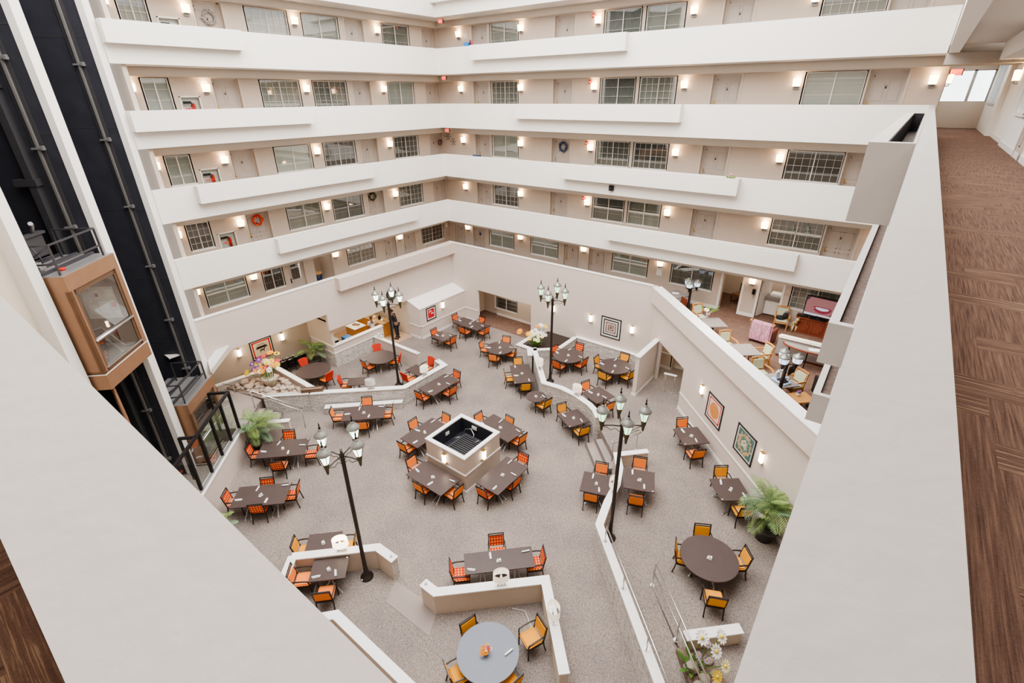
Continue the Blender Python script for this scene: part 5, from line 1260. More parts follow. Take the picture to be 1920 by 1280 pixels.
# ------------------------------------------------------------------ lamp posts
def lamp_post(loc, rot, hub, label, glow='lantern', arms=4, R=.60, small=False):
    t = thing('lamp_post', loc, rot, label, 'lamp post', 'lamp posts')
    pm = 'post'
    m = mb(pm).lathe([(.20, 0), (.20, .05), (.12, .09), (.085, .2), (.062, .5), (.058, hub-.05), (.075, hub), (.04, hub+.08), (.03, hub+.14)], n=14); m.build('pole', t)
    mb('pewter').lathe([(.02, hub+.14), (.045, hub+.19), (.02, hub+.24), (.004, hub+.33)], n=8).build('finial', t)
    for k in range(arms):
        a = 2*PI*k/arms; c, s = math.cos(a), math.sin(a)
        m = mb(pm); P = lambda r, z: (r*c, r*s, hub+z)
        m.tube([P(.05, -.02), P(R*.5, .01), P(R, 0)], .018, 6)
        m.tube([P(.07, -.22), P(.2, -.10), P(.33, -.16), P(.42, -.08), P(R-.05, -.03)], .010, 5); m.build('arm', t)
        x, y = R*c, R*s
        q = .62 if small else 1.0
        l = mb('cone' if not small else 'black').lathe([(.012, -.20*q), (.035, -.15*q), (.05, -.02), (.075, .08*q), (.085, .16*q), (.085, .18*q)], c=(x, y, hub), n=10); o = l.build('lantern_cup', t)
        g = mb(glow).lathe([(.085 if not small else .13, .18*q), (.16, .50*q)], c=(x, y, hub), n=6, smooth=False, rot=a); g.build('lantern_glass', o)
        f = mb('cone' if not small else 'pewter')
        for j in range(6):
            b = a+2*PI*j/6; f.tube([(x+(.087 if not small else .132)*math.cos(b), y+(.087 if not small else .132)*math.sin(b), hub+.18*q), (x+.163*math.cos(b), y+.163*math.sin(b), hub+.5*q)], .007, 4)
        f.build('lantern_frame', o)
        cp = mb('pewter').lathe([(.19*(.92 if small else 1), .49*q), (.195*(.92 if small else 1), .51*q), (.15, .58*q), (.075, .65*q), (.05, .68*q), (.05, .70*q), (.03, .72*q)], c=(x, y, hub), n=12)
        if not small: cp.mat('black').lathe([(.03, .72), (.035, .76), (.012, .80), (.022, .84), (.004, .94)], c=(x, y, hub), n=8)
        cp.build('lantern_cap', o)
    return t
lamp_post((-10.2, 5.5, 0), math.radians(16), 4.93, 'tall black lamp post with four lit lanterns standing in the nook', 'lantern_w')
lamp_post((-18.37, 13.85, 0), math.radians(31), 4.63, 'black lamp post with four lanterns between the kitchen and the stone wall', 'lantern_w')
lamp_post((-11.62, 18.15, HT), math.radians(12), 4.48, 'black lamp post with four lanterns on the terrace by the flower planter')
lamp_post((-4.55, 11.05, HT), math.radians(36), 4.56, 'black lamp post with four greenish lanterns beside the ramp wall')
lamp_post((-6.76, 22.9, 4.12), 0.5, 1.2, 'short lounge lamp post with three bluish globes by the office window', 'lantern_b', 3, .26, True)
lamp_post((-1.41, 16.35, 4.12), 0.2, 1.75, 'short lounge lamp post with three bluish lanterns over the balcony', 'lantern_b', 3, .26, True)
o = thing('cable_ties', (-10.42, 5.62, 0), 0, 'loose pale cables and clips at the nook lamp post foot', 'cable')
mb('cap').tube([(-.25, .05, .01), (-.05, -.1, .012), (.05, .05, .012), (.1, -.25, .012)], .008, 5).build('cord', o); mb('cap').ball((.0, .17, .12), .04, sub=1).ball((.22, -.3, .04), .035, sub=1).build('clip', o)

# ------------------------------------------------------------------ plants
def frond(m, base, az, el, L, droop, wid, nl=18):
    """one feather leaf: an arched rib with paired leaflets"""
    c, s = math.cos(az), math.sin(az); pts = []
    x = z = 0; a = el
    for k in range(nl+1):
        pts.append(Vector((base[0]+x*c, base[1]+x*s, base[2]+z))); x += L/nl*math.cos(a); z += L/nl*math.sin(a); a -= droop/nl
    m.tube(pts[::3], .008, 3, cap=False)
    side = Vector((-s, c, 0))
    for k in range(3, nl+1):
        d = (pts[k]-pts[k-1]).normalized(); f = math.sin(PI*min(1, (k-1)/nl*.92+.06))*.9+.15
        for sg in (-1, 1):
            l = wid*f*random.uniform(.85, 1.1); tip = pts[k]+side*sg*l*.85+d*l*.55+Vector((0, 0, -l*.28)); mid = pts[k]+side*sg*l*.4+d*l*.32+Vector((0, 0, l*.03))
            w = d*.018
            m.face([pts[k]-w, mid-w, tip, mid+w]) if True else None
def palm(loc, H, n, label, spread=1.0, pot_r=.32, pot_h=.5, seed=1, wall=None):
    random.seed(seed)
    t = thing('potted_palm', loc, 0, label, 'potted plant', None)
    mb('pot').lathe([(pot_r*.72, 0), (pot_r*.95, pot_h*.8), (pot_r*1.08, pot_h*.86), (pot_r*1.08, pot_h), (pot_r*.93, pot_h), (pot_r*.9, pot_h*.9)], n=20).build('pot', t)
    mb('soil').lathe([(.001, pot_h*.88), (pot_r*.93, pot_h*.88)], n=16, cap=False).build('soil', t)
    m = mb('stem'); tops = []
    for k in range(5):
        a = 2*PI*k/5+.4; b = (.08*math.cos(a), .08*math.sin(a), pot_h*.85); e = (.17*math.cos(a)*spread, .17*math.sin(a)*spread, pot_h+H*(.22+.10*(k % 3)))
        m.tube([b, e], [.022, .014], 6); tops.append(e)
    m.build('stems', t)
    m = mb('green'); m2 = mb('green2')
    for k in range(n):
        b = tops[k % 5]; el = random.uniform(.35, 1.35)
        az = 2*PI*k/n*2.4+random.uniform(-.3, .3); q = 1.0
        if wall:
            dt = math.cos(az)*wall[0]+math.sin(az)*wall[1]
            if dt > .15: el = 1.0+.35*random.random(); q = 1-.45*dt
        frond(m if k % 3 else m2, b, az, el, H*random.uniform(.48, .66)*spread*q, random.uniform(.9, 1.7), .24*H/1.7)
    m.build('fronds', t); m2.build('fronds', t)
    return t
palm((-19.12, 6.70, 0), 1.75, 34, 'potted palm below the lobby steps, beside the glass railing', 1.0, .42, .55, 3, (-.7, -.7))
palm((-.52, 14.12, HT), 2.15, 40, 'tall potted palm on the terrace beside the front railing', .82, .36, .5, 5, (.7, .7))
palm((-23.9, 12.45, 0), 1.7, 26, 'potted palm in the corner behind the kitchen counter wall', .9, .36, .4, 8, (-.6, .6))
palm((-15.35, 3.35, 0), 1.2, 16, 'small bluish palm at the foot of the retaining wall', .8, .22, .3, 11, (-.7, -.7))

def flower(m, c, r, col, ctr='fl_y', n=11, tilt=(0, 0, 1), long=1.0):
    up = Vector(tilt).normalized(); a = Vector((1, 0, 0)) if abs(up.x) < .8 else Vector((0, 1, 0)); x = up.cross(a).normalized(); y = up.cross(x); c = Vector(c)
    m.mat(col)
    for k in range(n):
        t = 2*PI*k/n; d = x*math.cos(t)+y*math.sin(t); e = x*-math.sin(t)+y*math.cos(t); w = r*2.2/n
        m.face([c+d*r*.18, c+d*r*.7+e*w+up*r*.12, c+d*r+up*r*.05, c+d*r*.7-e*w+up*r*.12])
    m.mat(ctr); m.ball(c+up*r*.06, r*.26, sub=1)
def bouquet(loc, blooms, label, vase=None, seed=2, ls=1.0):
    """blooms: (x, y, z, radius, petal colour, centre)"""
    random.seed(seed)
    t = thing('flower_arrangement', loc, 0, label, 'flowers')
    if vase: vase(t)
    m = mb('stem')
    for (x, y, z, r, c, k) in blooms: m.tube([(x*.12, y*.12, .05), (x*.5, y*.5, z*.6), (x, y, z)], .010*max(.35, ls), 4)
    for k in range(14):
        a = random.uniform(0, 6.28); R = random.uniform(.2, .5)*ls; b = Vector((R*.3*math.cos(a), R*.3*math.sin(a), .25*ls)); e = Vector((R*math.cos(a), R*math.sin(a), random.uniform(.3, .6)*ls)); sd = Vector((-math.sin(a), math.cos(a), 0))*.06*ls
        m.face([b, (b+e)/2+sd, e, (b+e)/2-sd])
    m.build('stems', t)
    for (x, y, z, r, c, k) in blooms:
        f = MB(); flower(f, (0, 0, 0), r, 'fl_'+c, k, tilt=(x*.6+.45, y*.6-.45, .8)); o = f.build('flower', t, loc=(x, y, z))
    return t
def urn(r, h, mat='urn'):
    return lambda t: mb(mat).lathe([(r*.55, 0), (r*.62, h*.1), (r*.95, h*.7), (r*1.05, h*.95), (r*1.05, h), (r*.9, h)], n=18).build('vase', t)
random.seed(4)
bl = []
for k, c in enumerate(['y', 'w', 'o', 'y', 'k', 'r', 'w', 'p', 'o', 'y', 'w', 'r', 'y', 'w', 'k', 'o', 'y', 'w', 'o', 'r', 'p']):
    a = 2.4*k; R = .10+.52*math.sqrt(k/21)
    bl.append((R*math.cos(a), R*math.sin(a), .55+.75*(1-R)+.30*random.random(), .13+.03*random.random(), c, 'fl_w' if c == 'p' else 'fl_y'))
bl += [(-.55, -.75, .85, .2, 'y', 'fl_y'), (-.35, .8, 1.35, .17, 'y', 'soil'), (-.5, .55, 1.45, .19, 'o', 'fl_y'), (-.55, -.4, 1.2, .18, 'p', 'fl_w'), (-.4, -.1, 1.35, .2, 'p', 'fl_w'), (-.7, .3, 1.3, .18, 'r', 'fl_y')]
bouquet((-22.6, 9.25, .72), bl, 'big bright mixed bouquet in a cream urn on the rock bed', urn(.36, .45))
bl = []
for k in range(20):
    a = 2.4*k; R = .08+.50*math.sqrt(k/20)
    bl.append((R*math.cos(a), R*math.sin(a), .35+.55*(1-R)+.25*random.random(), .10+.035*random.random(), 'wwcwwcwy'[k % 8], 'fl_y'))
bl += [(-.8, -.45, .95, .2, 'o', 'fl_y'), (-.35, -.25, .85, .18, 'o', 'fl_o'), (-.25, .55, 1.05, .17, 'o', 'fl_o'), (.2, .6, 1.15, .15, 'y', 'fl_y'), (.05, .4, 1.25, .16, 'w', 'fl_w')]
bouquet((-13.95, 20.2, .98), bl, 'white and orange flower arrangement in the stone planter', None, 5)
bouquet((-.98, 8.6, .45), [(.05, .2, 1.2, .2, 'w', 'fl_y'), (.42, .55, 1.15, .19, 'w', 'fl_y'), (.42, .25, .95, .19, 'w', 'fl_y'), (.7, .2, .7, .17, 'c', 'fl_y'), (.62, -.2, .75, .16, 'y', 'fl_y'), (.08, .13, .60, .10, 'l', 'fl_y'), (.28, .15, .58, .10, 'l', 'fl_y'), (.20, .39, .83, .11, 'l', 'fl_y')], 'tall white, yellow and lilac daisies in the bed beside the handrail', None, 6)
bouquet((-5.33, 5.66, .74), [(.05, -.06, .17, .085, 'o', 'fl_o'), (-.05, -.05, .19, .085, 'o', 'fl_o'), (-.02, -.12, .13, .08, 'o', 'fl_o'), (.06, .03, .22, .065, 'r', 'fl_r'), (-.03, .09, .22, .05, 'y', 'fl_p'), (.09, .08, .18, .055, 'c', 'fl_c'), (-.07, .04, .2, .04, 'k', 'fl_r')], 'small orange and red posy on the blue grey round table', urn(.055, .13, 'steel'), 8, .28)

# ------------------------------------------------------------------ rocks
def make_rock(seed, mat):
    random.seed(seed); b2 = bmesh.new(); bmesh.ops.create_icosphere(b2, subdivisions=3, radius=1)
    k = [Vector((random.uniform(-2, 2), random.uniform(-2, 2), random.uniform(-2, 2))) for _ in range(3)]
    for v in b2.verts:
        d = 1+.14*math.sin(k[0].dot(v.co)*1.3)+.09*math.sin(k[1].dot(v.co)*2.2+1)+.05*math.sin(k[2].dot(v.co)*3.7)
        v.co = Vector((v.co.x*d, v.co.y*d*.82, v.co.z*d*.62))
    for f in b2.faces: f.smooth = True
    m = mb(mat); m.absorb(b2); return m.build('river_rock')
rocks = [make_rock(s, 'rock') for s in (1, 2, 3)]
def in_poly(x, y, P):
    r = False; j = len(P)-1
    for i in range(len(P)):
        if (P[i][1] > y) != (P[j][1] > y) and x < (P[j][0]-P[i][0])*(y-P[i][1])/(P[j][1]-P[i][1])+P[i][0]: r = not r
        j = i
    return r
def scatter(protos, poly, z, n, r0, r1, label, group, seed, avoid=None):
    random.seed(seed); put = []; tries = 0
    xs = [p[0] for p in poly]; ys = [p[1] for p in poly]
    while len(put) < n and tries < 9000:
        tries += 1
        x, y = random.uniform(min(xs), max(xs)), random.uniform(min(ys), max(ys)); r = random.uniform(r0, r1)*(1 if tries < 4000 else .7)
        if not in_poly(x, y, poly) or any((x-a)**2+(y-b)**2 < (.86*(r+c))**2 for a, b, c in put): continue
        if avoid and (x-avoid[0])**2+(y-avoid[1])**2 < (avoid[2]+r)**2: continue
        put.append((x, y, r))
        o = place(random.choice(protos), (x, y, z+r*.38), random.uniform(0, 6), label, 'rock', group); o.scale = (r, r, r*random.uniform(.85, 1.15))
scatter(rocks, [(-20.7, 9.85), (-23.55, 9.85), (-23.95, 7.95), (-21.8, 8.6), (-20.6, 9.7)], .72, 75, .13, .27, 'rounded tan river rock in the bed by the lobby steps', 'tan river rocks by the lobby steps', 9, (-22.6, 9.25, .25))
rocksg = [make_rock(s, 'rockg') for s in (11, 12, 13)]
struct(mb('rockbed').prism([(-1.45, 8.85), (-.95, 9.35), (.0, 8.7), (.3, 7.6), (-.3, 7.6)], .2, HT+.03).build('floor_flower_bed'), 'gravel of the daisy bed beside the handrail', 'flower bed')
scatter(rocksg, [(-1.15, 8.75), (-.75, 9.1), (.0, 8.4), (.2, 7.7), (-.3, 7.7)], HT+.0, 18, .12, .22, 'rounded grey brown rock in the daisy bed beside the handrail', 'grey river rocks of the daisy bed', 10)
low_wall('wall_daisy_bed', [(-1.32, 9.02), (-.25, 10.08)], .22, HT, 1.08, 'tan', 'tan', 'stone', 'short white capped wall behind the daisies')

# ------------------------------------------------------------------ handrails
def handrail(name, posts, z0s, h, label, mid=True, r=.024, parallel=False):
    t = thing(name, (0, 0, 0), 0, label, 'handrail')
    for (x, y), z in zip(posts, z0s):
        mb('steel').tube([(x, y, z), (x, y, z+h)], .024, 8).lathe([(.07, 0), (.07, .012)], c=(x, y, z), n=12).build('post', t)
    mb('steel').tube([(x, y, z+h) for (x, y), z in zip(posts, z0s)], r, 8).build('top_bar', t)
    if mid: mb('steel').tube([(x, y, z+h*.58) for (x, y), z in zip(posts, z0s)], r*.85, 8).build('lower_bar', t)
    return t
handrail('handrail', [(-4.4, 10.36), (-3.22, 9.2), (-1.98, 7.98), (-.6, 6.62)], [1.2]*4, .62, 'steel handrail on top of the white capped ramp wall', False)
handrail('handrail', [(-2.72, 10.24), (-1.55, 9.08), (-.30, 7.82)], [HT, HT-.02, HT-.1], .95, 'steel two bar handrail between ramp and daisy bed')
t = thing('handrail', (0, 0, 0), 0, 'double steel handrail at the terrace steps by the curved wall', 'handrail')
a, b = (-6.40, 14.98), (-5.9, 15.95)
P0, P1, P2, P3 = (-6.75, 14.55, 0), (-6.15, 15.15, .55), (-6.95, 15.0, 0), (-6.2, 15.75, .6)
q0, q1 = Vector((-6.45, 14.85, 1.28)), Vector((-5.75, 15.85, 1.52))
sd = Vector((.07, -.05, 0))
mb('steel').tube([q0+sd, q1+sd, q1-sd, q0-sd, q0+sd], .028, 6).build('top_bar', t)
mb('steel').tube([(-6.42, 14.88, .3), (-6.42, 14.88, 1.3)], .02, 8).build('post', t); mb('steel').tube([(-5.8, 15.78, HT), (-5.8, 15.78, 1.5)], .02, 8).lathe([(.06, 0), (.06, .012)], c=(-5.8, 15.78, HT), n=10).build('post', t)
t = thing('handrail', (0, 0, 0), 0, 'double steel handrail running down the lobby steps', 'handrail')
q0, q1 = Vector((*SV(-9.75, 20.55, 0)[:2], 1.55)), Vector((*SV(-8.05, 20.55-.9, 0)[:2], 1.0)); q0 = Vector((-21.35, 7.75, 1.55)); q1 = Vector((-18.95, 8.75, 1.02)); sd = Vector((.03, -.08, 0))
mb('steel').tube([q0+sd, q1+sd, q1-sd, q0-sd, q0+sd], .026, 6).build('top_bar', t)
for q, z in ((q0, .65), (q1, .0)): mb('steel').tube([(q.x, q.y, z), q], .02, 8).build('post', t)
t = thing('handrail', (0, 0, 0), 0, 'short steel handrail on the wall between lobby steps and palm', 'handrail')
mb('steel').tube([(-18.95, 7.72, 1.0), (-18.95, 7.72, 1.42), (-19.75, 6.95, 1.42)], .018, 8).build('top_bar', t)
t = thing('handrail', (0, 0, 0), 0, 'steel handrail in front of the rock bed', 'handrail')
for z in (1.0, 1.32): mb('steel').tube([(-23.6, 7.45, z), (-22.1, 8.0, z), (-21.5, 8.42, z), (-20.3, 9.55, z)], .018, 8).build('rail_bar', t)
for x, y in ((-23.0, 7.68), (-21.5, 8.42), (-20.3, 9.55)): mb('steel').tube([(x, y, .9), (x, y, 1.33)], .018, 8).build('post', t)
# host stand in the passage opening
t = thing('host_stand', (-6.4, 20.78, HT), math.radians(10), 'slim steel barrier stand in the passage opening', 'stand')
mb('steel').tube([(-.24, 0, 0), (-.24, 0, .98)], .022, 8).tube([(.2, 0, 0), (.2, 0, .98)], .022, 8).lathe([(.10, 0), (.10, .015)], c=(-.24, 0, 0), n=12).lathe([(.10, 0), (.10, .015)], c=(.2, 0, 0), n=12).build('post', t)
mb('cap').box(-.32, .28, -.06, .06, .98, 1.02).build('top_plate', t)

# ------------------------------------------------------------------ pictures, clock
def picture(fr, a, z, w, h, art, label, mat_w=.08, frame='frameblack', d=0):
    loc = fr.p(a, d, z)
    t = thing('framed_picture', loc, fr.rz, label, 'picture')
    f = .05
    mb(frame).box(-w/2, w/2, -.04, 0, h/2-f, h/2).box(-w/2, w/2, -.04, 0, -h/2, -h/2+f).box(-w/2, -w/2+f, -.04, 0, -h/2, h/2).box(w/2-f, w/2, -.04, 0, -h/2, h/2).build('picture_frame', t)
    m = mb('paper').box(-w/2+f, w/2-f, -.018, -.006, -h/2+f, h/2-f); m.build('picture_mat', t)
    k = f+mat_w
    o = mb(art).box(-w/2+k, w/2-k, -.022, -.018, -h/2+k, h/2-k).build('print', t)
    return t, o, w/2-k, h/2-k
M['art_bw'] = rings('black_white_pattern', [(0, (.16, .07, .06)), (.20, (.78, .76, .72)), (.27, (.16, .08, .07)), (.40, (.70, .66, .60)), (.47, (.10, .08, .08)), (.52, (.72, .68, .63)), (.60, (.25, .12, .10)), (.74, (.75, .72, .68)), (.90, (.05, .05, .05))], 2.2, 'SQUARE', .05)
M['art_mandala'] = rings('orange_mandala', [(0, (.35, .30, .12)), (.16, (.72, .30, .08)), (.26, (.55, .22, .08)), (.34, (.78, .28, .05)), (.46, (.50, .30, .12)), (.54, (.75, .22, .05)), (.64, (.70, .60, .48)), (.86, (.72, .66, .56)), (.99, (.6, .05, .05))], 1.75, 'SPHERICAL', .07)
M['art_abstract'] = rings('green_abstract', [(0, (.75, .20, .05)), (.22, (.30, .22, .12)), (.36, (.62, .60, .50)), (.48, (.10, .20, .16)), (.62, (.55, .38, .22)), (.75, (.08, .17, .15))], 1.1, 'SPHERICAL', .55)
M['art_red'] = flat('red_print', (.60, .03, .035), .5)
M['art_poster'] = rings('cream_poster', [(0, (.72, .62, .44)), (.70, (.74, .64, .47)), (.985, (.50, .10, .06))], 2.1, 'SQUARE', .0)
picture(FN, -10.53, 2.33, 1.18, 1.2, 'art_bw', 'black and white patterned picture on the tall terrace wall', .09)
t, o, hw_, hh_ = picture(DG, -14.97, 2.44, 1.14, 1.14, 'art_mandala', 'orange mandala picture with red border on the diagonal wall', .07)
mb('red').box(-hw_, hw_, -.024, -.021, hh_-.05, hh_).box(-hw_, hw_, -.024, -.021, -hh_, -hh_+.05).box(-hw_, -hw_+.05, -.024, -.021, -hh_, hh_).box(hw_-.05, hw_, -.024, -.021, -hh_, hh_).build('print_border', t)
t, o, *_ = picture(DG, -12.8, 2.48, 1.14, 1.14, 'art_abstract', 'green and orange abstract picture on the diagonal wall', .06)
BXF = Fr((-21.38, 0), (0, 1))
t, o, hw_, hh_ = picture(BXF, 19.28, 1.50, .80, .84, 'art_red', 'red picture with two white swirls on the boxed corner wall', .08)
m = mb('paper')
for cx_, cz_, s in ((-.06, .09, 1), (.08, -.07, -1)):
    m.tube([(cx_+.085*s*math.cos(q), -.024, cz_+.085*math.sin(q)) for q in [x*.4 for x in range(0, 10)]], [.012+.018*math.sin(PI*x/9) for x in range(10)], 4)
m.build('print_swirls', o)
ALC = Fr((-24.95, 0), (0, 1))
t, o, hw_, hh_ = picture(ALC, 10.23, 1.68, 1.18, 1.10, 'art_poster', 'cream poster with a red border and a dark figure in the rock bed alcove', .05)
m = mb('red').box(-hw_, hw_, -.024, -.021, hh_-.07, hh_).box(-hw_, hw_, -.024, -.021, -hh_, -hh_+.07).box(-hw_, -hw_+.07, -.024, -.021, -hh_, hh_).box(hw_-.07, hw_, -.024, -.021, -hh_, hh_); m.build('print_border', t)
m = mb('frameblack').box(-.22, .20, -.024, -.021, .24, .27).box(-.3, .3, -.024, -.021, .02, .10).box(-.26, .25, -.024, -.021, .10, .16).box(-.12, .12, -.024, -.021, -.12, -.04).box(-.12, -.09, -.024, -.021, -.22, -.1).box(.08, .11, -.024, -.021, -.22, -.1).box(.12, .17, -.024, -.021, -.06, .02); m.build('print_figure', o)
put_box_sconce((-24.95, 9.05, 1.92), -PI/2+PI, 'lit white sconce in the rock bed alcove, on the elevator side of the poster')
put_box_sconce((-24.95, 11.41, 1.92), PI/2, 'lit white sconce in the rock bed alcove, on the palm side of the poster')
put_box_sconce((-21.38, 20.30, 1.74), PI/2, 'lit white sconce beside the red picture on the boxed corner wall')
put_box_sconce((-14.27, W, 2.56), 0, 'lit white sconce on the tall wall behind the terrace lamp post')
put_box_sconce((-11.77, W, 2.60), 0, 'lit white sconce on the flower planter side of the patterned picture')
put_box_sconce((-9.29, W, 2.59), 0, 'lit white sconce on the partition side of the patterned picture')
put_box_sconce(DG.p(-16.04, 0, 2.78), DG.rz, 'lit white sconce on the passage side of the mandala picture')
put_box_sconce(DG.p(-11.78, 0, 2.74), DG.rz, 'lit white sconce above the tall palm on the diagonal wall')
# hall window
window(FH, -20.25, -18.35, .5, 1.35, 'S', 'cream framed window in the low back hall')
t = thing('wall_clock', (-W, 17.19, 3.19), PI/2, 'dark round wall clock behind the lamp post lanterns', 'clock')
m = mb('frameblack'); n = 28
m.tube([(.33*math.cos(2*PI*k/n), -.04, .33*math.sin(2*PI*k/n)) for k in range(n+1)], .045, 6, cap=False); m.build('clock_rim', t)
m = mb('pewter'); m.face([(.33*math.cos(2*PI*k/n), -.02, .33*math.sin(2*PI*k/n)) for k in range(n)]); m.build('clock_face', t)
m = mb('frameblack')
for k in range(12):
    a = PI*k/6; c, s = math.cos(a), math.sin(a); m.tube([(.19*c, -.025, .19*s), (.29*c, -.025, .29*s)], .016, 4)
m.tube([(0, -.03, 0), (.1, -.03, .13)], .012, 4).tube([(0, -.03, 0), (-.2, -.03, .1)], .010, 4); m.build('clock_hands', t)
# small things on the walkways
def wreath(fr, a, d, z, r, cols, label, seed=1):
    random.seed(seed); m = MB(); 
    for k in range(60):
        q = random.uniform(0, 6.283); rr = r+random.uniform(-.05, .05); p = Vector((rr*math.cos(q), -.03+random.uniform(-.03, .01), rr*math.sin(q))); l = .09
        e = Vector((random.uniform(-1, 1), random.uniform(-.4, 0), random.uniform(-1, 1))).normalized()*l; s = Vector((-e.z, 0, e.x))*.35
        m.mat(random.choice(cols)); m.face([p, p+e*.5+s, p+e, p+e*.5-s])
    n = 20; m.mat(cols[0]); m.tube([(r*math.cos(2*PI*k/n), -.02, r*math.sin(2*PI*k/n)) for k in range(n+1)], .045, 6, cap=False)
    o = m.build('door_wreath', loc=fr.p(a, d, z), rz=fr.rz); return tag(o, label, 'wreath')
M['wgrey'] = flat('grey_twig', (.30, .27, .25), .9, var=.3); M['wblue'] = flat('blue_ribbon', (.05, .08, .15), .7, var=.4)
wreath(WW, 11.25, .17, 16.62, .22, ['wgrey', 'wgrey', 'bulk'], 'grey twig wreath on a door of the topmost visible walkway', 1)
wreath(WW, 11.25, .17, 8.45, .22, ['red', 'rock', 'red', 'fl_o'], 'red floral wreath on a door of the fourth walkway from the top', 2)
wreath(WW, 18.1, .17, 8.55, .20, ['soil', 'stem', 'rock'], 'brown green wreath on a door of the fourth walkway from the top', 3)
wreath(NW, -15.1, .17, 11.2, .22, ['wblue', 'wblue', 'navy'], 'dark blue wreath on a door of the third walkway from the top', 4)
wreath(WW, 23.65, .0, 11.1, .12, ['cherry', 'wblue'], 'tiny dark wreath beside the corner of the third walkway from the top', 5)
for k, (a, z, r) in enumerate(((-23.55, 11.42, .20), (-23.1, 11.15, .20))):
    m = mb('wgrey')
    for j in range(6):
        q = PI*j/3; m.tube([(0, -.03, 0), (r*math.cos(q), -.03, r*math.sin(q))], .012, 4).tube([(r*.6*math.cos(q+.25), -.03, r*.6*math.sin(q+.25)), (r*.45*math.cos(q), -.03, r*.45*math.sin(q)), (r*.6*math.cos(q-.25), -.03, r*.6*math.sin(q-.25))], .010, 4)
        m.ball((r*math.cos(q), -.03, r*math.sin(q)), .04, sub=1)
    tag(m.build('wall_snowflake', loc=NW.p(a, 0, z), rz=0), ['upper grey snowflake ornament by the corner of the third walkway', 'lower grey snowflake ornament by the corner of the third walkway'][k], 'ornament')
t = thing('cleaning_caddy', (-20.3, W+.08, 16.06), 0, 'blue caddy with mop handles and bottles on the top parapet', 'cleaning supplies')
mb('blue').box(-.16, .14, -.07, .07, 0, .16).build('tub', t); m = mb('steel').tube([(-.1, 0, .05), (-.2, 0, .75)], .018, 6).tube([(.02, 0, .05), (-.04, 0, .68)], .018, 6); m.build('mop_handle', t)
mb('red').lathe([(.05, 0), (.05, .2), (.02, .28)], c=(.36, 0, 0), n=8).mat('navy').lathe([(.05, 0), (.05, .22), (.02, .28)], c=(.25, 0, 0), n=8).build('bottle', t)
t = thing('potted_flower', (-5.72, W-.16, 10.4), 0, 'tiny pink flower plant in the planter box of the third walkway', 'plant')
mb('pot').lathe([(.07, .0), (.09, .12)], n=10).build('pot', t); m = mb('green')
for k in range(14): a = k*2.4; m.face([(0, 0, .1), (.14*math.cos(a)+.03, .14*math.sin(a), .2), (.2*math.cos(a), .2*math.sin(a), .28), (.14*math.cos(a)-.03, .14*math.sin(a), .2)])
m.mat('fl_k').ball((.02, 0, .33), .05, sub=1).ball((-.05, .02, .3), .035, sub=1); m.build('foliage', t)
t = mb('black').box(-.11, .11, -.12, 0, -.12, .12).mat('frameblack').ball((0, -.12, -.02), .07, sub=1).build('security_camera', loc=(-11.15, W, 9.66)); tag(t, 'small dark security camera under the third walkway parapet', 'security camera')
o = mb('white').box(-.16, .16, -.02, .0, -.22, .22).mat('paper').box(-.13, .13, -.024, -.02, -.19, .19).build('notice_frame', loc=NW.p(-8.83, 0, 5.45)); tag(o, 'small white notice frame under a sconce of the lounge walkway', 'notice')
o = mb('oak').box(-.13, .13, -.03, 0, -.17, .17).mat('paper').box(-.10, .10, -.034, -.03, -.14, .14).build('small_picture', loc=WW.p(23.72, 0, 5.83), rz=PI/2); tag(o, 'small wood framed picture at the corner of the lounge walkway', 'picture')
o = mb('navy').ball((0, 0, 0), .09, 1, .3, 1).build('heart_plaque', loc=NW.p(-12.55+.0-8.7, .10, 5.55)); tag(o, 'small dark heart plaque on a corner door of the lounge walkway', 'ornament')
o = mb('navy').box(-.3, .3, -.03, .03, 0, .07).build('doormat_roll', loc=(-19.9, W+.1, 10.59)); tag(o, 'dark flat cushion on the third walkway parapet', 'cushion')

for (x, y, z, lb) in ((-9.55, 6.07, .85, 'small metal cleat on the nook wall end'), (-7.98, 6.05, .85, 'small metal cleat on the tan booth wall end'), (-17.3, 15.8, .97, 'small metal cleat on the angled stone wall end'), (-18.9, 15.76, .97, 'small metal cleat on the kitchen passage wall end')):
    m = mb('steel'); m.tube([(-.05, 0, .0), (0, 0, .05), (.05, 0, .0)], .010, 5).tube([(0, -.05, .0), (0, 0, .05), (0, .05, .10)], .010, 5)
    tag(m.build('metal_cleat', loc=(x, y, z), rz=.6), lb, 'cleat', 'metal cleats on wall ends')
for k, (x, y) in enumerate(((-22.15, 15.72), (-21.9, 15.73))):
    t = thing('water_pitcher', (x, y, .97), k*1.0, ['taller white pitcher on the passage wall by the kitchen', 'shorter white pitcher on the passage wall by the kitchen'][k], 'pitcher')
    s_ = 1.0-.22*k; mb('cap').lathe([(.06, 0), (.075, .1*s_), (.05, .24*s_), (.06, .28*s_)], n=12).build('pitcher_body', t); mb('cap').tube([(.055, 0, .22*s_), (.12, 0, .18*s_), (.07, 0, .07*s_)], .012, 6).build('handle', t)
o = mb('cap').tube([(-5.86, 7.46, .008), (-5.5, 7.62, .008), (-5.2, 7.42, .008), (-5.05, 7.32, .008), (-4.98, 7.42, .008)], .010, 5).build('power_cord'); tag(o, 'thin white power cord on the carpet behind the tan wall', 'cord')

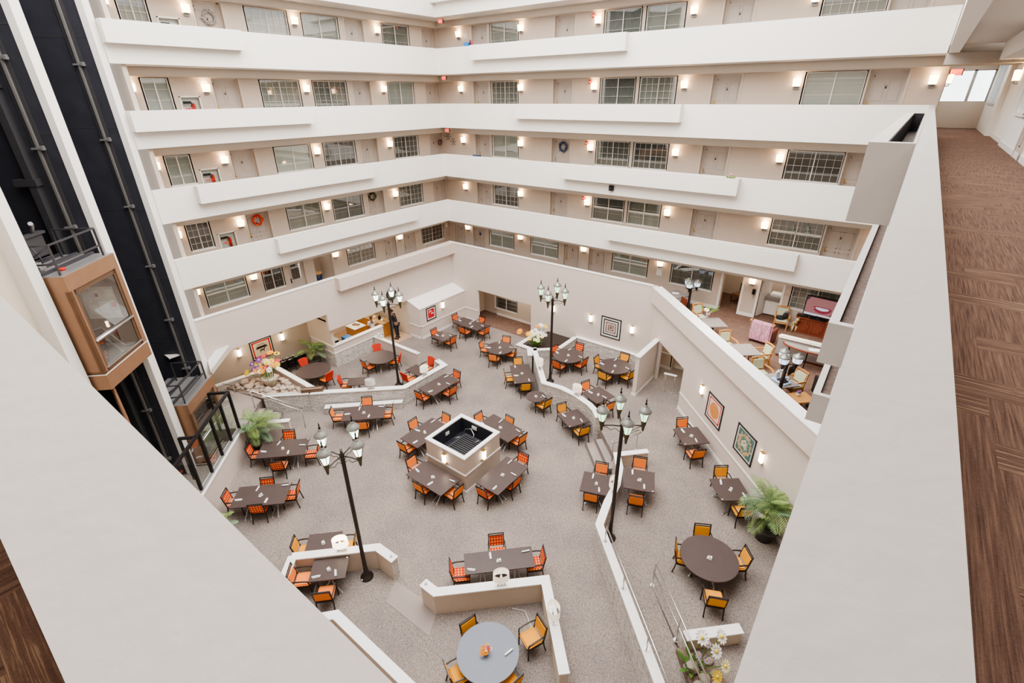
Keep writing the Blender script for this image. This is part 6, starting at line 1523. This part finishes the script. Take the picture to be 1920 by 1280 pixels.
# ------------------------------------------------------------------ kitchen and people
m = mb('oak').box(-26.4, -23.55, 17.15, 17.8, .012, .9)
k = thing('kitchen_counter', (0, 0, 0), 0, 'honey oak kitchen counter with tan top', 'counter')
m.build('cabinet', k); mb('counter').box(-26.4, -23.5, 17.08, 17.85, .9, .95).build('worktop', k)
for x in (-26.2, -25.5, -24.8, -24.1): mb('oak').box(x, x+.6, 17.13, 17.155, .1, .82).build('cabinet_door', k)
k = thing('serving_island', (-24.75, 16.0, .012), 0, 'oak serving island with a tray of pastries', 'counter')
mb('oak').box(-.5, .45, -.4, .4, 0, .88).build('cabinet', k); mb('cap').box(-.52, .47, -.42, .42, .88, .92).build('worktop', k)
t = thing('pastry_tray', (-24.7, 16.0, .932), .4, 'white tray of brown pastries on the serving island', 'tray'); mb('paper').box(-.34, .34, -.25, .25, 0, .05).build('tray', t)
m = mb('bronze')
for a in range(10): m.ball((-.2+.1*(a % 5), -.08+.16*(a//5), .08), .055, sub=1)
m.build('pastry', t)
for i, (x, y, s) in enumerate(((-23.9, 17.4, .2), (-24.3, 17.5, .26), (-24.7, 17.45, .18))):
    o = mb('cap' if i != 1 else 'black').lathe([(.09, 0), (.10, s*.7), (.06, s*.9), (.03, s)], n=12).build('coffee_pot', loc=(x, y, .95)); tag(o, ['white coffee pot at the counter end', 'black coffee urn on the oak counter', 'white jug beside the black coffee urn'][i], 'coffee pot')
for i, (x, y, c, n_) in enumerate(((-24.3, 13.6, 'cap', 'white tray on the dark stand behind the counter wall'), (-23.6, 13.62, 'paper', 'cream bin lid behind the counter wall'), (-23.2, 14.3, 'blue', 'bright blue bin lid behind the counter wall'))):
    t = thing('bus_cart' if i < 2 else 'recycling_bin', (x, y, .012), 0, n_, 'bin')
    mb('black' if i < 2 else 'blue').rbox(-.25, .25, -.22, .22, 0, 1.2, .03).build('bin_body', t); mb(c).rbox(-.28, .28, -.25, .25, 1.2, 1.28, .03).build('bin_lid', t)

def skinned(name, pts, edges, mat, parent=None, sub=2, root=0):
    me = bpy.data.meshes.new(name); me.from_pydata([p[0] for p in pts], edges, []); o = bpy.data.objects.new(name, me); C.objects.link(o)
    if parent: o.parent = parent
    md = o.modifiers.new('skin', 'SKIN'); md.use_smooth_shade = True
    sv = me.skin_vertices[0].data
    for v, p in zip(sv, pts):
        r = p[1]; v.radius = r if isinstance(r, tuple) else (r, r)
    sv[root].use_root = True
    o.modifiers.new('sub', 'SUBSURF').render_levels = sub; o.modifiers['sub'].levels = sub
    me.materials.append(M[mat]); return o
def person(loc, rz, label, top, legs, hair, apron=None, lean=.10, hold=False):
    t = thing('person', loc, rz, label, 'person')
    L = lean
    V = [((0, 0, .92), (.14, .10)), ((0, L*.4, 1.12), (.125, .09)), ((0, L, 1.33), (.15, .10)), ((0, L*1.2, 1.46), .058), ((0, L*1.35+.01, 1.52), .05), ((0, L*1.5+.03, 1.60), (.078, .092)), ((0, L*1.5+.02, 1.69), (.066, .075))]
    E = [(0, 1), (1, 2), (2, 3), (3, 4), (4, 5), (5, 6)]
    def add(p, r, to): V.append((p, r)); E.append((to, len(V)-1)); return len(V)-1
    for s in (-1, 1):
        sh = add((s*.17, L, 1.40), .058, 2)
        if hold: el = add((s*.23, L+.06, 1.13), .043, sh); wr = add((s*.15, L+.29, 1.08), .032, el)
        else: el = add((s*.25, L-.02, 1.12), .043, sh); wr = add((s*.24, L+.14, .92), .032, el)
        d = Vector(V[wr][0])-Vector(V[el][0]); d.normalize()
        pm_ = add(tuple(Vector(V[wr][0])+d*.06), (.036, .02), wr)
        pc = Vector(V[pm_][0]); side = Vector((1, 0, 0))
        for k, (off, ln) in enumerate(((-.028, .065), (-.010, .078), (.010, .072), (.027, .055))):
            a = add(tuple(pc+side*off+d*.035), .009, pm_); b = add(tuple(pc+side*off+d*(.035+ln*.6)+Vector((0, 0, -.012))), .008, a); add(tuple(pc+side*off+d*(.03+ln)+Vector((0, 0, -.032))), .007, b)
        a = add(tuple(pc-side*s*.04+d*.0), .010, pm_); add(tuple(pc-side*s*.055+d*.035), .008, a)
        hp = add((s*.09, 0, .86), .085, 0); kn = add((s*.10, .03, .48), .055, hp); an = add((s*.105, -.02, .09), .036, kn); add((s*.11, .10, .04), (.038, .03), an)
    body = skinned('body', V, E, 'skin', t)
    S = [((0, 0, .98), (.15, .112)), ((0, L*.4, 1.14), (.14, .105)), ((0, L, 1.33), (.165, .115)), ((0, L*1.15, 1.43), .075)]; SE = [(0, 1), (1, 2), (2, 3)]
    for s in (-1, 1):
        S.append(((s*.18, L, 1.395), .072)); SE.append((2, len(S)-1)); S.append(((s*.235 if hold else s*.245, L+(.05 if hold else -.02), 1.16), .056)); SE.append((len(S)-2, len(S)-1))
    skinned('shirt', S, SE, top, t)
    Q = [((0, 0, .94), (.155, .115))]; QE = []
    for s in (-1, 1):
        Q.append(((s*.09, 0, .84), .10)); QE.append((0, len(Q)-1)); Q.append(((s*.10, .03, .48), .075)); QE.append((len(Q)-2, len(Q)-1)); Q.append(((s*.105, -.02, .12), .052)); QE.append((len(Q)-2, len(Q)-1))
    skinned('trousers', Q, QE, legs, t)
    for s in (-1, 1): mb('black').rbox(s*.11-.05, s*.11+.05, -.09, .19, 0, .085, .03).build('shoe', t)
    h = mb(hair); hc = (0, L*1.5+.0, 1.665); h.ball(hc, .105, .88, .98, .95).ball((0, L*1.5-.10, 1.66), .055); h.build('hair', t)
    f = mb('skin'); f.ball((0, L*1.5+.115, 1.60), .016, .8, 1.2, 1.3, 1).ball((-.082, L*1.5+.02, 1.60), .022, .5, 1, 1.4, 1).ball((.082, L*1.5+.02, 1.60), .022, .5, 1, 1.4, 1)
    f.mat('black').ball((-.033, L*1.5+.107, 1.625), .009, sub=1).ball((.033, L*1.5+.107, 1.625), .009, sub=1); f.mat('red').box(-.022, .022, L*1.5+.10, L*1.5+.112, 1.555, 1.562); f.build('face', t)
    if apron: mb(apron).rbox(-.17, .17, .08+L*.4, .125+L*.4, .62, 1.24, .02).build('apron', t)
    return t
person((-22.72, 17.55, .012), math.radians(120), 'person in black top and trousers with slate apron standing at the kitchen entrance', 'blackcloth', 'blackcloth', 'hair', 'greycloth', .16, True).scale = (1.12, 1.12, 1.14)
person((-23.45, 16.3, .012), math.radians(70), 'person in white shirt with dark hair bun behind the counter wall', 'whitecloth', 'blackcloth', 'hair', None, .08, False)

# row of black folding stands in the alcove
def make_stand():
    t = thing('folding_stand')
    m = mb('black')
    for x in (-.16, .16): m.tube([(x, -.2, 0), (x, .16, .78)], .014, 5).tube([(x, .2, 0), (x, -.16, .78)], .014, 5)
    m.build('legs', t); mb('black').box(-.17, .17, -.15, .17, .25, .74).build('fabric_sling', t)
    m = mb('steel').tube([(-.17, .16, .78), (.17, .16, .78)], .02, 6).tube([(-.17, -.16, .78), (.17, -.16, .78)], .02, 6)
    for x in (-.12, .0, .12): m.ball((x, .05, .80), .035, sub=1)
    m.build('top_bar', t)
    return t
st = make_stand()
for k, (x, y) in enumerate(((-24.5, 10.5), (-24.45, 10.9), (-24.4, 11.3), (-24.4, 11.7), (-24.4, 12.05))):
    place(st, (x, y, 0), PI/2, f'black folding stand with silver bars in the alcove row, {ORD[k+1]} from the rock bed', 'folding stand', 'row of black folding stands')

# ------------------------------------------------------------------ upper lounge
LZ = 4.12
def make_armchair():
    t = thing('lounge_armchair')
    mb('stripegreen').rbox(-.25, .25, -.24, .26, .38, .47, .03).build('seat', t)
    mb('stripegreen').hull8 if False else None
    m = mb('stripegreen'); q = lambda x, z, d: (x, -.25-(z-.46)*.2+d, z)
    m.hull8([q(-.21, .52, -.03), q(.21, .52, -.03), q(.21, .52, .03), q(-.21, .52, .03), q(-.21, .86, -.03), q(.21, .86, -.03), q(.21, .86, .03), q(-.21, .86, .03)]); m.build('backrest', t)
    m = mb('oak')
    for s in (-1, 1): m.tube([(s*.24, -.25, .40), (s*.24, -.34, .93)], .024, 4)
    m.tube([(-.26, -.345, .92), (0, -.36, .94), (.26, -.345, .92)], .03, 4).tube([(-.24, -.265, .50), (.24, -.265, .50)], .02, 4).box(-.27, .27, -.26, .27, .33, .38); m.build('back_frame', t)
    for s in (-1, 1):
        mb('oak').tube([(s*.27, -.29, .64), (s*.29, .05, .66), (s*.28, .30, .62)], .028, 4).build('armrest', t)
        mb('oak').tube([(s*.26, .26, .62), (s*.255, .26, 0)], .023, 4).build('leg', t); mb('oak').tube([(s*.245, -.25, .40), (s*.25, -.31, 0)], .023, 4).build('leg', t)
    return t
ac = make_armchair()
for (x, y, f, lb) in ((-2.62, 19.12, -135, 'oak armchair with green stripes on the television side of the middle lounge table'), (-3.9, 19.35, -45, 'oak armchair with green stripes on the office side of the middle lounge table'),
                      (-1.2, 17.6, -125, 'oak armchair with green stripes beside the exercise device'), (-2.25, 17.75, -45, 'oak armchair with green stripes behind the balcony, between two grey tables'),
                      (-2.72, 23.45, -80, 'oak armchair holding a dark jacket beside the television cabinet'), (-5.75, 21.55, -40, 'oak armchair with green stripes by the short lounge lamp post')):
    place(ac, (x, y, LZ), math.radians(f-90), lb, 'chair', 'oak lounge armchairs')
def make_ltable():
    t = thing('lounge_table'); mb('greywood').box(-.47, .47, -.42, .42, .70, .74).build('tabletop', t); mb('black').tube([(0, 0, .03), (0, 0, .70)], .04, 8).build('pedestal', t)
    for k in range(4): a = PI/4+k*PI/2; mb('black').tube([(0, 0, .06), (.36*math.cos(a), .36*math.sin(a), .02)], .022, 4).build('leg', t)
    return t
lt = make_ltable()
for (x, y, r, lb) in ((-4.88, 20.6, -50, 'grey wood lounge table by the short lamp post, with a flower vase'), (-3.1, 18.76, -50, 'grey wood lounge table beside the striped recliner'), (-1.55, 17.08, -42, 'grey wood lounge table carrying the pale blue exercise device'), (-7.4, 22.95, -30, 'dark lounge table with white papers by the office window')):
    place(lt, (x, y, LZ), math.radians(r), lb, 'table', 'grey lounge tables')
o = mb('paper').box(-.16, .16, -.11, .11, 0, .006).build('paper_sheet', loc=(-7.5, 23.0, LZ+.74), rz=.4); tag(o, 'white papers on the dark lounge table', 'paper')
bouquet((-5.3, 20.95, LZ+.74), [(0, 0, .3, .1, 'w', 'fl_y'), (.1, .1, .28, .09, 'k', 'fl_y'), (-.1, .05, .33, .1, 'w', 'fl_y'), (.05, -.1, .25, .09, 'l', 'fl_y')], 'pale flower vase on a grey lounge table', urn(.07, .18, 'lightblue'), 12)
t = thing('television_cabinet', (-1.25, 23.62, LZ), 0, 'cherry wood cabinet under the television', 'cabinet')
mb('cherry').box(-.9, .85, -.2, .28, .05, .70).build('cabinet_body', t); mb('cherry').box(-.94, .89, -.25, .3, .70, .75).build('cabinet_top', t); mb('cherry').box(-.92, .87, -.23, .28, 0, .06).build('plinth', t)
for x in (-.85, -.30, .30): 
    d = mb('cherry').box(x, x+.5, -.225, -.2, .1, .65).box(x+.06, x+.44, -.235, -.225, .16, .20).box(x+.06, x+.44, -.235, -.225, .56, .60).box(x+.06, x+.09, -.235, -.225, .16, .6).box(x+.41, x+.44, -.235, -.225, .16, .6).build('cabinet_door', t)
    mb('brass').ball((x+.46, -.24, .38), .018, sub=1).build('knob', d)
t = thing('television', (-1.36, 23.5, LZ+.76), math.radians(-6), 'flat television showing a close up of a smiling mouth', 'television')
mb('black').box(-.56, .56, -.03, .05, .10, .82).build('television_case', t); mb('black').box(-.28, .28, -.13, .13, 0, .025).box(-.06, .06, -.02, .03, .02, .15).build('stand', t)
M['tvskin'] = emit('screen_skin', (.62, .27, .28), .30, (.1, .05, .05)); M['tvlip'] = emit('screen_lip', (.45, .06, .10), .3, (.08, .01, .02)); M['tvwhite'] = emit('screen_white', (.8, .8, .95), .5, (.1, .1, .1)); M['tvdark'] = emit('screen_dark', (.06, .03, .05), .4); M['tvblue'] = emit('screen_blue', (.42, .55, .85), .6)
s = mb('tvskin').box(-.53, .53, -.034, -.03, .13, .79)
s.mat('tvlip'); E2 = lambda cx, cz, rx, rz, y, n=20: [(cx+rx*math.cos(2*PI*k/n), y, cz+rz*math.sin(2*PI*k/n)+.25*rz*math.cos(4*PI*k/n)) for k in range(n)]
s.face(E2(.06, .40, .33, .12, -.036)); s.mat('tvwhite'); s.face(E2(.06, .42, .24, .055, -.038)); s.mat('tvdark'); s.face([(.53, -.036, .13), (.30, -.036, .13), (.53, -.036, .5)]); s.face([(-.53, -.036, .79), (-.40, -.036, .79), (-.53, -.036, .62)])
s.mat('tvwhite').box(-.53, .45, -.038, -.034, .14, .20); s.mat('tvblue').box(-.53, -.1, -.039, -.034, .13, .15); s.mat('tvskin'); s.face(E2(-.36, .38, .16, .09, -.040))
s.build('screen', t); t.scale = (1.1, 1.0, 1.22)
o = mb('black').rbox(-.2, .2, -.12, .12, 0, .06, .015).build('cable_box', loc=(-1.95, 23.55, LZ+.75)); tag(o, 'small black box on the television cabinet', 'electronics')
t = thing('jacket', (-2.72, 23.45, LZ+.47), 0, 'dark jacket and bag heaped on the oak armchair', 'jacket'); m = mb('blackcloth'); m.ball((-.05, -.05, .06), .2, 1, 1, .45).ball((.12, .02, .16), .13, .9, .9, 1.2); m.mat('greycloth').ball((.14, .1, .27), .09); m.build('cloth', t)
t = thing('plush_animal', (-2.16, 23.5, LZ), math.radians(200), 'tan standing plush animal beside the television cabinet', 'toy'); m = mb('plush')
for x in (-.07, .07):
    for y in (-.12, .12): m.tube([(x, y, 0), (x, y, .3)], [.045, .05], 8)
m.ball((0, 0, .36), .13, .9, 1.5, .85).tube([(0, .14, .40), (0, .22, .62)], [.08, .06], 8).ball((0, .27, .66), .085, .85, 1.3, .9).ball((-.07, .22, .74), .03, sub=1).ball((.07, .22, .74), .03, sub=1); m.build('plush_body', t)
t = thing('recliner', (-3.06, 21.5, LZ), math.radians(-8), 'recliner draped with a pink striped afghan, seen from behind', 'chair')
mb('afghan').rbox(-.44, .44, -.34, -.14, .1, 1.0, .06).build('backrest', t); mb('sofa').rbox(-.32, .32, -.2, .5, .18, .48, .05).build('seat', t)
for s_ in (-1, 1): mb('cherry').rbox(s_*.40-.06, s_*.40+.06, -.15, .5, .05, .62, .03).build('armrest', t)
mb('oak').tube([(-.46, -.2, .98), (-.46, -.4, .98)], .03, 4).tube([(.46, -.2, .98), (.46, -.4, .98)], .03, 4).build('back_knob', t)
for x in (-.36, .36):
    for y in (-.25, .4): mb('black').tube([(x, y, 0), (x, y, .12)], .03, 6).build('leg', t)
t = thing('sofa', (-1.25, 20.9, LZ), 0, 'grey sofa with a cream throw along its back, seen from behind', 'sofa')
mb('sofa').rbox(-1.05, 1.2, -.42, -.15, .06, .82, .05).build('backrest', t); mb('sofa').rbox(-.85, 1.0, -.2, .45, .1, .44, .05).build('seat', t)
for s_ in (-1, 1): mb('sofa').rbox(.075+s_*1.02-.11, .075+s_*1.02+.11, -.38, .45, .06, .6, .05).build('armrest', t)
mb('fluff').rbox(-1.07, 1.22, -.44, -.12, .78, .90, .05).build('throw', t)
m = mb('cherry').box(-1.0, 1.15, -.4, .4, 0, .07); m.build('plinth', t)
t = thing('console_table', (-1.15, 20.28, LZ), 0, 'half round dark console table with iron legs behind the sofa', 'table')
n = 20; m = mb('cherry').prism([(.95*math.cos(PI+PI*k/n), .50*math.sin(PI+PI*k/n)) for k in range(n+1)], .76, .80); m.build('tabletop', t)
m = mb('greywood').prism([(.88*math.cos(PI+PI*k/n), .43*math.sin(PI+PI*k/n)) for k in range(n+1)], .80, .805); m.build('top_inlay', t)
for x, y in ((-.7, -.12), (0, -.4), (.7, -.12)): mb('black').tube([(x, y, .76), (x*.9, y*.8, .5), (x*1.05, y*1.1, .2), (x, y*1.2, 0)], .025, 6).build('leg', t)
o = mb('paper').box(-.2, .2, -.13, .13, 0, .03).build('magazine', loc=(-.95, 20.08, LZ+.806), rz=.3); tag(o, 'white magazine on the half round console table', 'magazine')
t = thing('end_table', (-.78, 16.66, LZ), math.radians(45), 'low oak end table with a small violet pot', 'table')
mb('oak').box(-.36, .36, -.3, .3, .50, .55).build('tabletop', t)
for x in (-.3, .3):
    for y in (-.25, .25): mb('oak').box(x-.03, x+.03, y-.03, y+.03, 0, .5).build('leg', t)
t = thing('violet_pot', (-.88, 16.72, LZ+.55), 0, 'small violet flower in a white pot on the oak end table', 'plant'); mb('cap').lathe([(.05, 0), (.07, .1)], n=12).build('pot', t); m = mb('fl_p'); m.ball((0, 0, .14), .06, sub=1).ball((.04, .03, .15), .04, sub=1); m.mat('green').ball((0, 0, .11), .075, 1, 1, .4, 1); m.build('flower', t)
t = thing('monitor_stand', (-.42, 17.25, LZ), math.radians(25), 'black screen on a round based floor stand by the lounge end', 'screen'); mb('black').lathe([(.2, 0), (.2, .03), (.03, .06), (.03, .5)], n=20).build('stand', t); mb('black').box(-.04, .04, -.35, .35, .45, 1.05).build('screen_case', t)
t = thing('exercise_device', (-1.5, 17.0, LZ+.74), math.radians(-30), 'pale blue and white hand exercise device on a grey table', 'exercise machine')
m = mb('lightblue').rbox(-.28, .28, -.2, .2, 0, .05, .02); m.build('base', t)
mb('cap').tube([(-.2, 0, .05), (-.22, 0, .25), (-.05, 0, .42), (.15, 0, .46)], .045, 8).tube([(-.2, .12, .05), (-.25, .1, .3), (-.1, .05, .4)], .03, 8).build('arm', t)
mb('lightblue').tube([(.0, .1, .05), (.12, .1, .2), (.25, .05, .22)], .04, 8).build('arm', t)
mb('black').rbox(-.1, .2, -.12, .12, .055, .09, .01).build('pad', t)
o = mb('black').rbox(-.02, .02, -.2, .2, 0, .32, .01).build('screen_panel', t, loc=(.24, .05, .42), rz=.2)
# office rooms behind the lounge openings
struct(mb('tan').box(-6.6, .4, 26.6, 26.8, LZ, 6.6).box(-6.7, -6.6, BK+.3, 26.7, LZ, 6.6).box(-4.45, -4.3, BK+.3, 26.7, LZ, 6.6).box(-2.8, -2.66, BK+.3, 26.7, LZ, 6.6).build('wall_office'), 'tan walls of the rooms behind the lounge', 'wall')
struct(mb('slab').box(-6.7, .4, BK+.3, 26.8, 6.55, 6.6).build('ceiling'), 'ceiling of the rooms behind the lounge', 'ceiling')
struct(mb('white').box(-5.75, -5.66, BK-.02, BK+.1, LZ, 6.05).box(-4.75, -4.66, BK-.02, BK+.1, LZ, 6.05).box(-4.05, -3.95, BK-.02, BK+.1, LZ, 6.05).box(-3.02, -2.93, BK-.02, BK+.1, LZ, 6.05).build('trim_door_casing'), 'white casings of the two lounge doorways', 'door casing')
struct(mb('white').box(-9.4, -5.75, BK-.03, BK, LZ, LZ+.15).box(-4.66, -4.05, BK-.03, BK, LZ, LZ+.15).box(-2.93, 2, BK-.03, BK, LZ, LZ+.15).build('baseboard_lounge'), 'white baseboard of the lounge back wall', 'baseboard')
o = bpy.data.objects.new('door_open', None); C.objects.link(o); o.location = (-3.93, BK+.28, LZ); o.rotation_euler.z = math.radians(72); struct(o, 'open white door leaf of the copier room', 'door'); mb('white').box(0, .86, -.02, .02, 0, 1.95).build('door_leaf', o)
t = thing('copier', (-3.4, 25.0, LZ), 0, 'white office copier in the open doorway', 'copier'); mb('cap').rbox(-.32, .32, -.3, .3, .05, .72, .02).build('copier_body', t); mb('gsteel').rbox(-.34, .34, -.32, .32, .72, .92, .02).build('scanner', t); mb('paper').box(-.45, -.1, -.25, .2, .78, .80).mat('cap').rbox(-.2, .34, -.2, .3, .92, 1.05, .03).build('paper_tray', t)
t = thing('side_chair', (-5.1, 25.6, LZ), math.radians(150), 'upholstered wooden chair in the dim room behind the doorway', 'chair'); mb('bronze').rbox(-.28, .28, -.28, .28, .3, .46, .04).build('seat', t); mb('bronze').rbox(-.28, .28, -.32, -.22, .46, .95, .04).build('backrest', t)
for x in (-.25, .25):
    for y in (-.27, .25): mb('cherry').tube([(x, y, 0), (x, y, .32)], .025, 4).build('leg', t)
t = thing('wall_phone', NW.p(-4.18, 0, 5.38), 0, 'black wall telephone beside the lounge sconce', 'telephone'); mb('black').rbox(-.07, .07, -.06, 0, -.12, .14, .015).build('phone_base', t); mb('black').tube([(-.04, -.08, -.1), (-.04, -.09, .12)], .025, 6).build('handset', t); mb('black').tube([(0, -.03, -.12), (.02, -.04, -.35), (.05, -.03, -.12)], .008, 5).build('cord', t)
o = mb('bulk').box(-.16, .16, -.008, 0, .02, .05).box(-.12, .12, -.008, 0, -.05, -.02).build('wall_lettering', loc=NW.p(-2.8, 0, 5.55)); tag(o, 'small grey lettering on the wall beside the copier room', 'sign')
o = thing('red_side_chair', (-6.98, 22.12, LZ), math.radians(140), 'dark red side chair at the dark lounge table', 'chair'); mb('cherry').rbox(-.24, .24, -.24, .24, .40, .47, .03).build('seat', o); mb('cherry').rbox(-.24, .24, -.28, -.22, .47, .88, .02).build('backrest', o)
for x in (-.2, .2):
    for y in (-.22, .2): mb('steel').tube([(x, y, 0), (x, y, .40)], .014, 6).build('leg', o)

# ------------------------------------------------------------------ light
sc = bpy.context.scene
wd = bpy.data.worlds.new('world'); sc.world = wd; wd.use_nodes = True
bg = wd.node_tree.nodes['Background']; bg.inputs[0].default_value = (1.0, .985, .965, 1); bg.inputs[1].default_value = 1.5
def area(loc, size, power, col=(1, 1, 1), rot=(0, 0, 0), sy=None):
    l = bpy.data.lights.new('area_light', 'AREA'); l.energy = power; l.color = col; l.size = size
    if sy: l.shape = 'RECTANGLE'; l.size_y = sy
    o = bpy.data.objects.new('area_light', l); C.objects.link(o); o.location = loc; o.rotation_euler = rot; return o
area((-11, 11, 22), 18, 5200, (1, .975, .945))          # skylight over the atrium
for i in (1, 2, 3, 4, 5):                             # added fill lights under the walkway ceilings; the real fixtures are sconces
    z = BOT[i-1]-.03
    area((-11, W+.85, z), 22, 30, (1, .84, .68), sy=.5)
    area((-W-.85, 15.5, z), .5, 22, (1, .84, .68), sy=16)
area((-24, 10, 3.8), 1.5, 60, (1, .82, .6)); area((-24.3, 16, 2.7), 2, 60, (1, .85, .65)); area((-18, 23.4, 2.5), 3, 30, (1, .85, .68), sy=1); area((-6.5, 22.6, 3.6), 1, 20, (1, .85, .65))
area((-3.5, 20, 6.5), 4, 90, (1, .9, .78)); area((-5.2, 25.4, 6.5), 1, 10, (1, .85, .65)); area((-3.6, 25.5, 6.5), 1, 15, (1, .9, .8))
area((1.1, 8, 14.9), .6, 60, (1, .92, .82), sy=16); area((1.1, 26.5, 14.65), .6, 20, (1, .95, .9), sy=4); area((-8, -1.2, 14.7), 8, 60, sy=1)
sc.view_settings.view_transform = 'AgX'
sc.view_settings.look = 'AgX - Medium High Contrast'
sc.view_settings.exposure = 0.42
sc.cycles.use_denoising = True
sc.cycles.max_bounces = 7; sc.cycles.diffuse_bounces = 4; sc.cycles.glossy_bounces = 3; sc.cycles.transparent_max_bounces = 12; sc.cycles.transmission_bounces = 4
sc.cycles.caustics_reflective = False; sc.cycles.caustics_refractive = False
sc.cycles.sample_clamp_indirect = 6.0
sc.cycles.use_adaptive_sampling = True
